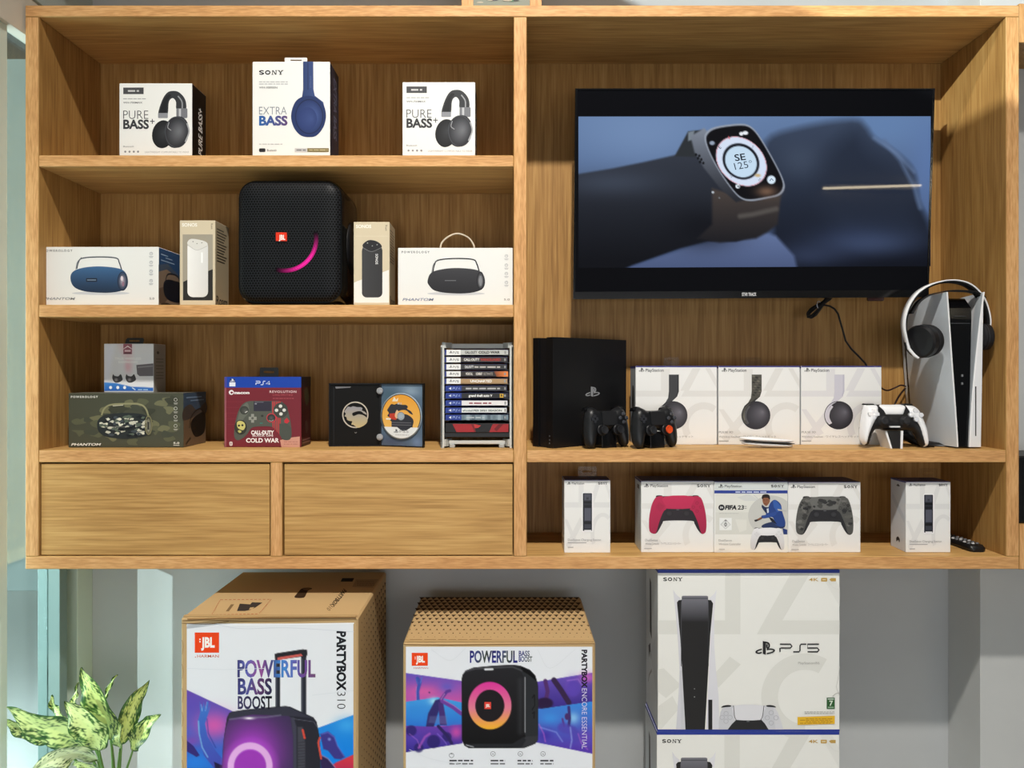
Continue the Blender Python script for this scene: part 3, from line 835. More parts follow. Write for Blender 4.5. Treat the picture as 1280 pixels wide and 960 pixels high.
# --- the real party speaker
def party_speaker():
    y0 = 0.022
    T = thing('party_speaker', 'large black cube speaker with pink light arc and square orange badge', 'speaker', (X(358), .14, S2))
    x0, x1, z0, z1 = X(294.5, y0), X(428, y0), S2 + 0.004, Z(223, y0)
    def ring_at(y, ins, r): return [(a, y, b) for a, b in rrect(x0 + ins, z0 + ins, x1 - ins, z1 - ins, max(r - ins, .004), 7)]
    b = MB(); r = 0.046
    b.loft([ring_at(y0 + .012, .004, r), ring_at(y0 + .02, .0, r), ring_at(.20, .0, r), ring_at(.225, .004, r), ring_at(.245, .022, r), ring_at(.255, .05, r)], (12, 12, 13))
    b.build('housing', 'gloss', T)
    g = MB()
    g.loft([ring_at(y0 + .014, .006, r), ring_at(y0 + .006, .009, r), ring_at(y0 + .001, .02, r), ring_at(y0 - .002, .04, r), ring_at(y0 - .003, .06, r)], (24, 26, 28), cap=(False, True))
    m, N, L, pb = new_mat('speaker_grille')
    tc = N.new('ShaderNodeTexCoord'); mp = N.new('ShaderNodeMapping'); mp.inputs['Scale'].default_value = (160, 160, 160)
    L.new(tc.outputs['Object'], mp.inputs['Vector'])
    sx = N.new('ShaderNodeSeparateXYZ'); L.new(mp.outputs[0], sx.inputs[0])
    def mth(op, a, b_):
        q = N.new('ShaderNodeMath'); q.operation = op
        for i, v in enumerate((a, b_)):
            if hasattr(v, 'links'): L.new(v, q.inputs[i])
            else: q.inputs[i].default_value = v
        return q.outputs[0]
    # honeycomb from three sine gratings
    u, v = sx.outputs['X'], sx.outputs['Z']
    k = 2 * math.pi
    s1 = mth('COSINE', mth('MULTIPLY', v, k), 0)
    s2 = mth('COSINE', mth('MULTIPLY', mth('ADD', mth('MULTIPLY', u, .866), mth('MULTIPLY', v, .5)), k), 0)
    s3 = mth('COSINE', mth('MULTIPLY', mth('SUBTRACT', mth('MULTIPLY', u, .866), mth('MULTIPLY', v, .5)), k), 0)
    s_ = mth('ADD', mth('ADD', s1, s2), s3)
    rp = N.new('ShaderNodeValToRGB'); L.new(mth('MULTIPLY_ADD', s_, .22), rp.inputs[0])
    rp.color_ramp.elements[0].position = .0; rp.color_ramp.elements[0].color = (*lin((78, 82, 88)), 1)
    rp.color_ramp.elements[1].position = .35; rp.color_ramp.elements[1].color = (*lin((2, 2, 3)), 1)
    L.new(rp.outputs[0], pb.inputs['Base Color']); pb.inputs['Roughness'].default_value = .5; pb.inputs['Specular IOR Level'].default_value = .15
    G_ = g.build('grille', m, T)
    # lit arc: three rows of small openings with the lamp behind them
    a = MB(); pr = front(a, y0 - .0036); cx, cy = X(355, y0), 0
    for row in range(5):
        R = 37.6 + row * 1.1
        n = int(150 * R / 38)
        for k_ in range(n):
            t = -12 + 118 * (k_ + .5 * (row % 2)) / n
            f = math.sin(math.pi * min(max((t + 12) / 118, 0), 1)) ** .8 * (0.75 + .25 * (1 - abs(row - 2) / 2))
            tt = math.radians(t)
            pr.k = 1
            pr.ell(355.5 + R * math.cos(tt), 298.5 + R * math.sin(tt), .40, .70, (235 * f, 40 * f, 150 * f), rot=t, n=6)
    a.build('light_ring', 'led', G_)
    q = MB(); q.box(X(345.6, y0), X(359.4, y0), y0 - .0065, y0 - .003, Z(302, y0), Z(291, y0), (226, 52, 24), ch=.0008)
    pr = front(q, y0 - .0065); pr.text('JBL', 348.6, 299.6, 5.8, (250, 240, 235), w=8, bold=.04)
    q.build('badge', 'satin', G_)
    for s in (X(308, y0), X(408, y0)):
        q = MB(); q.box(s - .012, s + .012, .05, .22, S2, z0 + .002, (18, 18, 18), ch=.002); q.build('foot', 'matte', T)
    zc = (z0 + z1) / 2
    for d in (-1, 1):
        cxx = x1 if d > 0 else x0
        q = MB(); q.disc_lathe((cxx - d * .003, .14, zc), (d, 0, 0), [(.07, 0), (.07, .006), (.05, .008), (.001, .008)], (24, 24, 26)); q.build('side_radiator', 'satin', T)
    q = MB(); q.tube([(X(330, y0), .2, z1 - .004), (X(332, y0), .2, z1 + .0), (X(361, y0), .2, z1 + .003), (X(390, y0), .2, z1), (X(392, y0), .2, z1 - .004)], .007, (14, 14, 15)); q.build('carry_handle', 'satin', T)
party_speaker()

# ------------------------------------------------------------------ third shelf, left bay
mb, p, e = carton(85.5, 229.3, 491.3, 0.06, 0.142, S3, col=(74, 76, 62), faces={'right': (112, 92, 72), 'top': (122, 122, 112)})
p = front(mb, .06, tf=zoomed(80, 480, 6.737))
rnd = random.Random(3)
def camo(p, x0, y0, x1, y1, cols, n, s, inside=None):
    for k in range(n):
        cx, cy = rnd.uniform(x0 + s, x1 - s), rnd.uniform(y0 + s * .5, y1 - s * .5)
        if inside and not inside(cx, cy): continue
        m = rnd.randint(7, 9)
        p.blob([(cx + s * rnd.uniform(.35, 1.0) * math.cos(6.283 * j / m), cy + s * .55 * rnd.uniform(.3, 1.0) * math.sin(6.283 * j / m)) for j in range(m)], rnd.choice(cols), k=3)
camo(p, 45, 84, 998, 538, [(92, 94, 72), (62, 64, 52), (112, 112, 84), (70, 74, 62)], 46, 78)
p.text('POWEROLOGY', 60, 116, 16, (232, 232, 226), w=228, bold=.03, spacing=1.4)
p.stroke([(318, 262), (340, 210), (392, 176), (520, 166), (640, 172), (690, 208), (716, 280)], 14, (150, 148, 112)); p.stroke([(412, 184), (500, 177)], 6, (214, 210, 186))
bod = [(280, 340), (300, 290), (360, 258), (500, 244), (650, 252), (720, 286), (742, 340), (730, 400), (680, 440), (520, 462), (360, 444), (296, 400)]
p.blob(bod, (40, 46, 48))
ib = np.array(smooth_closed(bod))
inb = lambda a, b: sd_poly(np.array([[a, b]]), ib)[0] < -24
camo(p, 270, 246, 740, 458, [(206, 206, 190), (228, 226, 208), (92, 104, 92), (24, 28, 34), (70, 78, 86)], 110, 30, inb)
p.rect(412, 358, 518, 363, (120, 118, 116)); p.gell(716, 352, 20, 66, (216, 214, 200), (96, 94, 74)); p.ring(716, 346, 32, 82, 10, (128, 124, 92)); p.rect(706, 318, 724, 384, (60, 62, 58))
for y_ in (132, 206, 276, 352):
    p.ring(944, y_, 15, 15, 4, (196, 196, 186)); p.rect(928, y_ + 26, 962, y_ + 31, (196, 196, 186)); p.rect(932, y_ + 35, 958, y_ + 39, (176, 176, 166))
p.text('PHANTOM', 66, 518, 20, (236, 236, 230), w=244, shear=.4, bold=.03); p.text('5.0', 926, 504, 15, (230, 230, 224), w=50, bold=.03); p.rect(926, 512, 976, 518, (200, 200, 192))
q = side_print(mb, e, 'right'); q.rect(0, 0, 1, .4, (62, 82, 104)); q.blob([(0, .3), (.3, .22), (.6, .34), (1, .2), (1, .42), (.5, .46), (0, .5)], (74, 66, 62)); q.blob([(.3, .6), (.5, .46), (.9, .4), (.98, .6), (.9, .8), (.5, .84)], (26, 24, 22)); q.stroke([(.25, .66), (.35, .44), (.7, .32), (.96, .44)], .03, (46, 38, 32)); q.stroke([(.1, .95), (.3, .84)], .04, (54, 42, 34))
q.rect(.12, .08, .8, .1, (130, 156, 186)); q.rect(.3, .14, .9, .16, (120, 146, 176))
tag(mb.build('speaker_box', 'card', base=base_of(e)), 'wide camouflage speaker box on the third shelf, small box standing on it', 'box', 'wide portable speaker cartons')
camo_top = e[5]

T = thing('earphone_box', 'small white and blue earphone box standing on the camouflage box', 'box', (X(161), .17, camo_top))
y = 0.115
mb, p, e = carton(130, 192, 429.6, y, 0.07, camo_top, col=(206, 208, 212), faces={'right': (150, 146, 138)})  # right face greyer: its shade is put into the colour
p = front(mb, y, tf=zoomed(110, 400, 9.6))
cv = Canvas(194, 287, 784, 852, 9, (232, 233, 237))
cv.poly([(194, 287), (330, 287), (240, 760), (194, 780)], (236, 239, 250), soft=60); cv.glow(480, 560, 50, 90, (240, 188, 200), .8); cv.poly([(360, 287), (540, 287), (520, 620)], (238, 206, 214), soft=80, alpha=.6)
cv.poly([(194, 748), (330, 756), (520, 800), (784, 812), (784, 860), (194, 860)], vgrad(740, 852, (70, 140, 214), (40, 100, 190)), soft=8)
p.canvas(cv)
p.rect(424, 288, 528, 410, (160, 96, 112)); p.poly([(424, 345), (476, 306), (528, 345), (528, 352), (476, 322), (424, 352)], (244, 226, 230)); p.rect(440, 360, 512, 380, (236, 206, 212)); p.rect(436, 390, 516, 404, (96, 60, 72))
p.text('TRUE WIRELESS', 322, 476, 26, (252, 252, 252), w=316, bold=.02); p.text('EARPHONES', 366, 518, 26, (252, 252, 252), w=232, bold=.02)
p.poly([(580, 540), (770, 522), (784, 522), (784, 672), (620, 674), (590, 650)], (112, 108, 114)); p.poly([(596, 560), (780, 545), (780, 560), (596, 576)], (150, 146, 150)); 
for cx in (352, 512):
    p.blob([(cx - 60, 700), (cx - 50, 650), (cx - 34, 668), (cx + 10, 676), (cx + 40, 650), (cx + 60, 690), (cx + 62, 720), (cx + 20, 748), (cx - 30, 748)], (66, 64, 68)); p.gell(cx - 14, 716, 26, 26, (160, 158, 162), (84, 82, 86))
for cx in (272, 358, 440): p.ell(cx, 810, 18, 20, (240, 246, 252), n=14)
p.stroke([(530, 812), (570, 838)], 12, (210, 230, 250)); fine_lines(p, 600, 720, [830], 12, (170, 206, 240))
q = side_print(mb, e, 'right'); q.ell(.35, .18, .1, .03, (70, 66, 62)); fine_lines(q, .2, .8, [.3, .36, .44, .5, .58, .64, .7], .022, (112, 108, 102))
mb.build('carton', 'card', T)
hang_tab(T, [(155.8, 431), (157.5, 424.4), (159.6, 422.4), (179, 422.4), (179.8, 424.4), (178.6, 431)], y + .002, (16, 16, 18), rrpts(161.5, 425, 174.5, 427.2, .8))

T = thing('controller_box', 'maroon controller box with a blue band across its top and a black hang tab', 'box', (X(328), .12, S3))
y = 0.07
mb, p, e = carton(280.8, 376.5, 471, y, 0.094, S3, col=(118, 36, 48), faces={'right': (62, 20, 24), 'top': (24, 60, 150)})  # right face a darker maroon, with the side's shade in its colour
p = front(mb, y, tf=zoomed(270, 455, 8.73))
p.rect(92, 140, 930, 258, (22, 66, 168)); p.rect(92, 140, 118, 258, (70, 70, 150)); p.rect(92, 258, 112, 912, (150, 84, 92))
p.rect(146, 200, 212, 244, (232, 236, 244)); p.rect(150, 160, 208, 198, (40, 54, 110)); ps_mark(p, 179, 196, 34, (230, 234, 244))
ps5_word(p, 436, 590, 188, 226, (214, 224, 244), 9, four=True)
MR = lambda a: tuple(a * np.array((118, 36, 48)))
for k in range(5): p.rect(112, 410 + k * 62, 300 - k * 20, 413 + k * 62, (138, 52, 62))
p.ell(168, 310, 28, 26, (240, 232, 232)); p.ell(172, 312, 14, 12, (118, 36, 48)); p.text('nacon', 202, 326, 28, (242, 236, 236), w=164, bold=.05)
p.text('REVOLUTION', 585, 314, 24, (236, 206, 206), w=292, bold=.02, spacing=1.2); p.text('UNLIMITED', 620, 345, 14, (206, 100, 108), w=220, spacing=1.3); fine_lines(p, 620, 850, [372], 7, (176, 84, 92))
p.poly([(700, 830), (800, 805), (915, 790), (915, 912), (715, 912)], (206, 152, 134)); fine_lines(p, 740, 900, [845, 870], 8, (176, 116, 104))
pad = [(350, 408), (300, 432), (255, 490), (225, 580), (202, 700), (200, 790), (232, 832), (292, 810), (345, 760), (385, 700), (450, 682), (590, 682), (650, 710), (700, 780), (725, 820), (770, 832), (812, 818), (826, 760), (815, 640), (790, 520), (750, 440), (700, 406), (610, 403), (410, 403)]
p.blob(pad, (84, 88, 80), k=3); p.blob([(345, 425), (300, 450), (262, 510), (236, 600), (216, 700), (240, 690), (300, 600), (360, 520)], (104, 108, 98))
for x_ in (614, 634, 656, 676, 694): p.poly([(x_, 408), (x_ + 12, 408), (x_ + 14, 770 - abs(x_ - 676)), (x_ + 4, 750 - abs(x_ - 676))], (196, 52, 62))
p.rect(412, 408, 604, 514, (50, 48, 62)); p.rect(424, 414, 520, 420, (120, 118, 130)); p.rect(424, 428, 446, 440, (150, 150, 160))
p.gell(310, 505, 48, 46, (96, 98, 92), (52, 54, 50), 16, 14); p.stroke([(318, 530), (345, 515)], 10, (206, 206, 200))
p.ell(605, 588, 54, 50, (196, 60, 72)); p.gell(605, 588, 44, 41, (92, 92, 92), (40, 40, 42)); p.stroke([(580, 612), (605, 622), (630, 610)], 7, (160, 160, 160))
p.rect(384, 545, 416, 640, (150, 152, 144)); p.rect(358, 575, 444, 610, (150, 152, 144)); p.ell(400, 592, 14, 14, (96, 98, 92))
p.ell(708, 505, 78, 84, (64, 66, 62))
for cx, cy in ((705, 460), (745, 503), (710, 545), (662, 505)): p.ell(cx, cy, 19, 18, (222, 222, 216)); 
p.ell(506, 566, 14, 12, (50, 52, 48)); p.rect(480, 640, 512, 652, (60, 120, 110)); p.poly([(745, 615), (775, 585), (805, 625), (775, 650), (750, 640)], (196, 52, 62))
p.gell(270, 690, 68, 80, (70, 68, 48), (48, 50, 44)); p.blob([(230, 640), (262, 620), (306, 636), (322, 680), (300, 720), (262, 712), (236, 690)], (206, 200, 120)); p.ell(252, 672, 12, 12, (50, 48, 36)); p.ell(290, 668, 12, 12, (50, 48, 36)); p.blob([(240, 730), (262, 722), (280, 740), (258, 752)], (190, 186, 110))
p.poly([(690, 650), (780, 650), (826, 700), (822, 800), (770, 832), (725, 820), (695, 760)], (74, 80, 74))
p.text('CALL·DUTY', 384, 768, 40, (246, 240, 240), w=250, bold=.05); p.text('OF', 498, 760, 12, (246, 240, 240), bold=.03); p.text('BLACK OPS', 400, 790, 16, (240, 226, 226), w=226, bold=.03); p.text('COLD WAR', 330, 855, 44, (250, 246, 246), w=360, bold=.035)
p.rrect(148, 846, 182, 892, 12, (226, 216, 216)); p.stroke([(158, 862), (174, 876), (166, 884), (166, 854), (174, 862), (158, 876)], 3, (118, 36, 48), smooth=False)
q = side_print(mb, e, 'right'); q.rect(0, 0, 1, .14, (30, 24, 34)); q.blob([(.3, .2), (.6, .16), (.8, .3), (.6, .42), (.4, .36)], (70, 66, 46)); q.blob([(.4, .66), (.6, .64), (.7, .76), (.5, .82)], (84, 60, 56)); fine_lines(q, .12, .9, [.9, .94], .016, (150, 110, 110))
mb.build('carton', 'card', T)
hang_tab(T, rrpts(324.8, 459.4, 348, 473, 1.6), y + .003, (16, 16, 18), rrpts(329.5, 463.8, 342.6, 466.4, 1))
# ------------------------------------------------------------------ opened game case
def dragon(p, cx, cy, r, col, ring_col=None, ratio=1.0):
    """round crest: open-jawed serpent head on a curling neck inside a ring"""
    f = lambda pts: [(cx + (u - 50) / 42 * r * ratio, cy + (v - 50) / 42 * r) for u, v in pts]
    if ring_col: p.ring(cx, cy, r * ratio, r, r * .09, ring_col)
    o = [(285, 375), (310, 345), (345, 350), (372, 340), (420, 350), (470, 352), (488, 372), (478, 388), (520, 410), (540, 442), (505, 428), (470, 402), (430, 400), (390, 410), (362, 427), (368, 452), (388, 456), (440, 437), (500, 450), (545, 490), (540, 540), (500, 575), (440, 600), (405, 585), (372, 562), (352, 560), (362, 522), (330, 517), (300, 502), (292, 472), (268, 458), (285, 430), (266, 405)]
    p.blob([(cx + (u - 400) / 160 * r * ratio, cy + (v - 443) / 160 * r) for u, v in o], col, k=3)
T = thing('game_case', 'opened black game case standing with its disc showing, beside the game rack', 'game', (X(470), .09, S3))
A = (X(411.3, .09), .09); B_ = (X(475.8, .098), .098); E_ = (X(529.6, .054), .054)
zt = Z(479, .09)
def leaf_panel(P0, P1, th=0.007):
    d = Vector((P1[0] - P0[0], P1[1] - P0[1])); n = Vector((d[1], -d[0])).normalized()
    if n[1] > 0: n = -n
    a, b = Vector(P0), Vector(P1)
    mb = MB(); mb.prism([tuple(a), tuple(b), tuple(b - n * th), tuple(a - n * th)], S3, zt, (16, 16, 18))
    rim = 0.0016
    for q0, q1, z0, z1 in ((0, 1, S3, S3 + rim * 2), (0, 1, zt - rim * 2, zt), (0, .02, S3, zt), (.98, 1, S3, zt)):
        c0, c1 = a.lerp(b, q0), a.lerp(b, q1)
        mb.prism([tuple(c0 + n * .003), tuple(c1 + n * .003), tuple(c1), tuple(c0)], z0, z1, (22, 22, 25))
    fn = lambda u, v: (a[0] + d[0] * u, a[1] + d[1] * u, zt - (zt - S3) * v)
    return mb, Print(mb, fn, (n[0], n[1], 0)), n
mb, p, n1 = leaf_panel(A, B_)
p.tf = lambda u, v: ((u - 100) / 590, (v - 85) / 715)
p.rect(112, 100, 690, 790, (7, 7, 8)); p.poly([(170, 124), (350, 124), (340, 136), (178, 146)], (120, 120, 124)); p.rect(150, 130, 158, 790, (34, 34, 38))
dragon(p, 400, 443, 150, lambda u, v: (168 + (v - 443) * .2, 160 + (v - 443) * .12, 146 - (v - 443) * .12), (196, 186, 172))
p.stroke([(392, 640), (404, 650), (416, 640)], 6, (150, 150, 150))
mb.build('cover', 'matte', T)
mb, p, n2 = leaf_panel(B_, E_)
cv = Canvas(0.02, .02, .97, .98, .024, (88, 108, 130))
cv.glow(.7, .12, .3, .12, (150, 170, 188), .8); cv.glow(.2, .2, .25, .15, (70, 96, 112), .8); cv.glow(.3, .9, .4, .12, (64, 74, 100), .8); cv.glow(.85, .92, .15, .1, (120, 140, 180), .7)
p.canvas(cv)
mb.build('tray', 'gloss', T)
# hinge clips
for v in (172, 695):
    zz = zt - (zt - S3) * (v - 85) / 715
    mb = MB(); mb.disc_lathe((B_[0] - .001, B_[1] - .006, zz), (0, -1, 0), [(.0088, 0), (.0088, .002), (.006, .003), (.0005, .003)], (150, 152, 156), n=14); mb.build('clip', 'gloss', T)
# the disc
d = Vector((E_[0] - B_[0], E_[1] - B_[1])); dl = d.length
cz_ = zt - (zt - S3) * ((458 - 80) / 735.0)
uc = (940 - 700) / 485.0
ctr = Vector((B_[0], B_[1], 0)) + Vector((d[0], d[1], 0)) * uc; ctr.z = cz_
nn = Vector((n2[0], n2[1], 0)); tt = Vector((d[0], d[1], 0)).normalized()
mb = MB(); ctr = ctr + nn * 0.003
mb.disc_lathe(tuple(ctr), tuple(nn), [(.0605, -.0006), (.0605, .0006), (.0004, .0006)], (150, 164, 176), n=40)
p = Print(mb, lambda u, v: tuple(ctr + nn * .0007 + tt * (u / 1000) + Vector((0, 0, -v / 1000))), tuple(nn))
p.ell(0, 0, 57.5, 57.5, (46, 44, 48), n=44); p.ell(0, 0, 55.5, 55.5, lambda u, v: (236, 178 + v * .3, 84 + v * .5), n=44)
p.poly([(57.5 * math.cos(math.radians(t)), 57.5 * math.sin(math.radians(t))) for t in range(30, 151, 6)], (232, 236, 238))
dragon(p, -4, -4, 44, (52, 52, 60)); p.rect(-28, 14, 34, 28.6, (52, 52, 60)); p.rect(-28, 16, 30, 18, (98, 98, 106)); p.rect(-28, 22, 30, 24, (98, 98, 106))
p.poly([(-34, -6), (-10, -8), (-14, 10), (-34, 8)], (196, 64, 48)); p.blob([(-12, -16), (-4, -6), (-6, 4), (-14, 6), (-18, -2)], (230, 190, 150)); p.poly([(-20, -50), (-14, -42), (-8, -48), (-10, -38), (-26, -38)], (240, 226, 200))
p.rect(-44, 6, -30, 10, (240, 236, 226)); p.text('M11', -10, -30, 5, (200, 206, 214), bold=.03)
ps_mark(p, -14, 44, 10, (90, 92, 98)); p.text('PS5', -4, 43, 7, (150, 154, 158), w=26); fine_lines(p, -16, 24, [48], 1.6, (180, 182, 186))
p.ell(0, 0, 11, 11, (120, 132, 144)); p.ell(0, 0, 7, 7, (168, 182, 194)); p.ring(0, 0, 9, 9, 1, (206, 214, 222))
tag(mb.build('game_disc', 'gloss', base=tuple(ctr - Vector((0, 0, .0605)))), 'round yellow and black game disc clipped in the opened case', 'disc')

# ------------------------------------------------------------------ game rack and the games in it
RY = 0.045
RX0, RX1 = X(551, RY), X(641.3, RY)
T = thing('game_rack', 'pale grey plastic rack holding the flat stack of games', 'rack', ((RX0 + RX1) / 2, .11, S3))
GREY = (206, 208, 204)
rzt = Z(428.5, RY)
for s, xo in ((1, RX0), (-1, RX1)):
    b = MB()
    prof = [(RY, S3), (RY + .15, S3), (RY + .15, rzt - .014), (RY + .05, rzt + .004), (RY + .03, rzt + .002), (RY, rzt - .008)]
    b.prism(prof, xo, xo + s * 0.0035, GREY, axis=0)
    b.box(min(xo, xo + s * .0088), max(xo, xo + s * .0088), RY, RY + .004, S3, rzt - .01, GREY, ch=.0006)
    sp = b.build('side_panel', 'satin', T)
    for z0, z1 in ((rzt - .013, rzt + .001), (S3 + .004, S3 + .022)):
        b = MB(); b.prism([(xo + s * .0035, RY + .004), (xo + s * .012, RY + .004), (xo + s * .026, RY + .03), (xo + s * .026, RY + .036), (xo + s * .0035, RY + .036)], z0, z1, (188, 190, 187))
        b.build('corner_bracket', 'satin', sp)
b = MB(); b.box(RX0 + .02, RX1 - .02, RY + .03, RY + .036, rzt - .014, rzt - .001, (198, 200, 197)); b.build('top_bar', 'satin', T)
b = MB(); b.box(RX0 + .02, RX1 - .02, RY + .012, RY + .02, S3 + .009, S3 + .019, (198, 200, 197)); b.build('bottom_bar', 'satin', T)
for xx in (RX0 + .022, RX1 - .036):
    b = MB(); b.box(xx, xx + .014, RY + .006, RY + .03, S3, S3 + .0095, (170, 172, 170)); b.build('foot', 'satin', T)
gx0, gx1 = X(556.4, RY), X(636.4, RY)
rows = [112, 172, 232, 290, 350, 410, 470, 531, 591, 650]
NAVY = (34, 44, 92)
games = [
    ('game with a pale grey spine lettered in black, topmost in the rack', True, [(196, 198, 194)], [('CALL·DUTY', 240, 340, (70, 70, 70)), ('COLD WAR', 352, 528, (24, 24, 24))]),
    ('game with a dark spine and red lettering, second from the top of the rack', True, [(66, 60, 58)], [('CALL·DUTY', 230, 360, (236, 234, 230)), ('VANGUARD', 366, 535, (178, 50, 46))]),
    ('game with a dark grey spine, third from the top of the rack', True, [(58, 58, 60)], [('CALL·DUTY', 238, 312, (226, 226, 226)), ('', 318, 530, (200, 196, 190))]),
    ('game with a dark spine fading to orange flame, fourth from the top of the rack', True, [(56, 50, 48)], [('MORTAL', 246, 304, (222, 216, 210)), ('KOMBAT', 330, 384, (226, 220, 214)), ('ULTIMATE', 392, 470, (150, 144, 140))]),
    ('game with a tan spine and white lettering, fifth from the top of the rack', True, [(176, 144, 104)], [('UNCHARTED', 284, 462, (248, 246, 240))]),
    ('game with a blue tab and charcoal spine, sixth from the top', False, [(58, 58, 60)], [('', 246, 530, (186, 186, 186))]),
    ('game with a black spine and small yellow square, seventh from the top of the rack', False, [(38, 38, 40)], [('grand theft auto V', 270, 466, (248, 248, 246))]),
    ('game with a white spine and pinkish lettering, eighth from the top of the rack', False, [(232, 230, 230)], [('', 274, 458, (150, 84, 92))]),
    ('game with a white spine and dark grey lettering, ninth from the top of the rack', False, [(226, 230, 228)], [('eFootball', 222, 304, (120, 130, 128)), ('PES 2021 SEASON', 310, 545, (70, 84, 80))]),
    ('game with a blue grey spine, just above the red one in the rack', False, [(120, 140, 152)], [('', 250, 400, (176, 186, 190))]),
]
ledge = MB()
for i, (lab, five, cols, words_) in enumerate(games):
    yy = RY + 0.004
    z1, z0 = Z(420 + rows[i] / 6.62, yy), Z(420 + (rows[i] + 47) / 6.62, yy)
    b = MB(); case = (196, 204, 214) if five else NAVY
    b.box(gx0 + .002, gx1 - .001 - .002 * (i % 3), yy, yy + .132, z0, z1, (24, 32, 74), ch=.0012, faces={'front': cols[0]})
    p = front(b, yy, tf=zoomed(545, 420, 6.62)); y0, y1 = rows[i] + 2, rows[i] + 46
    if five:
        p.rect(86, y0, 204, y1, (238, 238, 236)); ps_mark(p, 122, y1 - 14, 20, (60, 62, 66)); ps5_word(p, 140, 188, y0 + 16, y1 - 14, (120, 122, 126), 4)
        p.rect(72, y0, 86, y1, (44, 58, 130))
    else:
        p.rect(78, y0, 212, y1, (36, 58, 140)); p.poly([(104, (y0 + y1) / 2), (126, y0 + 10), (126, y1 - 10)], (220, 226, 240)); ps5_word(p, 138, 200, y0 + 14, y1 - 14, (150, 170, 220), 5, four=True)
    if i == 3: p.poly([(480, y0), (596, y0), (596, y1), (500, y1)], lambda u, v: (120 + (u - 480) * 1.1, 60 + (u - 480) * .7, 40 + (u - 480) * .2))
    if i == 4: p.rect(206, y1 - 8, 596, y1, (150, 120, 84))
    if i == 9:
        for k in range(9): p.rect(210 + k * 43, y0, 236 + k * 43, y1, [(104, 122, 132), (146, 164, 174), (84, 100, 112)][k % 3])
    if i == 6: p.rect(528, y0 + 6, 558, y1 - 6, (226, 180, 60)); p.text('R', 536, y1 - 14, 20, (40, 36, 30), bold=.04)
    for t, a, c_, k in words_:
        if not t: fine_lines(p, a, c_, [y0 + 17], 12, k); continue
        p.text(t, a, y0 + 31, 20 if i < 5 or i == 6 else 14, k, w=c_ - a, bold=.035)
    if i in (0, 7, 8): p.rect(566, y0 + 10, 580, y1 - 10, (150, 152, 152))
    else: p.rect(564, y0 + 12, 578, y1 - 12, (150, 152, 156))
    tag(b.build('game', 'card'), lab, 'game', 'games lying flat in the grey rack')
    ledge.box(RX0 + .0035, gx0 + .012, RY + .006, RY + .13, z0 - .0018, z0, (70, 72, 74), ch=.0003)
    ledge.box(gx1 - .012, RX1 - .0035, RY + .006, RY + .13, z0 - .0018, z0, (70, 72, 74), ch=.0003)
yy = RY + .003
z1, z0 = Z(420 + 722 / 6.62, yy), Z(420 + 800 / 6.62, yy)
b = MB(); b.box(gx0 - .0005, gx1 + .0, yy, yy + .136, z0, z1, (26, 24, 26), ch=.0012)
p = front(b, yy, tf=zoomed(545, 420, 6.62))
p.poly([(136, 728), (312, 728), (330, 795), (170, 795)], (164, 34, 40)); p.poly([(470, 728), (600, 728), (600, 795), (440, 795)], (158, 32, 38)); p.poly([(310, 728), (372, 740), (350, 760), (318, 762)], (190, 50, 50)); p.poly([(480, 770), (520, 728), (560, 728), (500, 790)], (110, 18, 24)); p.poly([(312, 728), (330, 795), (318, 795), (290, 728)], (120, 24, 30))
tag(b.build('game', 'card'), 'thicker black and red game case, lowest in the rack', 'game', 'games lying flat in the grey rack')
ledge.box(RX0 + .0035, RX1 - .0035, RY + .006, RY + .13, Z(420 + 838 / 6.62, RY), z0, (20, 20, 22), ch=.0006)
ledge.build('ledge', 'satin', T)

# ------------------------------------------------------------------ black console standing upright
T = thing('game_console', 'tall black layered game console standing upright left of the headset boxes', 'console', (.2, .15, S3))
Bx, By = X(691, .035), .035
e_ = Vector((.77, .638)); t_ = Vector((-.638, .77)); L_ = .28; zt = Z(421.5, .045)
def slab_pts(t0, t1, l0, l1, lean=0.0): return [tuple(Vector((Bx, By)) + t_ * a + e_ * c) for a, c in ((t0, l0), (t1, l0), (t1, l1), (t0, l1))]
for nm, t0, t1, l0, l1, dz in (('upper_layer', 0, .0235, 0, L_, 0), ('middle_layer', .0265, .052, .004, L_ - .004, .002), ('lower_layer', .055, .076, .0, L_, 0)):
    b = MB(); P_ = slab_pts(t0, t1, l0, l1)
    V = [(q[0], q[1], S3 + dz) for q in P_] + [(q[0], q[1], zt - dz) for q in P_]
    b.prism(P_, S3 + dz, zt - dz, (17, 17, 19) if nm != 'middle_layer' else (22, 22, 25))
    if nm == 'upper_layer':
        n = Vector((e_[1], -e_[0], 0))
        A_ = Vector((Bx, By, 0))
        p = Print(b, lambda u, v: (Bx + e_[0] * u * L_, By + e_[1] * u * L_, zt - v * (zt - S3)), tuple(n))
        p.tf = lambda u, v: ((u - 165) / 357 * 1.0, (v - 134) / 532)
        ps_mark(p, 351, 424, 50, (150, 152, 156))
        m_ = -t_ ; p2 = Print(b, lambda u, v: (Bx + t_[0] * u, By + t_[1] * u, zt - v * (zt - S3)), (-e_[0], -e_[1], 0))
        for v in (.885, .92, .95): p2.rect(.010, v, .014, v + .012, (90, 92, 96))
    b.build(nm, 'satin', T)
b = MB(); b.prism(slab_pts(.0232, .0268, .006, L_ - .006), S3 + .003, zt - .003, (6, 6, 7)); b.prism(slab_pts(.0518, .0552, .006, L_ - .006), S3 + .003, zt - .003, (6, 6, 7))
b.build('core', 'matte', T)

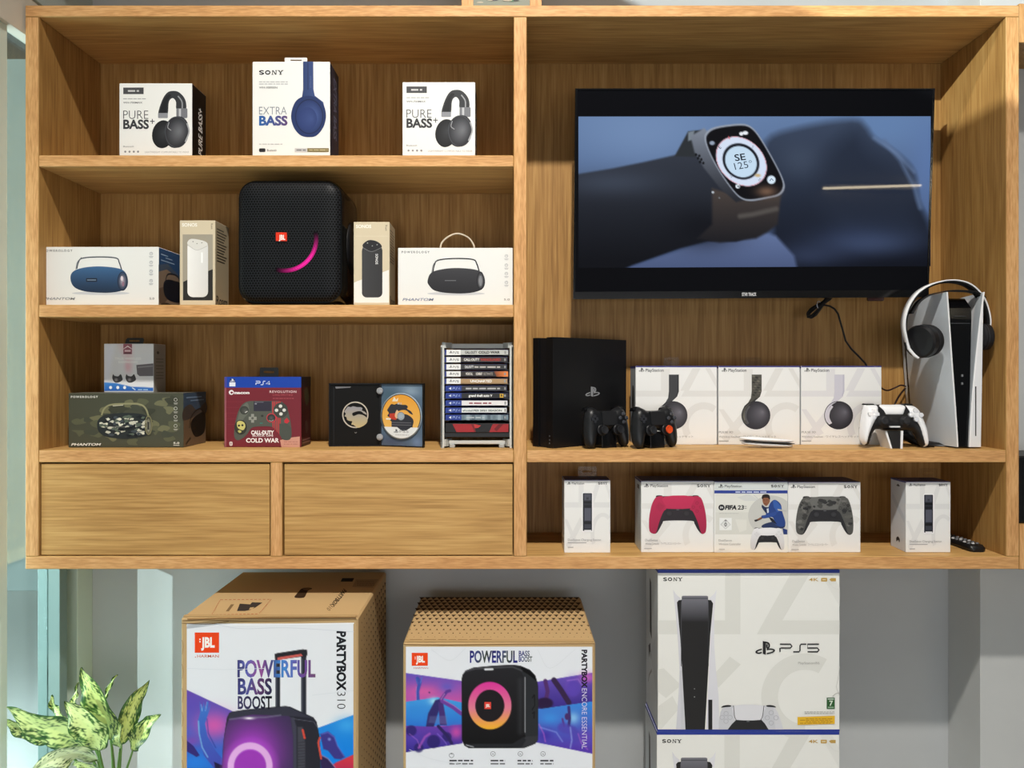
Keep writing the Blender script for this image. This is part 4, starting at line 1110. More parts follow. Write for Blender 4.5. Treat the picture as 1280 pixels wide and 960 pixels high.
# ------------------------------------------------------------------ two black game controllers on their docks
def black_pad(lab, x0, y0, yaw, orange):
    """controller facing the room, grips down on the shelf; local frame: u right, v up, w towards the back, in metres"""
    T = thing('game_controller', lab, 'game controller', (x0, y0, S3), 'black game controllers')
    ca, sa = math.cos(yaw), math.sin(yaw)
    def to3(u, v, w_): 
        u, w_ = u * .93, w_ * .93 + v * 0.12 - .006
        return (x0 + u * ca - w_ * sa, y0 + u * sa + w_ * ca, S3 + v)
    half = [(0, .095), (.022, .096), (.030, .1), (.046, .1045), (.058, .1), (.066, .088), (.071, .066), (.0735, .04), (.071, .014), (.062, .0015), (.050, .001), (.042, .012), (.034, .034), (.026, .043), (0, .0445)]
    out = [(-u, v) for u, v in half[::-1]][:-1] + half[:-1]
    out = smooth_closed([q for i, q in enumerate(out)], 3)
    b = MB(); b.inflate(out, .021, .021, .02, .0042, to3, (21, 22, 25)); b.build('shell', 'satin', T)
    def bump(cx, cy, w_, r, h, col, nm, mat='satin', n=16, prof=None):
        b = MB(); c = to3(cx, cy, w_); ax = (sa, -ca, .12)
        b.disc_lathe(c, ax, prof or [(r, -.004), (r, h * .8), (r * .85, h), (.0003, h)], col, n=n); return b.build(nm, mat, T)
    b = MB(); W_ = -.0218
    b.loft([[to3(u, v, w_) for u, v in rrect(-.024, .060, .024, .094, .003)] for w_ in (-.014, W_ - .001, W_ - .0016)], (27, 28, 31), smooth=False); b.build('touchpad', 'matte', T)
    for s in (-1, 1):
        prof = [(.014, -.006), (.014, .003), (.0125, .004), (.006, .0045), (.0055, .010), (.0095, .012), (.0105, .0145), (.0095, .0165), (.0055, .0155), (.0003, .015)]
        c1 = (214, 74, 28) if (s > 0 and orange) else (36, 37, 41)
        b = MB(); b.disc_lathe(to3(s * .0265, .047, -.019), (sa, -ca, .12), prof, c1, n=20, cols=[(24, 24, 27)] * 4 + [c1] * 5); b.build('thumbstick', 'satin', T)
    b = MB()
    for dx, dz in ((0, .0105), (.0105, 0), (0, -.0105), (-.0105, 0)): b.disc_lathe(to3(.048 + dx, .076 + dz, -.0195), (sa, -ca, .12), [(.0052, -.004), (.0052, .002), (.0042, .003), (.0003, .003)], (64, 66, 72), n=12)
    b.build('face_buttons', 'gloss', T)
    b = MB()
    for u0, u1, v0, v1 in ((-.052, -.044, .0655, .0735), (-.052, -.044, .0785, .0865), (-.0585, -.0505, .072, .08), (-.0455, -.0375, .072, .08)):
        b.loft([[to3(u, v, w_) for u, v in rrect(u0, v0, u1, v1, .0015)] for w_ in (-.014, -.0225, -.0232)], (46, 47, 52), smooth=False)
    b.build('direction_pad', 'satin', T)
    for s in (-1, 1):
        b = MB(); b.loft([[to3(s * (.034 + .03 * k_), .098 + .0045 * math.sin(math.pi * k_) + dz, w_) for w_, dz in ((-.004, -.003), (.004, .004), (.016, .003), (.02, -.004))] for k_ in (0, .25, .5, .75, 1)], (16, 16, 18)); b.build('trigger', 'gloss', T)
    return to3
def pad_dock(lab, x0, y0, yaw, col=(15, 15, 17)):
    ca, sa = math.cos(yaw), math.sin(yaw)
    f = lambda u, w_: (x0 + u * ca - w_ * sa, y0 + u * sa + w_ * ca)
    b = MB()
    lo = [(*f(u, w_), S3) for u, w_ in ((-.024, -.014), (.02, -.014), (.02, .05), (-.024, .05))]
    hi = [(*f(u, w_), S3 + .042) for u, w_ in ((-.024, -.012), (.02, -.012), (.02, .02), (-.024, .02))]
    b.loft([lo, hi], col, smooth=False)
    P_ = Print(b, lambda u, v: (*f(u, -.0142 + .002 * v / .042), S3 + v), (sa, -ca, 0))
    P_.rect(-.0245, .002, -.0232, .038, (96, 98, 104)); P_.rect(.0186, .002, .0196, .036, (40, 40, 44))
    return tag(b.build('controller_stand', 'gloss', base=(x0, y0, S3)), lab, 'stand', 'black controller stands')
c1, c2 = X(757.5, .055), X(818, .05)
black_pad('black game controller in front of the tall black console', c1, .062, .48, False)
black_pad('black game controller with an orange right thumbstick', c2, .058, .45, True)
pad_dock('black stand propping up the controller in front of the tall console', c1 + .004, .066, .48)
pad_dock('black stand propping up the controller with the orange thumbstick', c2 + .004, .062, .45)

# ------------------------------------------------------------------ three headset cartons
PSW, SH = (236, 236, 235), (222, 222, 220)
def ps_shapes(p, x0, y0, x1, y1, col):
    """pale square, triangle, cross and ring running over the face"""
    w, h = x1 - x0, y1 - y0
    R = lambda a, b: (x0 + a * w, y0 + b * h)
    p.poly([R(.31, .03), R(.42, .03), R(.42, .31), R(.31, .31)], col); p.poly([R(.0, .31), R(.42, .31), R(.42, .385), R(.0, .385)], col)
    p.poly([R(.70, .02), R(.80, .02), R(.655, .31), R(.55, .31)], col); p.poly([R(.60, .31), R(1, .31), R(1, .385), R(.56, .385)], col)
    p.poly([R(.86, .02), R(.92, .02), R(1, .17), R(1, .28)], col)
    p.ring(*R(.84, .76), .27 * w, .30 * h, .085 * w, col, a0=150, a1=306)
    p.poly([R(.0, .55), R(.06, .55), R(.28, .86), R(.2, .9)], col); p.poly([R(.34, .52), R(.41, .6), R(.1, .98), R(.03, .92)], col)
def headset_box(lab, x0, x1, kind):
    y = .134
    T = thing('headset_box', lab, 'box', (X((x0 + x1) / 2, y), y + .04, S3), 'white headset cartons')
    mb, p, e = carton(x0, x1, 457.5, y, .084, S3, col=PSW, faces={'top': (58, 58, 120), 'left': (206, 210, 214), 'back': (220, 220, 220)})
    p = front(mb, y); w0, w1 = x0, x1
    ps_shapes(p, x0 + .5, 458.5, x1 - .5, 555, (225, 224, 222) if kind != 'white' else (224, 223, 226))
    p.rect(x0 + .3, 457.3, x1 - .3, 459, (66, 64, 128))
    ox = x0 + 52
    ps_mark(p, x0 + 7.6, 464.8, 5, (52, 52, 56)); p.text('PlayStation', x0 + 12.5, 464.6, 3.7, (70, 70, 74), w=22.5, bold=.01)
    bandc = {'black': (58, 58, 62), 'camo': (78, 76, 70), 'white': (206, 204, 216)}[kind]
    shade = {'black': (44, 44, 48), 'camo': (62, 60, 56), 'white': (190, 188, 204)}[kind]
    f = lambda u, v: (x0 + (u - 10) / 6.095 + 0.2, 440 + v / 6.095)
    q = p.sub(f)
    band = [(262, 172), (338, 172), (338, 300), (325, 340), (290, 372), (250, 402), (228, 440), (216, 490), (224, 530), (236, 546), (222, 552), (200, 528), (187, 490), (190, 450), (206, 412), (236, 384), (256, 350), (262, 300)]
    q.gell(294, 482, 110, 108, (104, 102, 112), (46, 44, 50), 50, -24, pw=.8) 
    q.poly(band, bandc)
    if kind == 'camo':
        rr = random.Random(5)
        for k in range(16):
            cx, cy = 276 + 48 * ((k * 7) % 5) / 4, 186 + k * 9.5
            a_ = min(12, cx - 263, 337 - cx)
            q.blob([(cx - a_, cy), (cx - a_ * .2, cy - rr.uniform(5, 10)), (cx + a_, cy - 2), (cx + a_ * .4, cy + rr.uniform(3, 8))], [(112, 108, 98), (44, 44, 42), (96, 92, 84), (54, 54, 50)][k % 4], k=2)
        q.stroke([(300, 352), (262, 388), (232, 424)], 12, (50, 49, 47)); q.stroke([(214, 450), (204, 490), (210, 520)], 9, (112, 108, 98))
    else:
        q.poly([(326, 172), (338, 172), (338, 300), (325, 340), (318, 330), (326, 300)], shade)
    q.ring(294, 482, 110, 108, 5, (34, 33, 38), a0=120, a1=265)
    q.gell(306, 482, 98, 104, (112, 110, 120), (44, 42, 48), 40, -26, pw=.8)
    q.stroke([(236, 546), (216, 500), (222, 450), (246, 412)], 17 if kind == 'white' else 13, bandc if kind == 'white' else (84, 83, 86))
    GR = (150, 150, 152)
    q.text('PULSE 3D', 12, 618, 15, GR, w=108, bold=.01); q.text('Wireless headset · ワイヤレスヘッドセット', 12, 652, 14, GR, w=436); q.rect(12, 675, 86, 680, GR)
    l = side_print(mb, e, 'left'); l.blob([(.3, .3), (.6, .26), (.7, .5), (.5, .66), (.3, .56)], (70, 70, 74)); l.rect(0, 0, 1, .03, (66, 64, 128))
    mb.build('carton', 'card', T)
    tx = x0 + (45 if kind == 'black' else 44)
    t = MB(); y2 = y + .06
    P_ = [(X(a, y2), Z(b, y2)) for a, b in rrpts(tx - 10, 446.5, tx + 9, 462, 1.5)]; H = [(X(a, y2), Z(b, y2)) for a, b in rrpts(tx - 4, 449.4, tx + 4, 451.4, .9)]
    tri = tessellate_polygon([[Vector((*q_, 0)) for q_ in P_], [Vector((*q_, 0)) for q_ in H]])
    t.add([(a, y2, b) for a, b in P_ + H], [tuple(k) for k in tri], (200, 200, 200)); t.build('hang_tab', M['clear'], T)
m = bpy.data.materials.new('clear_plastic'); m.use_nodes = True
N, L = m.node_tree.nodes, m.node_tree.links; N.clear()
o_ = N.new('ShaderNodeOutputMaterial'); a_ = N.new('ShaderNodeBsdfTransparent'); a_.inputs[0].default_value = (.86, .86, .86, 1); g_ = N.new('ShaderNodeBsdfGlossy'); g_.inputs['Roughness'].default_value = .2
x_ = N.new('ShaderNodeMixShader'); x_.inputs[0].default_value = .02
L.new(a_.outputs[0], x_.inputs[1]); L.new(g_.outputs[0], x_.inputs[2]); L.new(x_.outputs[0], o_.inputs[0])
M['clear'] = m
headset_box('white headset box with a plain black headband picture, leftmost of the three', 794.5, 896.3, 'black')
headset_box('white headset box with a camouflage headband picture, middle of the three', 898.0, 999.8, 'camo')
headset_box('white headset box with a pale lilac headband picture, rightmost of the three', 1001.4, 1102.0, 'white')

# --- slim white accessory lying on the shelf in front of the middle headset box
y = .062
mb = MB()
def lie(u, v, w_): return (X(u, y), y + (v - 552.5) * -.0042 + w_ * 0, S3 + .0)
def almond(scale, z0, z1, col, n=28, sh=0):
    rings = []
    for zz, k in ((z0, .80), (z0 + (z1 - z0) * .3, .96), (z0 + (z1 - z0) * .6, 1.0), (z1 - .0015, .84), (z1, .5)):
        rings.append([(X(959, y) + math.copysign(abs(math.cos(t)) ** .9, math.cos(t)) * .0725 * k * scale + sh * zz, y + math.copysign(abs(math.sin(t)) ** 1.15, math.sin(t)) * .021 * k * scale, S3 + zz + .006 * math.cos(t) * -.6 + .0036) for t in [2 * math.pi * i / n for i in range(n)]])
    mb.loft(rings, col)
almond(.93, 0.0, .009, (222, 222, 224)); almond(1.0, .0080, .0130, (14, 14, 16)); almond(1.0, .0126, .0215, (238, 238, 240), sh=-.15)
tag(mb.build('media_remote', 'satin', base=(X(959, y), y, S3)), 'slim white and black accessory lying in front of the middle headset box', 'remote control')
# ------------------------------------------------------------------ white console with curved side plates
def white_console():
    y0 = .034; T = thing('game_console', 'tall white and black game console with flared side plates, headset hung over it', 'console', (X(1205, y0), .15, S3))
    zb, zt, dep = S3 + .004, Z(365, y0), .235
    def plate(side, xt, xb, inner):
        """curved plate: x varies with height, upper rear corner rounded"""
        b = MB(); nz, ny = 26, 14; rings = []
        xm = {-1: -.010, 1: .004}[side]
        G = []
        for i in range(nz + 1):
            t = i / nz
            row = []
            for j in range(ny + 1):
                s = j / ny
                z_full = zt - .055 * max(0, (s - .35) / .65) ** 2.0 - .008 * s
                z = zb + (z_full - zb) * t
                f = (z - zb) / (zt - zb)
                x = xb + (xt - xb) * f ** 1.7 + xm * math.sin(math.pi * f) * 0.5 + side * .010 * math.sin(math.pi * min(s * 1.1, 1)) - side * .004 * s
                row.append((x, y0 + dep * s, z))
            G.append(row)
        V = [q for r in G for q in r]; n0 = len(V); th = .004
        V += [(q[0] - side * th, q[1] + .0005, q[2]) for q in V]
        W = ny + 1; F = []
        for i in range(nz):
            for j in range(ny):
                a = i * W + j; F.append((a, a + 1, a + W + 1, a + W)); F.append((n0 + a, n0 + a + W, n0 + a + W + 1, n0 + a + 1))
        b.add(V, F, (212, 220, 228), smooth=True)
        E = []
        for i in range(nz):
            for j in (0, ny): a = i * W + j; E.append((a, a + W, n0 + a + W, n0 + a))
        for j in range(ny):
            for i in (0, nz): a = i * W + j; E.append((a, a + 1, n0 + a + 1, n0 + a))
        b.add(V, E, (240, 240, 242))
        return b
    plate(-1, X(1183, y0), X(1196.2, y0), 0).build('side_plate', 'satin', T)
    b = plate(1, X(1231, y0), X(1213.5, y0), 0)
    b.build('side_plate', 'satin', T)
    # disc drive bulge in the lower part of the right plate
    b = MB(); rings = []
    for i in range(15):
        f = i / 14 * .97; z = zb + (zt - zb) * f
        xa = X(1213.5, y0) + (X(1231, y0) - X(1213.5, y0)) * f ** 1.7 + .002 * math.sin(math.pi * f)
        xe = max(xa + .0008, X(1227.4 + 3.2 * f, y0))
        rings.append([(xa, y0 + .002, z), (xe - .002, y0 + .001, z), (xe, y0 + .006, z), (xe, y0 + .16, z), (xa, y0 + .16, z)])
    b.loft(rings, (228, 229, 232), smooth=False); p = front(b, y0 + .0012)
    p.rect(1219.0, 483, 1220.4, 545, (20, 20, 22)); b.build('disc_drive', 'satin', T)
    # glossy black core
    b = MB(); rings = []
    xl0_, xr0_, xl1_, xr1_ = X(1198, y0), X(1213, y0), X(1186.5, y0), X(1217, y0)
    for t in [i / 14 for i in range(15)]:
        z = zb + (zt - .013 - zb) * t
        a = xl0_ + (xl1_ - xl0_) * t; c = xr0_ + (xr1_ - xr0_) * t
        yy = y0 + .007 + (0 if t < .9 else .03 * ((t - .9) / .1) ** 2.2)
        rings.append([(a, yy, z), (c, yy, z), (c, y0 + .22, z - .05 * t), (a, y0 + .22, z - .05 * t)])
    b.loft(rings, (9, 9, 11), smooth=False)
    b.build('core', 'gloss', T)
    b = MB(); zz = Z(404, y0); b.box(xl1_ + .004, xr1_ - .006, y0 + .0055, y0 + .008, zz - .0008, zz + .0008, (70, 72, 76), ch=.0003); b.box(xl1_ + .016, xr1_ - .016, y0 + .0055, y0 + .008, Z(395, y0) - .001, Z(395, y0) + .001, (60, 62, 68), ch=.0003); b.build('vent_edge', 'gloss', T)
    b = MB()
    for v in (468, 478): b.box(X(1203.5, y0), X(1205.5, y0), y0 + .0045, y0 + .008, Z(v + 3, y0), Z(v, y0), (120, 122, 126), ch=.0004)
    b.build('button', 'gloss', T)
    b = MB(); cxx = X(1206, y0)
    b.loft([[(cxx + r * math.cos(t), y0 + .11 + r * 1.05 * math.sin(t), z) for t in [2 * math.pi * i / 28 for i in range(28)]] for r, z in ((.068, S3), (.068, S3 + .004), (.05, S3 + .0095), (.02, S3 + .01))], (20, 20, 22)); b.build('base_stand', 'satin', T)
white_console()

# --- headset hung over the console
def headset():
    y = .056; T = thing('headset', 'white and black wireless headset hung over the top of the white console', 'headphones', (X(1186, y), y, Z(440, y)))
    def P(u, v, dy=0): return (X(u, y), y + dy, Z(v, y))
    out = smooth_open([(1132.5, 428), (1129, 414), (1128.4, 402), (1131, 389), (1137, 376), (1146, 365), (1158, 357), (1172, 352), (1187, 350), (1201, 351.5), (1212, 356), (1221, 363.5), (1229, 374.5), (1234, 388), (1236.3, 400), (1236.3, 408), (1235, 416)], 5)
    b = MB(); n = len(out); rings = []
    for i, (u, v) in enumerate(out):
        a = out[max(i - 1, 0)]; c = out[min(i + 1, n - 1)]
        tx, ty = c[0] - a[0], c[1] - a[1]; l = math.hypot(tx, ty); nx, ny = -ty / l, tx / l
        th = 1.5
        hw = .0125 * (0.55 + .45 * math.sin(math.pi * i / (n - 1)) ** .6) 
        rings.append([P(u, v, -hw), P(u, v, hw), P(u + nx * th, v + ny * th, hw), P(u + nx * th, v + ny * th, -hw)])
    b.loft(rings, (238, 238, 240)); b.build('headband', 'satin', T)
    b = MB(); rings = []
    for i, (u, v) in enumerate(out[3:-2]):
        k = i + 3; a = out[k - 1]; c = out[k + 1]; tx, ty = c[0] - a[0], c[1] - a[1]; l = math.hypot(tx, ty); nx, ny = -ty / l, tx / l
        hw = .0135 * (0.6 + .4 * math.sin(math.pi * k / (n - 1)) ** .6)
        f = lambda q: P(u + nx * q, v + ny * q)
        rings.append([P(u + nx * 1.6, v + ny * 1.6, -hw * .8), P(u + nx * 1.6, v + ny * 1.6, hw), P(u + nx * 3.4, v + ny * 3.4, hw), P(u + nx * 3.4, v + ny * 3.4, -hw * .8)])
    b.loft(rings, (22, 22, 24)); b.build('inner_band', 'matte', T)
    strap = smooth_open([(1139, 391), (1148, 377), (1160, 369), (1174, 365), (1188, 363), (1202, 363.2), (1213, 364), (1222, 366.5), (1229, 372)], 5)
    b = MB(); b.loft([[P(u, v, -.012), P(u, v, .014), P(u, v + 1.2, .014), P(u, v + 1.2, -.012)] for u, v in strap], (26, 26, 28)); b.build('strap', 'matte', T)
    def cup(cu, cv_, ax, rad, dep, ear):
        c = P(cu, cv_); b = MB()
        b.disc_lathe(c, ax, [(rad * .55, -dep * .52), (rad * .9, -dep * .5), (rad, -dep * .36), (rad * 1.0, -dep * .02), (rad * .97, 0), (rad * .97, .002), (.0005, .002)], (21, 21, 24), n=32, cols=[(20, 20, 23)] * 4 + [(52, 52, 56)] * 2)
        o = b.build('ear_cup', 'satin', T)
        b = MB(); b.disc_lathe(c, ax, [(rad * .9, .0018), (rad * 1.02, .004), (rad * .98, dep * .42), (rad * .7, dep * .5), (.0005, dep * .5)], (28, 28, 31), n=32)
        b.build('ear_cushion', 'matte', o)
    cup(1154.5, 426.5, (.86, .48, .1), .0425, .048, 0)
    b = MB(); b.tube([P(1132.5, 428, -.006), P(1134, 436, -.008), P(1139, 444, -.014), P(1143, 448, -.02)], [.0035, .004, .004, .003], (232, 232, 235)); b.build('cup_arm', 'satin', T)
    cup(1229.3, 421, (-.99, .1, -.02), .034, .024, 1)
headset()

# --- white and black controller and its stand
def white_pad():
    y = .052
    T = thing('game_controller', 'white and black game controller propped up in front of the white console', 'game controller', (X(1117, y), y, S3))
    def to3(u, v, w_): 
        px, py = 1070 + u / 12, 490 + v / 12
        z = Z(py, y)
        return (X(px, y), y + w_ + (z - S3) * .16, z - 0.0)
    tip = (Z(490 + 838 / 12, y) - S3)
    sh = S3 - Z(490 + 832 / 12, y)
    def t3(u, v, w_):
        q = to3(u, v, w_); return (q[0], q[1], q[2] + max(sh, 0) + .0005)
    body = [(200, 198), (340, 196), (560, 198), (760, 200), (890, 212), (950, 252), (1000, 360), (1046, 500), (1068, 640), (1062, 760), (1020, 822), (970, 812), (930, 740), (890, 650), (850, 600), (800, 580), (680, 578), (440, 572), (320, 566), (270, 600), (220, 700), (185, 792), (140, 800), (92, 765), (72, 680), (78, 580), (96, 460), (130, 330), (160, 245)]
    b = MB(); b.inflate(smooth_closed(body, 3), 130, .020, .024, 24, t3, (24, 24, 27)); b.build('body', 'satin', T)
    wide = lambda L_, d: [(u + d * (1 if abs(u - 560) > 300 else 0), v + (8 if v > 730 else 0)) for u, v in L_]
    lw = [(192, 202), (345, 200), (356, 262), (376, 345), (330, 405), (270, 500), (215, 620), (165, 740), (140, 795), (94, 762), (74, 680), (80, 580), (98, 460), (132, 330), (160, 250)]
    rw = [(762, 204), (888, 214), (948, 254), (998, 360), (1044, 500), (1066, 640), (1060, 758), (1020, 818), (985, 812), (952, 740), (910, 620), (862, 510), (800, 410), (740, 350), (750, 280)]
    for w_ in (wide(lw, -9), wide(rw, 9)):
        b = MB(); b.inflate(smooth_closed(w_, 3), 110, .0245, .018, 22, t3, (236, 237, 240))
        b.build('grip_shell', 'satin', T)
    b = MB(); b.inflate(smooth_closed([(362, 204), (560, 198), (756, 204), (742, 300), (715, 372), (690, 378), (420, 376), (392, 350), (374, 280)], 3), 70, .0225, .005, 22, t3, (240, 240, 242)); b.build('touchpad', 'satin', T)
    ax = (0, -1, .16)
    for cx in (382, 708):
        b = MB(); b.disc_lathe(t3(cx, 436, -.019), ax, [(.0135, -.004), (.0135, .002), (.0065, .003), (.006, .008), (.0095, .010), (.0105, .0125), (.0095, .014), (.005, .013), (.0003, .0128)], (34, 34, 37), n=20); b.build('thumbstick', 'satin', T)
    b = MB()
    for cx, cy in ((868, 282), (796, 344), (944, 346), (870, 410)): b.disc_lathe(t3(cx, cy, -.0225), ax, [(.0066, -.004), (.0066, .0012), (.0058, .0024), (.0003, .0026)], (214, 216, 222), n=14, cols=[(176, 178, 186), (176, 178, 186), (218, 220, 226)])
    b.build('face_buttons', 'gloss', T)
    b = MB()
    for u0, v0, u1, v1 in ((214, 258, 268, 318), (214, 346, 268, 404), (162, 306, 226, 356), (258, 306, 322, 356)):
        b.loft([[t3(u, v, w_) for u, v in rrect(u0, v0, u1, v1, 14)] for w_ in (-.016, -.0238, -.0246)], (212, 214, 222), smooth=False)
    b.build('direction_pad', 'gloss', T)
    for u0, u1 in ((190, 320), (780, 900)):
        b = MB(); b.loft([[t3(u, v, w_) for v, w_ in ((204, -.006), (184, .002), (182, .014), (204, .022))] for u in (u0, u0 + 20, u1 - 20, u1)], (20, 20, 22)); b.build('trigger', 'gloss', T)
    b = MB(); b.loft([[t3(u, v, w_) for u, v in rrect(474, 508, 626, 530, 9)] for w_ in (-.01, -.0206, -.0212)], (206, 208, 212), smooth=False); b.build('mute_bar', 'gloss', T)
    T = thing('controller_stand', 'small black stand with white edges under the white controller', 'stand', (X(1115.5, y), y, S3))
    def wedge(pts, col, nm, off, bk):
        b = MB(); fr = [(X(1070 + u / 12, y), y + off + (860 - v) * .00004, max(Z(490 + v / 12, y), S3)) for u, v in pts]
        b.loft([fr, [(q[0], q[1] + bk, q[2]) for q in fr]], col, smooth=False); b.build(nm, 'satin', T)
    wedge([(448, 578), (652, 578), (612, 880), (488, 880)], (22, 22, 25), 'support', -.016, .034)
    wedge([(412, 580), (444, 580), (488, 880), (462, 880)], (226, 226, 228), 'side_fin', -.018, .05)
    wedge([(656, 580), (690, 580), (640, 880), (610, 880)], (226, 226, 228), 'side_fin', -.018, .05)
white_pad()

# ------------------------------------------------------------------ television
def television():
    yt, yb = .118, .138
    TL, TR, BL, BR = [Vector((X(a, q), q, Z(b, q))) for a, b, q in ((719, 111, yt), (1168, 111, yt), (716, 374, yb), (1160, 371.5, yb))]
    T = thing('television', 'flat television in the right bay showing a wrist with a watch', 'television', tuple((BL + BR) / 2))
    nrm = (BL - TL).cross(TR - TL).normalized()
    if nrm.y > 0: nrm = -nrm
    S = lambda u, v: (TL * (1 - u) + TR * u) * (1 - v) + (BL * (1 - u) + BR * u) * v
    def pane(u0, v0, u1, v1, f, bk, col, nm, mat):
        b = MB(); q = [S(u0, v0), S(u1, v0), S(u1, v1), S(u0, v1)]
        b.loft([[tuple(p_ + nrm * f) for p_ in q], [tuple(p_ - nrm * bk) for p_ in q]], col, smooth=False); return b.build(nm, mat, T)
    pane(0, 0, 1, 1, 0, .012, (10, 10, 12), 'frame', 'gloss')
    b = MB(); q = [S(.05, .12), S(.95, .12), S(.95, .97), S(.05, .97)]; q2 = [S(.12, .25), S(.88, .25), S(.88, .92), S(.12, .92)]
    b.loft([[tuple(p_ - nrm * .0121) for p_ in q], [tuple(p_ - nrm * .03) for p_ in q], [tuple(p_ - nrm * .062) for p_ in q2]], (16, 16, 18), smooth=False); b.build('rear_housing', 'matte', T)
    # bezel
    for nm, a in (('bezel', (0, 0, 1, .007)), ('bezel', (0, .965, 1, 1)), ('bezel', (0, .007, .006, .965)), ('bezel', (.994, .007, 1, .965))):
        pane(*a, .003, 0, (13, 13, 15), nm, 'gloss')
    # screen: emissive picture; artwork coordinates follow the 2x study of the picture
    b = MB()
    inv = lambda u, v: (lambda px, py: ((px - (719 - 3 * (py - 111) / 263)) / (449 - 5 * (py - 111) / 263), (py - 111) / 262.3))(640 + u / 2, v / 2)
    p = Print(b, lambda u, v: tuple(S(*inv(u, v))), tuple(nrm), lift=.00001)
    sxy = lambda a, c_: (inv(0, 0), 0)
    # glass over the whole panel
    q = [S(.006, .007), S(.994, .007), S(.994, .965), S(.006, .965)]
    b.add([tuple(k + nrm * .0012) for k in q], [(0, 1, 2, 3)], (4, 5, 7))
    p.fn = lambda u, v: tuple(S(*inv(u, v)) + nrm * .0013)
    cv = Canvas(166, 291, 1046, 668, 2.3, (88, 110, 146))
    cv.mix(np.ones(len(cv.G)), vgrad(291, 668, (98, 124, 164), (58, 74, 108)))
    cv.glow(330, 330, 260, 120, (116, 142, 182), .8); cv.glow(930, 310, 160, 80, (98, 128, 172), .9); cv.glow(1040, 420, 60, 160, (92, 120, 170), .7)
    cv.glow(780, 600, 220, 90, (70, 84, 116), .8)
    # blurred hand
    cv.poly([(635, 352), (720, 318), (850, 298), (884, 316), (905, 345), (962, 384), (1004, 430), (1014, 500), (1046, 580), (1046, 700), (700, 700), (650, 560), (640, 440)], vgrad(300, 660, (58, 70, 92), (13, 17, 27)), soft=22, smooth=True)
    cv.poly([(850, 330), (900, 380), (980, 440), (1000, 520), (1030, 600), (900, 620), (800, 560), (760, 430)], (34, 42, 58), soft=60, alpha=.8, smooth=True)
    cv.line([(930, 352), (970, 400), (1006, 470), (1020, 520)], 10, (92, 112, 146), soft=10, alpha=.7)
    cv.glow(720, 400, 70, 60, (72, 84, 104), .5); cv.glow(860, 600, 160, 50, (48, 60, 88), .7); cv.glow(740, 640, 120, 40, (58, 70, 100), .6); cv.glow(900, 610, 130, 34, (66, 80, 112), .55); cv.line([(905, 345), (962, 384), (1004, 430)], 7, (120, 144, 184), soft=9, alpha=.45)
    # pale cloth under the wrist
    cv.poly([(230, 690), (300, 664), (420, 624), (520, 596), (610, 574), (660, 590), (705, 640), (720, 700)], vgrad(570, 670, (100, 118, 160), (74, 88, 124)), soft=10)
    # forearm
    cv.poly([(150, 436), (250, 420), (330, 404), (420, 384), (480, 390), (560, 520), (620, 586), (560, 604), (490, 602), (420, 620), (300, 662), (240, 690), (150, 690)], vgrad(390, 650, (50, 55, 66), (13, 15, 20)), soft=6)
    cv.glow(250, 455, 160, 40, (74, 84, 102), .5); cv.glow(480, 570, 110, 60, (14, 16, 22), .8)
    # strap and case
    cv.poly([(406, 390), (440, 328), (476, 324), (462, 392)], (44, 48, 52), soft=4); cv.poly([(440, 330), (456, 326), (452, 348), (440, 352)], (120, 130, 140), soft=4)
    cv.poly([(500, 470), (600, 500), (672, 488), (664, 560), (640, 580), (610, 596), (520, 606), (462, 596), (500, 560)], vgrad(480, 606, (70, 62, 58), (26, 26, 30)), soft=8)
    cv.line([(570, 540), (600, 536), (660, 522)], 12, (92, 88, 84), soft=8, alpha=.7)
    cv.poly([(446, 340), (480, 320), (500, 340), (530, 420), (580, 500), (560, 505), (520, 470), (480, 420), (456, 380)], vgrad(320, 500, (128, 136, 150), (38, 40, 46)), soft=5)
    for k in range(3):
        for j in range(2): cv.ell(460 + j * 8 + k * 5, 386 + k * 9 + j * 3, 3, 3.4, (16, 18, 22), soft=2)
    cv.ell(502, 480, 3, 3, (190, 200, 210), soft=2); cv.ell(518, 494, 2, 2, (120, 124, 130), soft=2)
    rim = smooth_closed([(481, 348), (486, 330), (505, 318), (545, 311), (582, 310), (604, 322), (625, 350), (652, 396), (676, 444), (681, 470), (668, 488), (636, 496), (598, 502), (574, 497), (553, 478), (520, 432), (494, 385)], 4)
    cv.poly(rim, (150, 158, 172), soft=3)
    cen = np.array([580, 408]); cv.poly([tuple(cen + (np.array(q_) - cen) * .955) for q_ in rim], (12, 12, 15), soft=3)
    cv.glow(636, 478, 34, 18, (120, 92, 74), .9)
    cv.ell(573, 403, 70, 54, (212, 224, 244), soft=2.4, rot=42); cv.ring(573, 403, 70, 54, 1.6, (220, 170, 184), rot=42)
    cv.ring(572, 403, 49, 42, 7, (24, 28, 36), soft=2.4, rot=42); cv.ell(572, 404, 42, 36, (196, 220, 240), soft=2.4, rot=42)
    cv.ell(648, 449, 10.5, 10.5, (214, 232, 246), soft=2.4); cv.ell(564, 465, 5.5, 5.5, (226, 236, 244), soft=2); cv.ell(565, 465, 2, 2, (40, 46, 52), soft=2)
    cv.ell(500, 357, 6.5, 5, (150, 164, 184), soft=3); cv.ell(573, 334, 5, 4.4, (236, 240, 246), soft=2); cv.ell(583, 332, 7, 4.6, (236, 240, 246), soft=2)
    cv.ell(614, 438, 7, 4, (200, 176, 130), soft=4); cv.line([(541, 341), (543, 346)], 2.4, (200, 90, 100), soft=2)
    p.canvas(cv)
    D_ = (24, 32, 44)
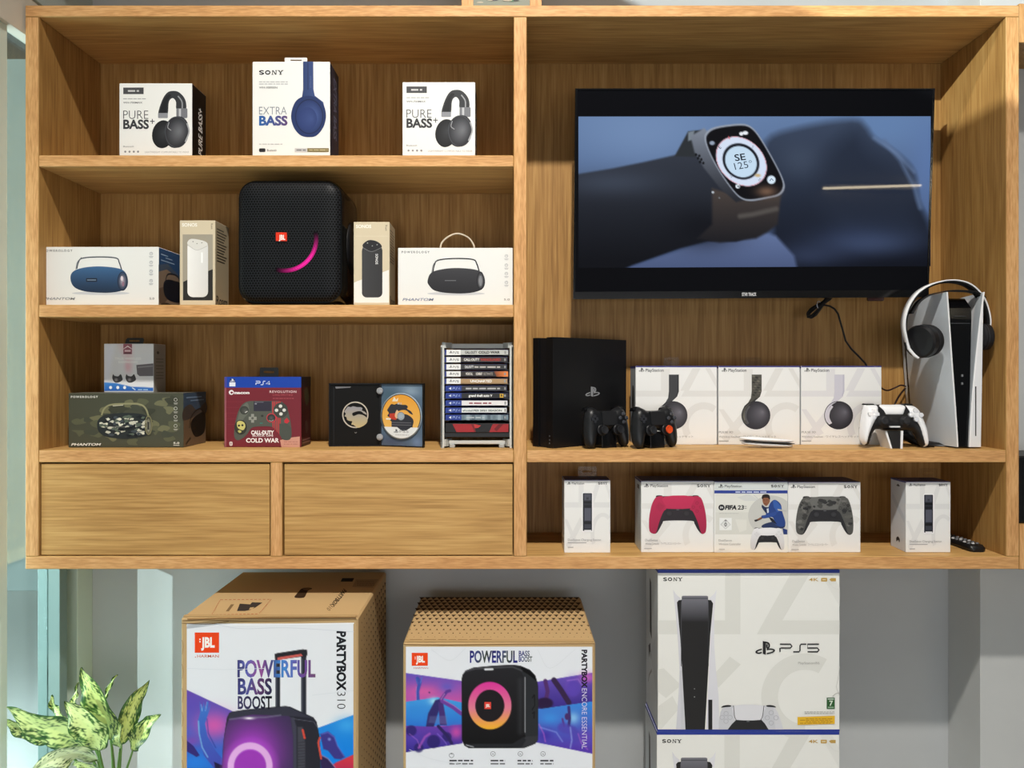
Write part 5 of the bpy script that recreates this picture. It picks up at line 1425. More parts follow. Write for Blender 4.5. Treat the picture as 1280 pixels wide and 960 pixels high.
    p.text('SE', 558, 402, 16, D_, w=27, rot=-7, bold=.015, shear=-.1); p.text('125°', 558, 424, 17, (44, 54, 70), w=45, rot=-9, bold=-.005, shear=-.1); p.text('E', 521, 372, 8, (50, 58, 70), rot=-50); p.text('S', 598, 369, 7, (120, 130, 146), rot=30); p.text('W', 619, 443, 6, (130, 136, 146), rot=130); p.text('N', 552, 440, 6, (120, 126, 140), rot=-130)
    p.stroke([(644, 452), (648, 446), (653, 451)], 2, (70, 90, 120), smooth=False)
    b.build('screen', 'screen', T)
    b = MB(); p = Print(b, lambda u, v: tuple(S(*inv(u, v)) + nrm * .0031), tuple(nrm)); p.text('STAR TRACK', 574, 741, 8, (210, 210, 212), w=36, bold=.03)
    b.build('name_plate', 'satin', T)
    b = MB(); c = S(.855, .995); b.box(c.x - .022, c.x + .022, c.y, c.y + .012, c.z - .012, c.z + .003, (46, 12, 14), ch=.003); b.build('sensor_bar', 'gloss', T)
    b = MB(); c = S(.5, .5); b.box(c.x - .14, c.x + .14, c.y + .066, CB, c.z - .1, c.z + .1, (20, 20, 22), ch=.002); b.build('wall_bracket', 'metal', T)
television()
# coiled cable hanging under the television, and its run down behind the headset box
y = .2
cb = MB(); rnd = random.Random(4)
def PP(u, v, yy=y): return (X(u, yy), yy, Z(v, yy))
ax0, ax1 = Vector((1042, 367)), Vector((1010, 396)); axd = (ax1 - ax0).normalized(); axn = Vector((-axd.y, axd.x))
for k, (hw, ln, dy) in enumerate(((4.6, 1.0, 0), (3.0, .97, .006), (1.6, 1.02, -.005), (5.2, .92, .01))):
    L_ = (ax1 - ax0).length * ln
    loop = [(0, -.25), (.2, -.5), (.42, -.35), (.7, -.8), (.92, -1), (1, 0), (.92, 1), (.7, .85), (.42, .35), (.2, .55), (0, .3)]
    cb.tube([PP(q.x, q.y, y + dy) for q in [ax0 + axd * (t * L_) + axn * (n_ * hw) for t, n_ in smooth_open(loop, 4)]], .0021, (17, 16, 17), n=6)
cb.tube([PP(a, b, yy) for a, b, yy in [(1029, 381, .2), (1037, 382.5, .2), (1043, 386, .205), (1047.5, 392, .21), (1050, 401, .215), (1053.5, 413, .22), (1057, 426, .222), (1064, 436, .224), (1073, 445, .226), (1081.5, 454, .228), (1090, 470, .23), (1096, 500, .232), (1098, 545, .234)]], .0027, (18, 15, 15), n=8)
o = tag(cb.build('power_cable', 'satin'), 'black cable bundled under the television, running down behind the headset box', 'cable')
tie = MB(); tie.tube([PP(1023.5 + 4.4 * math.cos(t) * .5, 381 + 4.6 * math.sin(t), .2 + .012 * math.cos(t)) for t in [k * math.pi / 6 for k in range(13)]], .0012, (190, 190, 192), n=6)
tie.build('cable_tie', 'satin', o)
cb = MB()
cb.tube([PP(a, b, yy) for a, b, yy in smooth_open([(1099, 482, .23), (1104, 486.5, .23), (1110, 488, .235), (1118, 485, .24), (1126, 481.5, .24), (1132, 483, .262)], 4)], .0022, (46, 20, 18), n=7)
cb.tube([PP(a, b, yy) for a, b, yy in smooth_open([(1132, 485, .238), (1126, 492, .245), (1121, 500, .25), (1117, 509, .25), (1112, 526, .25), (1106, 548, .25)], 4)], .0026, (40, 18, 16), n=7)
tag(cb.build('console_cable', 'satin'), 'thin dark red cable looping from the white console to behind the boxes', 'cable')
cb = MB(); y = .14
zc = S3 + .0065
cb.tube([(X(a, yy), yy, zz) for a, yy, zz in ((1128, .15, S3 + .03), (1135, .14, S3 + .024), (1142, .13, S3 + .014), (1150, .09, zc), (1160, .05, zc), (1168, .04, zc))], [.014, .015, .013, .006, .005, .004], (14, 14, 15))
tag(cb.build('charging_cable', 'satin'), 'black plug and cable lying behind the white controller', 'cable')

# ------------------------------------------------------------------ lower right bay
def dock_box(lab, x0, x1, yt, y):
    T = thing('charging_station_box', lab, 'box', (X((x0 + x1) / 2, y), y + .04, S4), 'narrow white charging station cartons')
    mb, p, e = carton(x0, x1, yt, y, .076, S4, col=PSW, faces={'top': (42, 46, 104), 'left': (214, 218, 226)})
    f = lambda u, v: (x0 + (u - 107) / 248 * (x1 - x0), yt + (v - 128) / 4.267)
    p = front(mb, y, tf=f)
    ps_shapes(p, 108, 130, 354, 506, (226, 226, 226)); p.rect(108, 128, 354, 131, (60, 66, 130))
    ps_mark(p, 132, 153, 15, (50, 50, 54)); p.text('PlayStation', 148, 151, 11, (70, 70, 74), w=66, bold=.01); sony(p, 288, 338, 152, 12, (36, 36, 38))
    p.rrect(203, 193, 262, 406, 5, (244, 244, 246)); p.rrect(207, 198, 256, 400, 4, (40, 42, 52)); p.rect(214, 202, 250, 236, (78, 80, 92)); p.rect(212, 242, 252, 252, (18, 18, 22)); p.rect(212, 262, 252, 274, (26, 26, 32)); p.rect(216, 278, 250, 344, (84, 86, 100)); p.rect(212, 350, 252, 362, (22, 22, 26)); p.rect(216, 364, 250, 386, (60, 62, 72)); p.rect(226, 220, 238, 232, (52, 54, 64)); p.rect(214, 394, 252, 402, (230, 230, 234))
    p.text('DualSense Charging Station', 126, 452, 11, (150, 150, 154), w=178); p.rect(126, 460, 226, 464, (172, 172, 176)); p.rect(126, 484, 156, 489, (180, 180, 184))
    l = side_print(mb, e, 'left'); l.rect(0, 0, 1, .02, (60, 66, 130)); l.poly([(.5, .06), (.62, .09), (.5, .1), (.38, .09)], (70, 70, 76)); l.blob([(.4, .85), (.5, .82), (.62, .85), (.6, .9), (.5, .87), (.42, .9)], (40, 40, 44)); l.poly([(.1, .5), (.9, .2), (.9, .3), (.1, .6)], (200, 206, 216))
    mb.build('carton', 'card', T)
    t = MB(); y2 = y + .04; tx = (x0 + x1) / 2
    P_ = [(X(a, y2), Z(b, y2)) for a, b in rrpts(tx - 11.5, yt - 17, tx + 11.5, yt + 2, 1.5)]; H = [(X(a, y2), Z(b, y2)) for a, b in rrpts(tx - 6, yt - 12, tx + 6, yt - 9.6, 1)]
    tri = tessellate_polygon([[Vector((*q_, 0)) for q_ in P_], [Vector((*q_, 0)) for q_ in H]])
    t.add([(a, y2, b) for a, b in P_ + H], [tuple(k) for k in tri], (200, 200, 200)); t.build('hang_tab', M['clear'], T)
dock_box('narrow white box showing a black charging dock, leftmost on the lower right shelf', 705.3, 763.0, 600, .036)
dock_box('narrow white box showing a black charging dock, at the right by the remote', 1132.5, 1188.3, 602, .04)

def pad_print(p, shell, dark, touch, kind):
    """printed controller; frame of the maroon box study"""
    out = [(562, 398), (560, 335), (572, 268), (590, 228), (608, 216), (640, 214), (800, 212), (826, 216), (842, 232), (858, 285), (866, 345), (864, 398), (852, 414), (836, 412), (818, 390), (802, 360), (785, 345), (650, 345), (632, 358), (615, 390), (600, 411), (582, 414)]
    for a, b in ((596, 634), (788, 826)): p.blob([(a, 216), (a + 8, 210), (b - 8, 210), (b, 216), (b - 8, 222), (a + 8, 222)], tuple(np.array(dark) * .7))
    p.blob(out, dark, k=3)
    lw = [(562, 398), (560, 335), (572, 268), (590, 228), (608, 216), (634, 216), (640, 250), (652, 282), (640, 292), (626, 320), (612, 360), (598, 408), (582, 414)]
    rw = [(796, 216), (826, 216), (842, 232), (858, 285), (866, 345), (864, 398), (852, 414), (838, 410), (822, 360), (806, 320), (792, 294), (778, 284), (790, 250)]
    tp = [(640, 217), (794, 215), (786, 262), (772, 280), (660, 281), (648, 268)]
    lf = lambda c: (lambda u, v: tuple(np.array(c) * (1.06 - (v - 214) * .0007)))
    p.blob(lw, lf(shell), k=3); p.blob(rw, lf(shell), k=3); p.blob(tp, lf(touch), k=3)
    return out, lw, rw, tp
def pad_details(p, line, stick):
    for a, b, c, d_ in ((611, 250, 623, 266), (611, 276, 623, 292), (596, 262, 612, 278), (622, 262, 638, 278)): p.ring((a + c) / 2, (b + d_) / 2, 7.5, 8, 2, line, n=14)
    for cx, cy in ((816, 250), (796, 272), (836, 272), (816, 294)): p.ring(cx, cy, 8, 8, 2, line, n=16)
    for cx in (668, 760): p.gell(cx, 306, 17, 15, tuple(np.array(stick) * 1.25), stick); p.ring(cx, 306, 18, 16, 2.4, tuple(np.array(stick) * .6))
    p.rect(706, 284, 720, 289, (90, 90, 96))
def control_box(lab, x0, x1, yt, y, dx, dy, kind):
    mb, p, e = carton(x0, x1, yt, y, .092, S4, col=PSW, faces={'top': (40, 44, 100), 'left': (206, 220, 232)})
    tf = lambda u, v: (680 + u / 4.267 + dx, 570 + v / 4.267 + dy)
    p = front(mb, y, tf=tf)
    ps_shapes(p, 519, 136, 904, 512, (228, 227, 225)); p.rect(519, 133, 904, 136, (56, 62, 128))
    ps_mark(p, 547, 167, 20, (40, 40, 44)); p.text('PlayStation', 567, 165, 14, (66, 66, 70), w=94, bold=.012); sony(p, 814, 888, 166, 15, (36, 36, 38))
    if kind == 'red':
        pad_print(p, (176, 34, 76), (40, 34, 40), (186, 40, 82), kind); pad_details(p, (132, 22, 54), (44, 40, 44))
    else:
        out, lw, rw, tp = pad_print(p, (88, 88, 86), (42, 42, 46), (104, 104, 102), kind)
        rr = random.Random(9); polys = [np.array(smooth_closed(q_, 3)) for q_ in (lw, rw, tp)]
        for k in range(120):
            cx, cy = rr.uniform(560, 866), rr.uniform(216, 410)
            if max(-sd_poly(np.array([[cx, cy]]), A_)[0] for A_ in polys) < 9: continue
            dmax = max(-sd_poly(np.array([[cx, cy]]), A_)[0] for A_ in polys) * 1.0
            g_ = min(dmax, 19)
            p.blob([(cx - g_ * rr.uniform(.6, 1), cy), (cx - g_ * .3, cy - g_ * rr.uniform(.3, .7)), (cx + g_ * rr.uniform(.5, 1), cy - g_ * .2), (cx + g_ * .2, cy + g_ * rr.uniform(.3, .8))], rr.choice([(58, 58, 58), (112, 111, 108), (74, 74, 72), (52, 52, 54), (96, 95, 92)]), k=2)
        pad_details(p, (34, 34, 36), (50, 50, 54))
    G = (150, 150, 154)
    p.text('DualSense', 540, 454, 12, G, w=66); p.text('Wireless Controller · ワイヤレスコントローラー', 540, 472, 10, G, w=190); p.rect(534, 490, 574, 495, (184, 184, 188))
    l = side_print(mb, e, 'left'); l.rect(0, 0, 1, .03, (56, 62, 128)); l.poly([(.3, .08), (.6, .08), (.6, .14), (.3, .14)], (80, 84, 96))
    tag(mb.build('controller_box', 'card', base=base_of(e)), lab, 'box', 'white controller cartons on the lower right shelf')
control_box('white box showing a raspberry red controller, lower right shelf', 801.4, 892.0, 601, .04, 0, 0, 'red')
control_box('white box showing a grey camouflage controller, lower right shelf', 985.2, 1075.8, 602.3, .04, 183.6, 1.2, 'camo')
# bundle with the football game
y = .038
mb, p, e = carton(892.6, 984.8, 602, y, .09, S4, col=PSW, faces={'top': (40, 44, 100)})
p = front(mb, y, tf=zoomed(885, 590, 9.143))
p.rect(72, 108, 912, 116, (56, 62, 128)); p.rect(76, 118, 910, 208, (214, 220, 220)); ps_mark(p, 148, 182, 42, (36, 36, 40)); p.text('PlayStation', 190, 176, 28, (66, 68, 72), w=196, bold=.012); sony(p, 716, 868, 176, 30, (32, 32, 34))
p.rect(72, 210, 908, 244, (40, 62, 148)); fine_lines(p, 314, 666, [221], 16, (190, 200, 228))
p.rect(84, 250, 906, 712, (226, 226, 220)); p.poly([(84, 460), (906, 460), (906, 712), (84, 712)], (218, 218, 212)); p.poly([(330, 290), (460, 250), (600, 330), (420, 330)], (214, 216, 214)); p.stroke([(520, 262), (560, 296), (600, 340)], 6, (196, 200, 202)); p.poly([(310, 540), (440, 545), (440, 660), (360, 690)], (226, 226, 220))
p.poly([(min(a_, 906), min(b_, 712)) for a_, b_ in p.epts(720, 500, 262, 232, 0, 48)], (202, 202, 198)); p.rect(84, 712, 470, 900, (236, 236, 232)); p.rect(470, 712, 912, 915, (236, 236, 232))
p.ell(154, 405, 36, 34, (30, 30, 34)); p.text('EA', 136, 416, 22, (226, 226, 226), w=36, bold=.03, shear=.2)
p.text('FIFA', 192, 428, 46, (28, 28, 32), w=134, bold=.055, shear=.18); p.text('23', 336, 428, 46, (28, 28, 32), w=72, bold=.03, shear=.1); p.rect(416, 390, 440, 396, (130, 130, 132)); p.rect(416, 412, 440, 418, (130, 130, 132)); fine_lines(p, 130, 350, [470], 6, (190, 190, 188))
p.rect(130, 524, 270, 664, (238, 240, 240)); p.poly([(200, 536), (256, 600), (200, 654), (144, 600)], (226, 228, 228)); p.stroke([(200, 540), (256, 600), (200, 650), (144, 600), (200, 540)], 3, (120, 122, 124), smooth=False); p.text('0', 186, 620, 42, (40, 40, 44), w=28, bold=.02); p.rect(188, 552, 212, 562, (60, 60, 64))
# footballer in a blue kit
SK = (142, 92, 66)
p.poly([(850, 640), (905, 660), (905, 712), (862, 712)], (34, 56, 120))
p.blob([(610, 618), (650, 590), (720, 570), (760, 560), (820, 580), (880, 590), (860, 640), (740, 646), (640, 640)], (38, 52, 92))
p.blob([(690, 400), (720, 340), (770, 318), (830, 370), (846, 450), (884, 580), (850, 625), (770, 600), (740, 520), (660, 500)], (36, 66, 136))
p.poly([(740, 330), (770, 320), (840, 400), (830, 440), (790, 460), (750, 400)], (52, 92, 170)); p.poly([(690, 510), (740, 530), (790, 600), (720, 560)], (28, 30, 44))
p.blob([(610, 500), (660, 488), (740, 460), (780, 450), (770, 490), (690, 520), (620, 528)], (44, 76, 150)); p.blob([(528, 548), (560, 538), (606, 514), (616, 532), (570, 556), (540, 566)], (36, 32, 34)); p.stroke([(566, 545), (610, 520)], 16, SK, smooth=False)
p.poly([(614, 370), (650, 400), (690, 402), (700, 430), (660, 470), (630, 430), (612, 400)], (32, 44, 78)); p.poly([(668, 420), (692, 414), (694, 462), (676, 470)], (206, 214, 226))
p.blob([(622, 300), (640, 274), (690, 280), (706, 310), (700, 350), (672, 384), (650, 380), (626, 350)], SK); p.blob([(612, 296), (622, 264), (660, 252), (698, 264), (708, 306), (696, 312), (684, 296), (640, 294), (622, 308)], (34, 26, 24))
p.rect(628, 316, 650, 321, (50, 32, 26)); p.rect(664, 316, 682, 321, (50, 32, 26)); p.rect(640, 358, 664, 363, (96, 50, 42)); p.poly([(790, 420), (905, 440), (890, 452), (800, 440)], (190, 192, 190))
q = p.sub(lambda u, v: (484 + (u - 560) * 1.26, 640 + (v - 214) * 1.24))
pad_print(q, (222, 222, 226), (36, 36, 40), (226, 226, 230), 'w'); pad_details(q, (190, 190, 196), (46, 46, 50))
G = (160, 160, 160); p.text('DualSense', 120, 790, 22, G, w=150); p.text('Wireless Controller', 120, 832, 22, G, w=254); p.rect(122, 876, 190, 884, (190, 190, 190))
tag(mb.build('controller_box', 'card', base=base_of(e)), 'white bundle box showing a footballer in blue above a white controller', 'box', 'white controller cartons on the lower right shelf')

# remote control lying by the narrow box
T = thing('remote_control', 'black remote control lying beside the rightmost narrow box', 'remote control', (1.2, .12, S4))
a, c = Vector((1.204, .042, 0)), Vector((1.196, .205, 0)); d = (c - a).normalized(); n = Vector((d.y, -d.x, 0))
mb = MB(); rings = []
for t, wd, h in ((0, .012, .008), (.02, .0195, .014), (.06, .021, .017), (.3, .021, .018), (.8, .0205, .016), (.97, .019, .013), (1, .013, .009)):
    q = a.lerp(c, t); rings.append([tuple(q + n * (k * wd) + Vector((0, 0, S4 + z * h))) for k, z in ((-1, .25), (-.8, .0), (.8, .0), (1, .25), (1, .7), (.8, 1), (-.8, 1), (-1, .7))])
mb.loft(rings, (18, 18, 20)); mb.build('body', 'satin', T)
mb = MB(); rr = random.Random(2)
for i in range(8):
    for j in (-1, 0, 1):
        q = a.lerp(c, .14 + i * .095) + n * (j * .0115)
        mb.disc_lathe((q.x, q.y, S4 + .016), (0, 0, 1), [(.0042, 0), (.0042, .003), (.003, .0038), (.0003, .0038)], (190, 190, 192) if (i + j) % 3 == 0 else (96, 98, 102), n=10)
mb.build('buttons', 'satin', T)

# small framed picture standing on top of the cabinet
T = thing('picture_frame', 'small oak picture frame standing on top of the cabinet, cut by the top border', 'picture frame', (X(627, .06), .07, zt1))
fx0, fx1, fy, ft = X(577, .06), X(677, .06), .06, zt1 + .24
for a, c, z0, z1 in ((fx0, fx0 + .03, zt1, ft), (fx1 - .03, fx1, zt1, ft), (fx0 + .03, fx1 - .03, ft - .02, ft), (fx0 + .03, fx1 - .03, zt1, zt1 + .001)):
    b = MB(); b.box(a, c, fy, fy + .02, z0, z1, ch=.0008); b.build('moulding', 'edge_z', T)
b = MB(); b.box(fx0 + .024, fx1 - .024, fy + .006, fy + .012, zt1 + .001, ft - .018, (120, 126, 112), ch=.0005)
p = front(b, fy + .006); rr = random.Random(12)
for k in range(60):
    cx, cy = rr.uniform(595, 660), rr.uniform(-60, 4)
    p.blob([(cx - rr.uniform(2, 6), cy), (cx, cy - rr.uniform(1, 4)), (cx + rr.uniform(2, 6), cy), (cx, cy + rr.uniform(.4, 1.5))], rr.choice([(60, 110, 80), (30, 30, 30), (170, 160, 140), (90, 60, 60), (60, 60, 90), (70, 120, 90)]), k=2)
b.build('artwork', 'card', T)
# ------------------------------------------------------------------ cartons standing on the floor
KRAFT = (194, 163, 118)
def top_print(mb, z):
    """printing on a level top face, laid out through its study of the photograph"""
    def fn(px, py):
        D = (CZ - z) * FPX / (py - PY0)
        return ((px - PX0) * D / FPX, D - D0, z)
    return Print(mb, fn, (0, 0, 1))
def crowd_arm(cv, pts, w0, w1, col, rim):
    n = len(pts)
    for i in range(n - 1):
        w_ = w0 + (w1 - w0) * i / max(n - 2, 1)
        cv.line(pts[i:i + 2], w_ + 3, rim, soft=3, alpha=.55); cv.line(pts[i:i + 2], w_, col, soft=3)
# --- the tall party speaker carton
def tall_carton():
    y = -.15; zt = Z(772, y); x0, x1 = X(226, y), X(447.6, y); dep = .392
    T = thing('speaker_carton', 'tall brown carton picturing a speaker with a pull handle, on the floor by the plant', 'box', ((x0 + x1) / 2, y + dep / 2, 0))
    mb = MB(); mb.box(x0, x1, y, y + dep, 0, zt, KRAFT, ch=.004)
    p = front(mb, y); tf = zoomed(220, 770, 5.05)
    k = 5.05
    cv = Canvas(233.5, 779.4, 441.8, 1120, 1.0, (233, 236, 242))
    Z_ = lambda pts: [(220 + a / k, 770 + b / k) for a, b in pts]
    class ZC:                                    # same picture addressed in the larger study's coordinates
        def poly(s, pts, col, soft=4, **kw): cv.poly(Z_(pts), (lambda gx, gy: col((gx - 220) * k, (gy - 770) * k)) if callable(col) else col, soft / k, **kw)
        def ell(s, a, b, rx, ry, col, soft=4, **kw): cv.ell(220 + a / k, 770 + b / k, rx / k, ry / k, col, soft / k, **kw)
        def ring(s, a, b, rx, ry, w_, col, soft=4, **kw): cv.ring(220 + a / k, 770 + b / k, rx / k, ry / k, w_ / k, col, soft / k, **kw)
        def glow(s, a, b, rx, ry, col, alpha=1.): cv.glow(220 + a / k, 770 + b / k, rx / k, ry / k, col, alpha)
        def line(s, pts, w_, col, soft=4, alpha=1.): cv.line(Z_(pts), w_ / k, col, soft / k, alpha)
    c = ZC()
    # left crowd scene
    area = [(60, 462), (380, 612), (380, 1800), (60, 1800)]
    c.poly(area, vgrad(470, 960, (106, 74, 176), (44, 110, 208)))
    m0 = cv.img.copy()
    c.glow(240, 690, 150, 110, (214, 92, 176), .95); c.glow(100, 560, 60, 60, (96, 78, 182), .7); c.glow(130, 920, 120, 70, (42, 128, 226), .9); c.glow(100, 790, 60, 40, (150, 70, 170), .6)
    c.poly([(60, 780), (110, 820), (150, 880), (130, 890), (60, 850)], (54, 44, 120))
    arm = [(150, 540), (165, 600), (175, 545), (188, 600), (198, 535), (206, 545), (200, 600), (216, 560), (212, 590), (196, 640), (184, 680), (200, 760), (250, 850), (296, 905), (296, 1000), (240, 960), (176, 880), (150, 780), (140, 720), (138, 660), (152, 610)]
    c.poly(arm, vgrad(540, 960, (64, 120, 206), (70, 76, 178)), soft=6); c.line([(142, 665), (146, 740), (166, 830), (200, 890)], 7, (140, 200, 236), soft=8, alpha=.8); c.line([(196, 650), (204, 740), (250, 830)], 5, (40, 60, 150), soft=8, alpha=.8)
    c.line([(166, 600), (160, 560)], 4, (130, 190, 230)); c.line([(186, 600), (194, 545)], 4, (120, 180, 230))
    c.poly([(240, 920), (330, 960), (330, 1100), (260, 1040)], (36, 30, 66), soft=6)
    # right crowd scene
    c.poly([(880, 712), (1126, 622), (1126, 1800), (880, 1800)], vgrad(640, 900, (40, 140, 226), (20, 132, 232)))
    c.glow(1080, 690, 90, 60, (66, 168, 240), .8)
    c.poly([(1126, 872), (1010, 925), (960, 960), (960, 1300), (1126, 1300)], vgrad(880, 960, (220, 60, 70), (196, 50, 84)), soft=8)
    c.poly([(910, 745), (960, 728), (1000, 760), (1020, 820), (1068, 890), (1040, 905), (1000, 900), (960, 850), (930, 840)], (62, 58, 140), soft=8); c.line([(920, 745), (960, 735), (1000, 765), (1020, 820), (1060, 884)], 6, (110, 120, 220), soft=10, alpha=.7); c.ell(968, 778, 9, 9, (150, 170, 240), soft=10, alpha=.7)
    c.poly([(905, 870), (960, 900), (1006, 960), (920, 990)], (50, 40, 84), soft=8); c.line([(905, 872), (960, 900), (1004, 955)], 6, (190, 160, 210), soft=8, alpha=.7)
    # the pictured speaker with its pull handle
    c.poly([(628, 250), (658, 250), (658, 600), (628, 600)], (44, 46, 56)); c.poly([(790, 222), (822, 222), (822, 640), (790, 640)], (44, 46, 56)); c.poly([(640, 260), (650, 262), (650, 300), (640, 300)], (150, 70, 70))
    c.poly([(622, 240), (640, 234), (800, 210), (826, 213), (830, 240), (822, 262), (800, 256), (656, 276), (626, 282)], (40, 40, 46)); c.poly([(640, 262), (790, 238), (800, 252), (660, 276), (650, 290), (640, 290)], (206, 96, 90))
    c.line([(634, 300), (634, 590)], 4, (86, 90, 104)); c.line([(796, 270), (796, 610)], 4, (86, 90, 104))
    body = [(336, 612), (352, 604), (440, 590), (600, 575), (690, 568), (720, 572), (868, 640), (888, 668), (906, 760), (914, 960), (914, 1560), (300, 1560), (290, 960), (298, 800), (312, 700), (322, 640)]
    c.poly(body, (42, 42, 52))
    fr = [(336, 640), (360, 640), (480, 618), (690, 610), (724, 640), (742, 760), (744, 1560), (300, 1560), (292, 960), (300, 800), (316, 700)]
    def face_col(gx, gy):
        q = np.exp(-(((gx - 480) / 190) ** 2 + ((gy - 860) / 200) ** 2))[..., None]
        return np.array((58, 50, 80.)) * (1 - q) + np.array((176, 66, 206.)) * q
    c.poly(fr, face_col, soft=8)
    c.poly([(352, 606), (690, 572), (716, 578), (860, 644), (730, 632), (480, 622), (330, 652), (336, 620)], (56, 56, 70), soft=6); c.line([(340, 652), (440, 640), (560, 640), (660, 626)], 8, (120, 116, 140), soft=10, alpha=.8); c.glow(462, 646, 40, 9, (255, 250, 255), 1.0)
    c.ell(468, 955, 168, 172, (186, 80, 210), soft=60, alpha=.7); c.ell(468, 955, 100, 108, (160, 60, 186), soft=10)
    c.ring(468, 950, 142, 152, 40, (232, 176, 236), soft=8)
    c.ell(468, 1330, 142, 152, (196, 120, 210), soft=8); c.ell(468, 1330, 100, 108, (150, 60, 180), soft=8)
    c.poly([(724, 640), (744, 640), (760, 700), (764, 1560), (742, 1560), (740, 760)], (66, 66, 82), soft=8)
    c.poly([(768, 700), (800, 700), (815, 800), (815, 1500), (770, 1500)], (70, 70, 80), soft=8)
    for a in range(24): c.line([(770, 800 + a * 18), (812, 796 + a * 18)], 4, (46, 46, 54), soft=4, alpha=.8)
    c.line([(800, 720), (812, 770)], 13, (214, 76, 62)); c.line([(908, 768), (898, 800), (916, 900)], 12, (206, 78, 64)); c.line([(746, 650), (870, 668), (890, 700)], 4, (100, 100, 116), alpha=.8)
    p.canvas(cv)
    q = front(mb, y, tf=tf)
    q.root = p
    jbl(q, 118, 104, 272, 232); q.text('HARMAN', 134, 262, 17, (206, 96, 60), w=136, bold=.005); q.rect(120, 256, 126, 262, (206, 96, 60))
    def wc(u, v):
        t = (u - 388) / 492
        s_ = [(56, 56, 110), (96, 104, 186), (150, 80, 150), (64, 70, 130), (70, 140, 214), (96, 110, 190), (110, 70, 150), (120, 84, 120)]
        f = max(0, min(.999, t + .04 * math.sin(v * .09))) * 7; i = int(f); f -= i
        return tuple(np.array(s_[i]) * (1 - f) + np.array(s_[i + 1]) * f)
    q.text('POWERFUL', 388, 383, 101, wc, w=492, bold=.03)
    q.text('BASS', 390, 492, 95, lambda u, v: tuple(np.array(wc(u, v)) * (1 - .6 * (u - 390) / 215) + np.array((24, 24, 40)) * .6 * (u - 390) / 215), w=216, bold=.03)
    q.text('BOOST', 390, 585, 77, lambda u, v: (70 - (u - 390) * .22, 66 - (u - 390) * .2, 110 - (u - 390) * .36), w=216, bold=.025)
    q.text('PARTYBOX', 1017, 95, 53, (32, 34, 40), rot=90, w=378, bold=.045); q.text('310', 1017, 478, 53, (44, 46, 52), rot=90, w=108, bold=-.012)
    q.poly([(67, 57), (1124, 42), (1124, 50), (67, 66)], (244, 246, 250))
    q.stroke([(240, 50), (420, 80), (700, 74), (1124, 100)], 3, (214, 219, 228)); q.stroke([(67, 330), (300, 338), (560, 330)], 3, (220, 225, 232)); q.stroke([(860, 500), (1120, 470)], 3, (222, 227, 234))
    # torn, creased top seam
    f2 = front(mb, y); f2.root = p
    f2.stroke([(228, 776), (260, 775), (320, 777), (400, 775.5), (446, 774.5)], .8, (132, 100, 60)); f2.stroke([(227, 779), (262, 780), (286, 776.5)], .7, (120, 90, 54))
    for v in range(6): f2.stroke([(227.6, 800 + v * 30), (229, 808 + v * 30), (227.8, 818 + v * 30)], .5, (140, 108, 66))
    # top: printed words, hand hole, pictogram
    t = top_print(mb, zt); t.tf = zoomed(210, 710, 4.571)
    t.stroke([(110, 292), (400, 286), (700, 284), (1075, 282)], 5, (124, 92, 54)); t.stroke([(112, 286), (700, 278), (1075, 275)], 3, (206, 172, 122))
    t.blob([(722, 166), (744, 138), (764, 118), (800, 112), (824, 118), (800, 130), (790, 150), (778, 168), (748, 172)], (58, 40, 22)); t.blob([(770, 120), (800, 114), (818, 120), (792, 128)], (104, 84, 60))
    t.text('PARTYBOX', 1004, 118, 22, (54, 42, 28), rot=129, w=118, bold=.04); t.text('310', 928, 205, 22, (70, 56, 38), rot=129, w=36)
    t.poly([(996, 58), (1064, 58), (1054, 78), (986, 78)], (48, 38, 28)); t.poly([(1074, 66), (1204, 64), (1170, 112), (1052, 108)], (166, 140, 104)); fine_lines(t, 1080, 1180, [76, 86, 96], 3, (110, 90, 64))
    t.poly([(410, 204), (470, 208), (480, 196), (540, 198), (500, 226), (470, 240), (440, 246), (394, 246)], (58, 50, 46)); t.poly([(470, 226), (494, 224), (480, 236), (462, 238)], (194, 163, 118)); t.poly([(360, 208), (378, 208), (348, 248), (330, 248)], (130, 104, 72))
    for a, b in (((300, 182), (590, 180)), ((250, 268), (520, 264)), ((300, 182), (250, 268)), ((590, 180), (520, 264))):
        for j in range(12): 
            s0, s1 = j / 12, j / 12 + .05
            t.stroke([(a[0] + (b[0] - a[0]) * s0, a[1] + (b[1] - a[1]) * s0), (a[0] + (b[0] - a[0]) * s1, a[1] + (b[1] - a[1]) * s1)], 3, (176, 96, 66), smooth=False)
    # side: rows of dark triangles
    s = side_print(mb, (x0, x1, y, y + dep, 0, zt), 'right')
    for i in range(12):
        for j in range(34):
            g = .35 + .65 * i / 11
            u, v = .1 + i * .075, .03 + j * .028; s.k = 1
            s.poly([(u, v), (u + .05 * g, v + .006), (u + .02 * g, v + .022 * g)], (70, 52, 32))
    mb.build('carton', 'kraft', T)
    # loose top flaps with cut edges
    fl = MB()
    fl.box(x0 + .004, x1 - .004, y + .003, y + .012, zt - .001, zt + .0035, (182, 150, 104), ch=.001)
    fl.build('flap', 'kraft', T)
tall_carton()

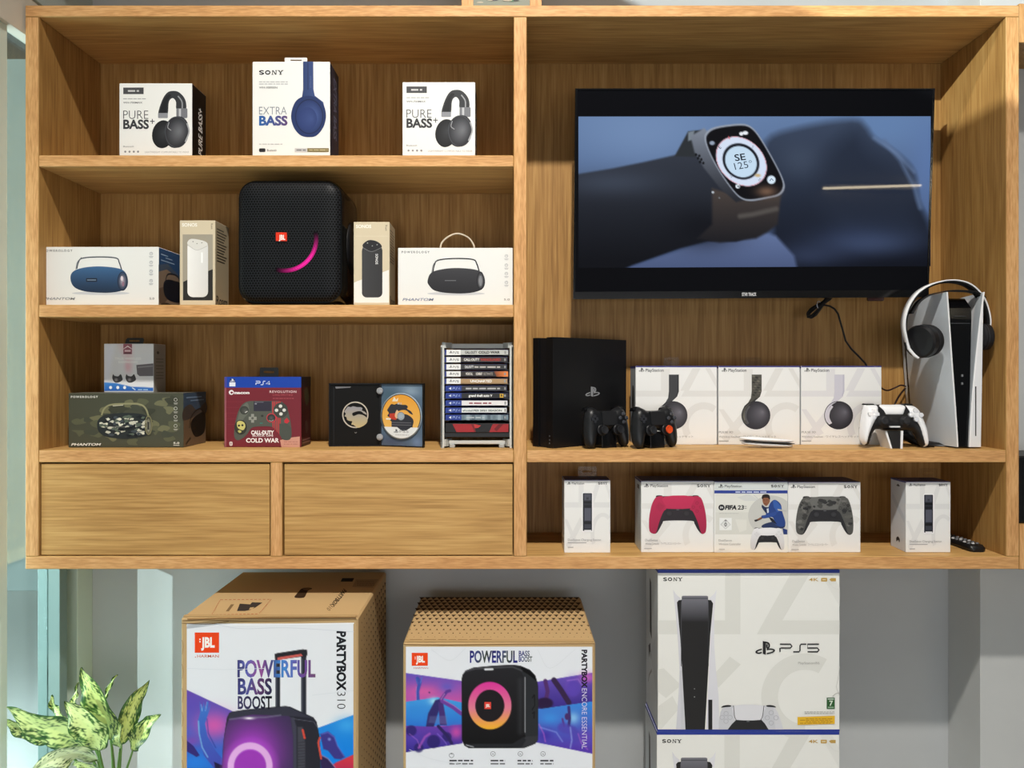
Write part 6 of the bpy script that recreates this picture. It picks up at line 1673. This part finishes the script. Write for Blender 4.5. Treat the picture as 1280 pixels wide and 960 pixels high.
# --- the wide carton
def wide_carton():
    y = -.15; zt = Z(803, y); x0, x1 = X(503.8, y), X(744.2, y); dep = .345; z0 = .33
    T = thing('speaker_carton', 'wide brown carton with triangle pattern lid picturing a ring lit cube speaker', 'box', ((x0 + x1) / 2, y + dep / 2, z0))
    mb = MB(); mb.box(x0, x1, y, y + dep, z0, zt, KRAFT, ch=.004)
    p = front(mb, y); k = 5.12
    cv = Canvas(507.4, 808.4, 740.4, 984, 1.0, (232, 235, 242))
    Z_ = lambda pts: [(500 + a / k, 800 + b / k) for a, b in pts]
    def poly(pts, col, soft=4, **kw): cv.poly(Z_(pts), (lambda gx, gy: col((gx - 500) * k, (gy - 800) * k)) if callable(col) else col, soft / k, **kw)
    def glow(a, b, rx, ry, col, alpha=1.): cv.glow(500 + a / k, 800 + b / k, rx / k, ry / k, col, alpha)
    def line(pts, w_, col, soft=4, alpha=1.): cv.line(Z_(pts), w_ / k, col, soft / k, alpha)
    def ell(a, b, rx, ry, col, soft=4, **kw): cv.ell(500 + a / k, 800 + b / k, rx / k, ry / k, col, soft / k, **kw)
    white = cv.img.copy()
    # left scenes
    poly([(30, 210), (400, 262), (400, 660), (30, 718)], vgrad(215, 400, (104, 84, 190), (204, 88, 170)))
    glow(150, 330, 130, 50, (218, 96, 168), .9); glow(300, 300, 60, 40, (90, 96, 200), .7)
    line([(112, 245), (128, 270), (112, 330), (116, 390)], 22, (64, 84, 176), soft=6); line([(104, 250), (112, 280)], 8, (70, 100, 190)); line([(140, 240), (130, 275)], 8, (90, 110, 200)); line([(104, 300), (104, 385)], 4, (190, 130, 200), soft=6, alpha=.8); ell(188, 336, 6, 5, (60, 50, 110))
    poly([(30, 396), (240, 366), (400, 400), (400, 545), (30, 560)], vgrad(370, 560, (70, 160, 232), (44, 116, 214)))
    glow(215, 390, 40, 30, (170, 226, 250), .9); glow(100, 470, 90, 60, (52, 140, 224), .6)
    poly([(225, 385), (262, 375), (260, 420), (240, 480), (215, 560), (165, 560), (180, 470)], (52, 46, 108), soft=6); poly([(245, 400), (275, 390), (300, 545), (255, 545)], (70, 50, 120), soft=6); line([(262, 380), (300, 330), (318, 325)], 20, (96, 60, 150), soft=6); line([(270, 390), (340, 430), (392, 470)], 26, (112, 64, 158), soft=6); line([(285, 345), (262, 380)], 5, (220, 150, 210), soft=6, alpha=.8); line([(280, 385), (345, 420), (392, 455)], 4, (200, 150, 220), soft=6, alpha=.8); poly([(190, 488), (300, 484), (306, 540), (180, 530)], (120, 130, 180), soft=10, alpha=.35)
    poly([(30, 548), (235, 556), (400, 540), (400, 662), (30, 720)], vgrad(540, 710, (110, 66, 176), (60, 50, 150)))
    glow(360, 590, 50, 50, (206, 80, 170), .9); glow(80, 620, 70, 60, (84, 66, 180), .7)
    for a, b, r in ((72, 580, 34), (215, 650, 42), (300, 620, 30), (120, 690, 30)): ell(a, b, r, r, (44, 36, 104), soft=10, alpha=.8)
    line([(245, 552), (300, 610), (330, 660)], 20, (48, 38, 96), soft=6); line([(120, 690), (160, 620), (190, 600)], 14, (168, 88, 190), soft=8, alpha=.8); line([(60, 600), (110, 640), (130, 690)], 5, (190, 120, 220), soft=8, alpha=.6); line([(240, 600), (280, 640), (300, 670)], 5, (150, 120, 230), soft=8, alpha=.7)
    # right scenes
    poly([(872, 268), (1240, 208), (1240, 395), (872, 446)], vgrad(215, 440, (110, 86, 190), (60, 46, 136)))
    glow(1200, 240, 60, 40, (206, 100, 190), .9); glow(1100, 300, 50, 70, (120, 80, 200), .8)
    line([(930, 262), (945, 330), (930, 400)], 26, (84, 50, 110), soft=6); line([(985, 256), (1030, 320), (1080, 400)], 34, (58, 40, 76), soft=6); ell(1110, 310, 42, 50, (92, 70, 180), soft=12, alpha=.8); ell(925, 405, 55, 36, (46, 30, 66), soft=10); line([(1070, 260), (1140, 250), (1170, 300)], 5, (180, 130, 220), soft=8, alpha=.7)
    poly([(872, 446), (1240, 392), (1240, 730), (872, 655)], vgrad(400, 700, (60, 140, 226), (88, 60, 176)))
    glow(960, 500, 90, 50, (64, 150, 232), .8); glow(1110, 500, 46, 46, (150, 210, 246), .8); glow(930, 610, 60, 50, (70, 54, 170), .9); glow(1180, 620, 60, 60, (110, 70, 190), .9)
    line([(1080, 430), (1086, 500), (1080, 550)], 18, (62, 50, 120), soft=6); line([(1040, 505), (1050, 550)], 12, (90, 60, 140), soft=6); ell(1070, 490, 16, 22, (76, 50, 110), soft=6); line([(1040, 560), (1100, 580), (1130, 620)], 60, (84, 72, 180), soft=20, alpha=.8)
    line([(900, 560), (1000, 590), (1040, 650)], 6, (150, 170, 240), soft=10, alpha=.7); line([(1090, 560), (1100, 640), (1090, 690)], 7, (170, 190, 250), soft=10, alpha=.7); line([(890, 540), (920, 600), (930, 650)], 7, (210, 110, 210), soft=8, alpha=.6); line([(1140, 600), (1160, 660), (1200, 700)], 7, (190, 110, 210), soft=8, alpha=.6)
    # pictured speaker
    body = [(394, 250), (400, 222), (420, 196), (470, 176), (600, 164), (720, 158), (770, 164), (832, 190), (866, 226), (882, 280), (884, 420), (882, 640), (866, 664), (800, 690), (760, 692), (440, 692), (412, 676), (396, 640)]
    poly(body, vgrad(160, 690, (40, 40, 44), (20, 20, 22)), soft=4)
    poly([(760, 180), (800, 200), (868, 240), (884, 300), (884, 610), (806, 616), (796, 600), (796, 240)], (44, 46, 50), soft=6); poly([(806, 616), (884, 610), (880, 646), (850, 670), (790, 690), (720, 690)], (54, 55, 60), soft=8)
    poly([(780, 170), (826, 196), (866, 232), (872, 262), (820, 220), (770, 190)], (14, 14, 16), soft=5); line([(800, 240), (800, 590)], 6, (150, 152, 158), soft=5); line([(420, 200), (480, 184), (720, 172), (780, 196)], 8, (88, 90, 96), soft=8, alpha=.8)
    line([(545, 188), (592, 187)], 12, (236, 238, 244), soft=5); poly([(414, 664), (720, 664), (790, 620), (806, 640), (780, 686), (440, 690)], (38, 39, 44), soft=6); line([(424, 672), (470, 684)], 5, (200, 202, 208), soft=6); line([(770, 260), (770, 590)], 30, (62, 63, 68), soft=30, alpha=.5)
    line([(846, 370), (860, 350), (862, 420), (846, 446)], 5, (16, 16, 18)); line([(848, 470), (860, 460), (858, 500)], 5, (16, 16, 18))
    def rc(gx, gy):
        t = np.clip(((gy - 800) * k - 275) / 295, 0, 1)[..., None]
        a, b, c_ = np.array((222, 58, 156.)), np.array((228, 128, 152.)), np.array((246, 182, 50.))
        return np.where(t < .55, a * (1 - t / .55) + b * t / .55, b * (1 - (t - .55) / .45) + c_ * (t - .55) / .45)
    glow(575, 420, 120, 130, (70, 24, 44), .35)
    cv.ring(500 + 575 / k, 800 + 420 / k, 138 / k, 152 / k, 45 / k, rc, 5 / k); ell(575, 422, 90, 100, (34, 30, 34), soft=8)
    p.canvas(cv)
    q = front(mb, y, tf=zoomed(500, 800, k)); q.root = p
    q.rect(540, 397, 583, 442, (226, 72, 60)); q.text('JBL', 548, 428, 17, (250, 235, 230), w=28, bold=.04)
    jbl(q, 75, 82, 178, 165); q.text('HARMAN', 88, 184, 10, (200, 110, 96), w=92)
    pc = lambda u, v: (34 + 40 * abs(math.sin(u * .021)), 34 + 50 * abs(math.sin(u * .021)), 62 + 70 * abs(math.sin(u * .021 + v * .01)))
    q.text('POWERFUL', 447, 143, 72, pc, w=305, bold=.03); q.text('BASS', 760, 102, 32, pc, w=70, bold=.025); q.text('BOOST', 760, 138, 32, pc, w=86, bold=.025)
    q.text('PARTYBOX', 1164, 62, 32, (38, 36, 48), rot=90, w=244, bold=.045); q.text('ENCORE ESSENTIAL', 1164, 310, 32, (226, 220, 240), rot=90, w=386, bold=-.008)
    for cx, tx, t1, w1 in ((330, 316, 'RICH JBL SOUND', 152), (595, 580, 'POWERFUL BASS', 92), (770, 752, 'WATERPROOF', 96), (915, 898, 'BLUETOOTH', 84)):
        q.ring(cx, 738 - 10 * (cx > 500), 16, 16, 2.4, (80, 82, 90), n=20); q.stroke([(cx - 6, 732), (cx, 726), (cx + 5, 734)], 3, (80, 82, 90), smooth=False); fine_lines(q, tx, tx + w1, [767], 9, (54, 54, 60)); fine_lines(q, tx, tx + w1, [787], 9, (120, 122, 128))
    q.stroke([(200, 60), (320, 130), (420, 52)], 2.5, (222, 226, 232)); q.stroke([(880, 60), (960, 180), (1120, 60)], 2.5, (222, 226, 232)); q.stroke([(60, 700), (200, 760), (420, 800)], 2.5, (224, 228, 234))
    f2 = front(mb, y); f2.root = p; f2.stroke([(504, 805.4), (560, 806), (640, 805), (743, 804.5)], .8, (130, 98, 58))
    # lid pattern: rows of triangles growing towards the back
    t = side_print(mb, (x0, x1, y, y + dep, z0, zt), 'top')
    rows_ = 13; n = 27; k0 = t.k
    for r in range(rows_):
        v = .10 + r * .9 / rows_; g = min(1, .16 + .95 * r / (rows_ - 4))
        for i in range(n):
            u = (i + .5 * (r % 2) + .25) / n
            h, w_ = .066 * g, .5 / n * g
            t.k = k0
            if u + w_ < 1: t.poly([(u - w_, v + h), (u + w_, v + h), (u, v)] if r > 2 else [(u - w_, v), (u + w_, v), (u, v + h)], (66, 48, 28))
    fine_lines(t, .03, .46, [.045], .012, (120, 92, 56))
    for w_, c_ in (('right', 1), ('left', 1)):
        s = side_print(mb, (x0, x1, y, y + dep, z0, zt), w_)
        for r in range(10):
            for i in range(12): s.k = 1; s.poly([(.05 + i * .08, .05 + r * .09), (.09 + i * .08, .05 + r * .09), (.07 + i * .08, .1 + r * .09)], (76, 56, 34))
    mb.build('carton', 'kraft', T)
    fl = MB(); fl.box(x0 + .003, x1 - .003, y + .002, y + .01, zt - .001, zt + .003, (182, 150, 104), ch=.001); fl.build('flap', 'kraft', T)
    b = MB(); b.box(x0 + .03, x1 - .03, y + .03, y + dep - .01, 0, .03, (120, 122, 124), ch=.002); b.box(x0 + .02, x1 - .02, y + .02, y + dep, .03, z0, (226, 226, 224), ch=.003)
    tag(b.build('display_plinth', 'satin'), 'low pale block under the wide carton with the triangle pattern lid', 'plinth')
wide_carton()

# --- two white console cartons, one on the other
def console_carton(lab, base, h, dx):
    y = .012; k = 3.693
    x0, x1 = X(822.3 + dx, y), X(1049.5 + dx * .3, y); dep = .158
    mb = MB(); zt = base + h
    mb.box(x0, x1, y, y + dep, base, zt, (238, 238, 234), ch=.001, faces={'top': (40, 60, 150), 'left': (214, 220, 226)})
    sx = (x1 - x0) / (X(1049, y) - X(824, y))
    fn = lambda u, v: (x0 + (u - 163) / 830 * (x1 - x0), y, zt - (v - 46) / 760 * h)
    p = Print(mb, fn, (0, -1, 0))
    SHD = (226, 226, 221)
    p.poly([(470, 64), (540, 64), (540, 350), (163, 350), (163, 285), (470, 285)], SHD)
    p.poly([(770, 64), (858, 64), (732, 285), (993, 285), (993, 350), (615, 350)], SHD); p.poly([(905, 64), (960, 64), (993, 130), (993, 220)], (232, 232, 228))
    p.poly([(163, 515), (190, 510), (270, 590), (200, 650), (163, 620)], SHD); p.poly([(492, 455), (542, 492), (440, 600), (400, 560)], SHD); p.poly([(163, 690), (230, 640), (260, 700), (180, 795), (163, 795)], SHD)
    p.ring(835, 645, 200, 205, 76, SHD, a0=90, a1=300)
    p.rect(163, 46, 993, 62, (40, 58, 148)); p.rect(163, 797, 993, 806, (40, 58, 148))
    sony(p, 185, 276, 100, 17, (44, 44, 44))
    G = (196, 160, 84)
    p.text('4K', 853, 100, 14, G, w=44, bold=.02); p.rrect(908, 85, 936, 102, 3, G); p.rect(914, 92, 930, 95, (238, 232, 214)); p.poly([(945, 92), (955, 86), (976, 86), (976, 101), (955, 101)], G)
    # pictured console
    lp = lambda u, v: (222 - (v - 140) * .016, 222 - (v - 140) * .016, 228 - (v - 140) * .012)
    p.poly([(232, 140), (246, 162), (268, 182), (252, 205), (262, 330), (276, 520), (290, 797), (246, 797), (258, 620), (262, 520), (256, 400), (244, 250)], lp); p.poly([(431, 140), (420, 160), (396, 182), (416, 205), (404, 330), (396, 520), (384, 797), (444, 797), (440, 640), (428, 520), (420, 400), (420, 250)], lambda u, v: tuple(np.array(lp(u, v)) + 8))
    p.poly([(262, 520), (276, 520), (290, 797), (270, 797)], (206, 207, 214))
    p.poly([(250, 200), (258, 190), (272, 188), (272, 174), (392, 174), (392, 188), (406, 190), (415, 205), (402, 350), (378, 797), (289, 797), (266, 380)], (30, 29, 30))
    p.poly([(272, 172), (278, 169), (386, 169), (392, 172), (394, 290), (270, 290)], lambda u, v: (122 - (v - 170) * .76, 122 - (v - 170) * .76, 132 - (v - 170) * .83) if v < 260 else (34, 33, 36)); p.rect(272, 178, 392, 184, (84, 84, 92))
    p.rect(268, 196, 271, 500, (70, 70, 76)); p.rect(393, 196, 395, 500, (60, 60, 64)); p.ell(330, 606, 3, 2, (150, 150, 150), n=8); p.ell(330, 644, 3, 3, (150, 150, 150), n=8)
    p.rect(393, 657, 411, 797, (26, 26, 28)); p.rect(411, 657, 413, 797, (196, 196, 202))
    # pictured controller
    p.poly([(441, 797), (441, 760), (448, 716), (462, 690), (505, 684), (645, 684), (692, 690), (710, 716), (724, 756), (736, 797)], (206, 207, 214)); p.poly([(690, 690), (710, 716), (724, 756), (736, 797), (700, 797)], (216, 216, 222))
    p.poly([(482, 797), (500, 772), (520, 752), (636, 752), (652, 770), (668, 797)], (34, 34, 37)); p.poly(smooth_closed([(510, 685), (645, 685), (640, 730), (630, 752), (522, 752), (514, 735)], 3), (226, 226, 232)); p.stroke([(508, 685), (513, 735), (521, 753)], 3, (60, 60, 66)); p.stroke([(647, 685), (641, 732), (632, 753)], 3, (60, 60, 66))
    p.blob([(452, 694), (460, 686), (480, 682), (496, 684), (494, 690), (470, 692)], (30, 30, 34)); p.blob([(658, 684), (676, 682), (694, 686), (702, 693), (686, 692), (662, 690)], (30, 30, 34))
    for cx, cy in ((474, 722), (474, 758), (456, 740), (492, 740), (680, 718), (662, 742), (702, 742), (680, 766)): p.ring(cx, cy, 11, 11, 2, (170, 171, 180), n=18)
    p.rect(568, 756, 580, 761, (120, 120, 126))
    ps_mark(p, 653, 446, 64, (34, 34, 36)); ps5_word(p, 720, 898, 396, 432, (40, 40, 42), 6)
    p.text('PlayStation®5', 803, 490, 11, (176, 176, 174), w=97)
    p.rect(933, 647, 970, 700, (44, 92, 48)); p.text('7', 945, 684, 22, (226, 236, 220), bold=.03); p.rect(938, 651, 966, 656, (200, 216, 200)); p.rect(938, 690, 966, 695, (160, 190, 160))
    fine_lines(p, 832, 968, [712, 720], 3, (176, 176, 172)); p.poly([(800, 738), (970, 732), (970, 770), (800, 775)], (232, 184, 46)); fine_lines(p, 838, 960, [744, 758], 4, (190, 140, 30)); fine_lines(p, 812, 950, [751, 765], 4, (190, 140, 30))
    p.stroke([(993, 500), (984, 560), (978, 600), (993, 640)], 2.5, (206, 206, 202)); p.stroke([(960, 640), (975, 628), (993, 624)], 3, (190, 190, 186)); p.stroke([(940, 100), (965, 130), (993, 142)], 2, (226, 226, 222))
    s = side_print(mb, (x0, x1, y, y + dep, base, zt), 'left')
    s.poly([(.55, .14), (.68, .12), (.66, .47), (.5, .5)], (34, 34, 38)); s.poly([(.62, .54), (.78, .58), (.74, .66), (.66, .6), (.56, .64)], (34, 34, 38)); s.rect(0, 0, 1, .02, (40, 58, 148)); s.rect(0, .985, 1, 1, (40, 58, 148)); s.stroke([(.5, .7), (.7, .76), (.8, .82)], .02, (150, 152, 156))
    s.poly([(.1, .4), (.6, .6), (.1, .8)], (202, 208, 214))
    tag(mb.build('console_box', 'card', base=((x0 + x1) / 2, y + dep / 2, base)), lab, 'box', 'stacked white console cartons')
HB = (zb0 - .004) / 2
console_carton('white console carton on top of its stack, directly under the cabinet', HB, HB, 0)
console_carton('white console carton at the bottom of the stack, cut by the lower border', 0, HB - .0002, -1.2)

# ------------------------------------------------------------------ variegated plant
from mathutils import noise
def plant():
    px_, py_, pz_ = -.965, -.035, .20
    T = thing('potted_plant', 'leafy green and cream variegated plant at the lower left corner', 'plant', (px_, py_, 0))
    b = MB(); b.disc_lathe((px_, py_, 0), (0, 0, 1), [(.06, 0), (.064, .004), (.085, .19), (.091, .195), (.091, .205), (.083, .205), (.08, .19), (.0004, .188)], (214, 214, 210), n=32); b.build('pot', 'satin', T)
    b = MB(); b.disc_lathe((px_, py_, .186), (0, 0, 1), [(.079, 0), (.06, .006), (.03, .008), (.0004, .01)], (62, 46, 34), n=24); b.build('soil', 'matte', T)
    P = lambda q: Vector((X(q[0], q[2]), q[2], Z(q[1], q[2])))
    def leaf(pts, W, pale, seed, twist=0.0, fold=.25, right=1.0, left=1.0):
        mid = [P(q) for q in pts]
        flat = smooth_open([tuple(m_) for m_ in mid], 16)
        mid = [Vector(q) for q in flat]; n = len(mid)
        V, cols = [], []; m = 12
        for i, c in enumerate(mid):
            t = i / (n - 1)
            tg = (mid[min(i + 1, n - 1)] - mid[max(i - 1, 0)]).normalized()
            s = tg.cross(Vector((0, 1, 0))); s.normalize(); nn = s.cross(tg).normalized()
            a = twist; s2 = s * math.cos(a) + nn * math.sin(a); n2 = nn * math.cos(a) - s * math.sin(a)
            w_ = W * 1.18 * (math.sin(math.pi * min(1, t) ** .72) ** .85) * (1 + .05 * math.sin(t * 23 + seed)) + .0004
            for j in range(-m, m + 1):
                q = j / m; k = right if q > 0 else left
                V.append(tuple(c + s2 * (q * w_ * k) - n2 * (abs(q) * w_ * fold - .004 * math.sin(t * 14 + q * 3 + seed) * abs(q))))
                z = noise.noise(Vector((t * 30 + seed * 9, q * 13 * W / .03, seed))) * .75 + noise.noise(Vector((t * 11 - abs(q) * 3.5 + seed, q * 4.5, seed + 4))) * .7 + noise.noise(Vector((t * 60, q * 26, seed))) * .3
                edge = abs(q)
                g = z * 1.25 + .16 + (edge - .62) * 1.1 * (1 - pale * .5) - pale * .45 + (.5 if edge > .93 else 0) + (.35 if t > .94 or t < .03 else 0)
                f = min(1, max(0, g * 3.0 + .5))
                cr = np.array((192, 206, 118.)) * (1 - pale * .6) + np.array((232, 238, 214.)) * pale * .6
                gr = np.array((28, 62, 24.)) if noise.noise(Vector((t * 8, q * 5, seed + 7))) > 0 else np.array((52, 92, 38.))
                cc = cr * (1 - f) + gr * f
                if edge < .05: cc = cc * .4 + np.array((196, 210, 140.)) * .6
                cols.append(cc)
        W2 = 2 * m + 1
        F = [(i * W2 + j, i * W2 + j + 1, (i + 1) * W2 + j + 1, (i + 1) * W2 + j) for i in range(n - 1) for j in range(W2 - 1)]
        mb = MB(); mb.add(V, F, np.array(cols), smooth=True)
        o = mb.build('leaf', 'leafy', T)
        return mid[0]
    leaves = [  # (x, y, depth) from the leaf's foot to its tip in the study of the photograph
        ([(139, 924, -.03), (132, 896, -.05), (116, 864, -.06), (102, 834, -.05)], .036, .15, 1, .1, .2, 1.0, .75),
        ([(152, 930, .0), (158, 906, .0), (170, 874, .01), (187, 850, .02)], .022, .1, 2, -.5, .3, 1, .9),
        ([(166, 938, -.02), (172, 924, -.03), (186, 905, -.04), (200, 893, -.05)], .021, .1, 3, .4, .3, 1, 1),
        ([(121, 936, -.06), (86, 918, -.09), (46, 904, -.11), (8, 884, -.12)], .037, .35, 4, .15, .2, 1, 1),
        ([(70, 926, -.02), (45, 916, -.03), (22, 908, -.03), (1, 900, -.025)], .022, .3, 5, .2, .3, 1, 1),
        ([(124, 938, -.08), (116, 918, -.10), (100, 898, -.11), (81, 876, -.11)], .032, .45, 6, -.1, .2, 1, 1),
        ([(122, 950, -.10), (98, 942, -.14), (66, 950, -.17), (36, 968, -.18)], .026, 1.0, 7, .3, .2, 1, 1),  # palest leaf: sun glare painted into its colour
        ([(96, 890, .02), (93, 880, .03), (95, 868, .04), (98, 853, .04)], .008, .2, 8, .3, .3, 1, 1),
        ([(130, 876, .03), (135, 864, .04), (140, 852, .04), (147, 843, .05)], .0045, .0, 9, .3, .3, 1, 1),
        ([(88, 906, .0), (76, 894, .01), (68, 882, .02), (64, 869, .02)], .014, .3, 10, .3, .3, 1, 1),
        ([(126, 975, -.12), (116, 962, -.14), (104, 956, -.15), (90, 956, -.15)], .02, .3, 11, .3, .3, 1, 1),
        ([(150, 936, -.04), (148, 926, -.05), (150, 914, -.05), (146, 898, -.04)], .017, .3, 12, .6, .3, 1, 1),
    ]
    for a in leaves:
        f = leaf(*a)
        b = MB(); c = Vector((px_ + (f.x - px_) * .18, py_ + (f.y - py_) * .3, .19))
        path = smooth_open([tuple(c), tuple(c.lerp(f, .45) + Vector((-(f.x - px_) * .15, 0, .02))), tuple(f)], 6)
        b.tube(path, [.0045 - .0022 * i / (len(path) - 1) for i in range(len(path))], (84, 120, 56), n=8); b.build('stem', 'satin', T)
M['leafy'] = paint('leaf_surface', .38, .4)
plant()
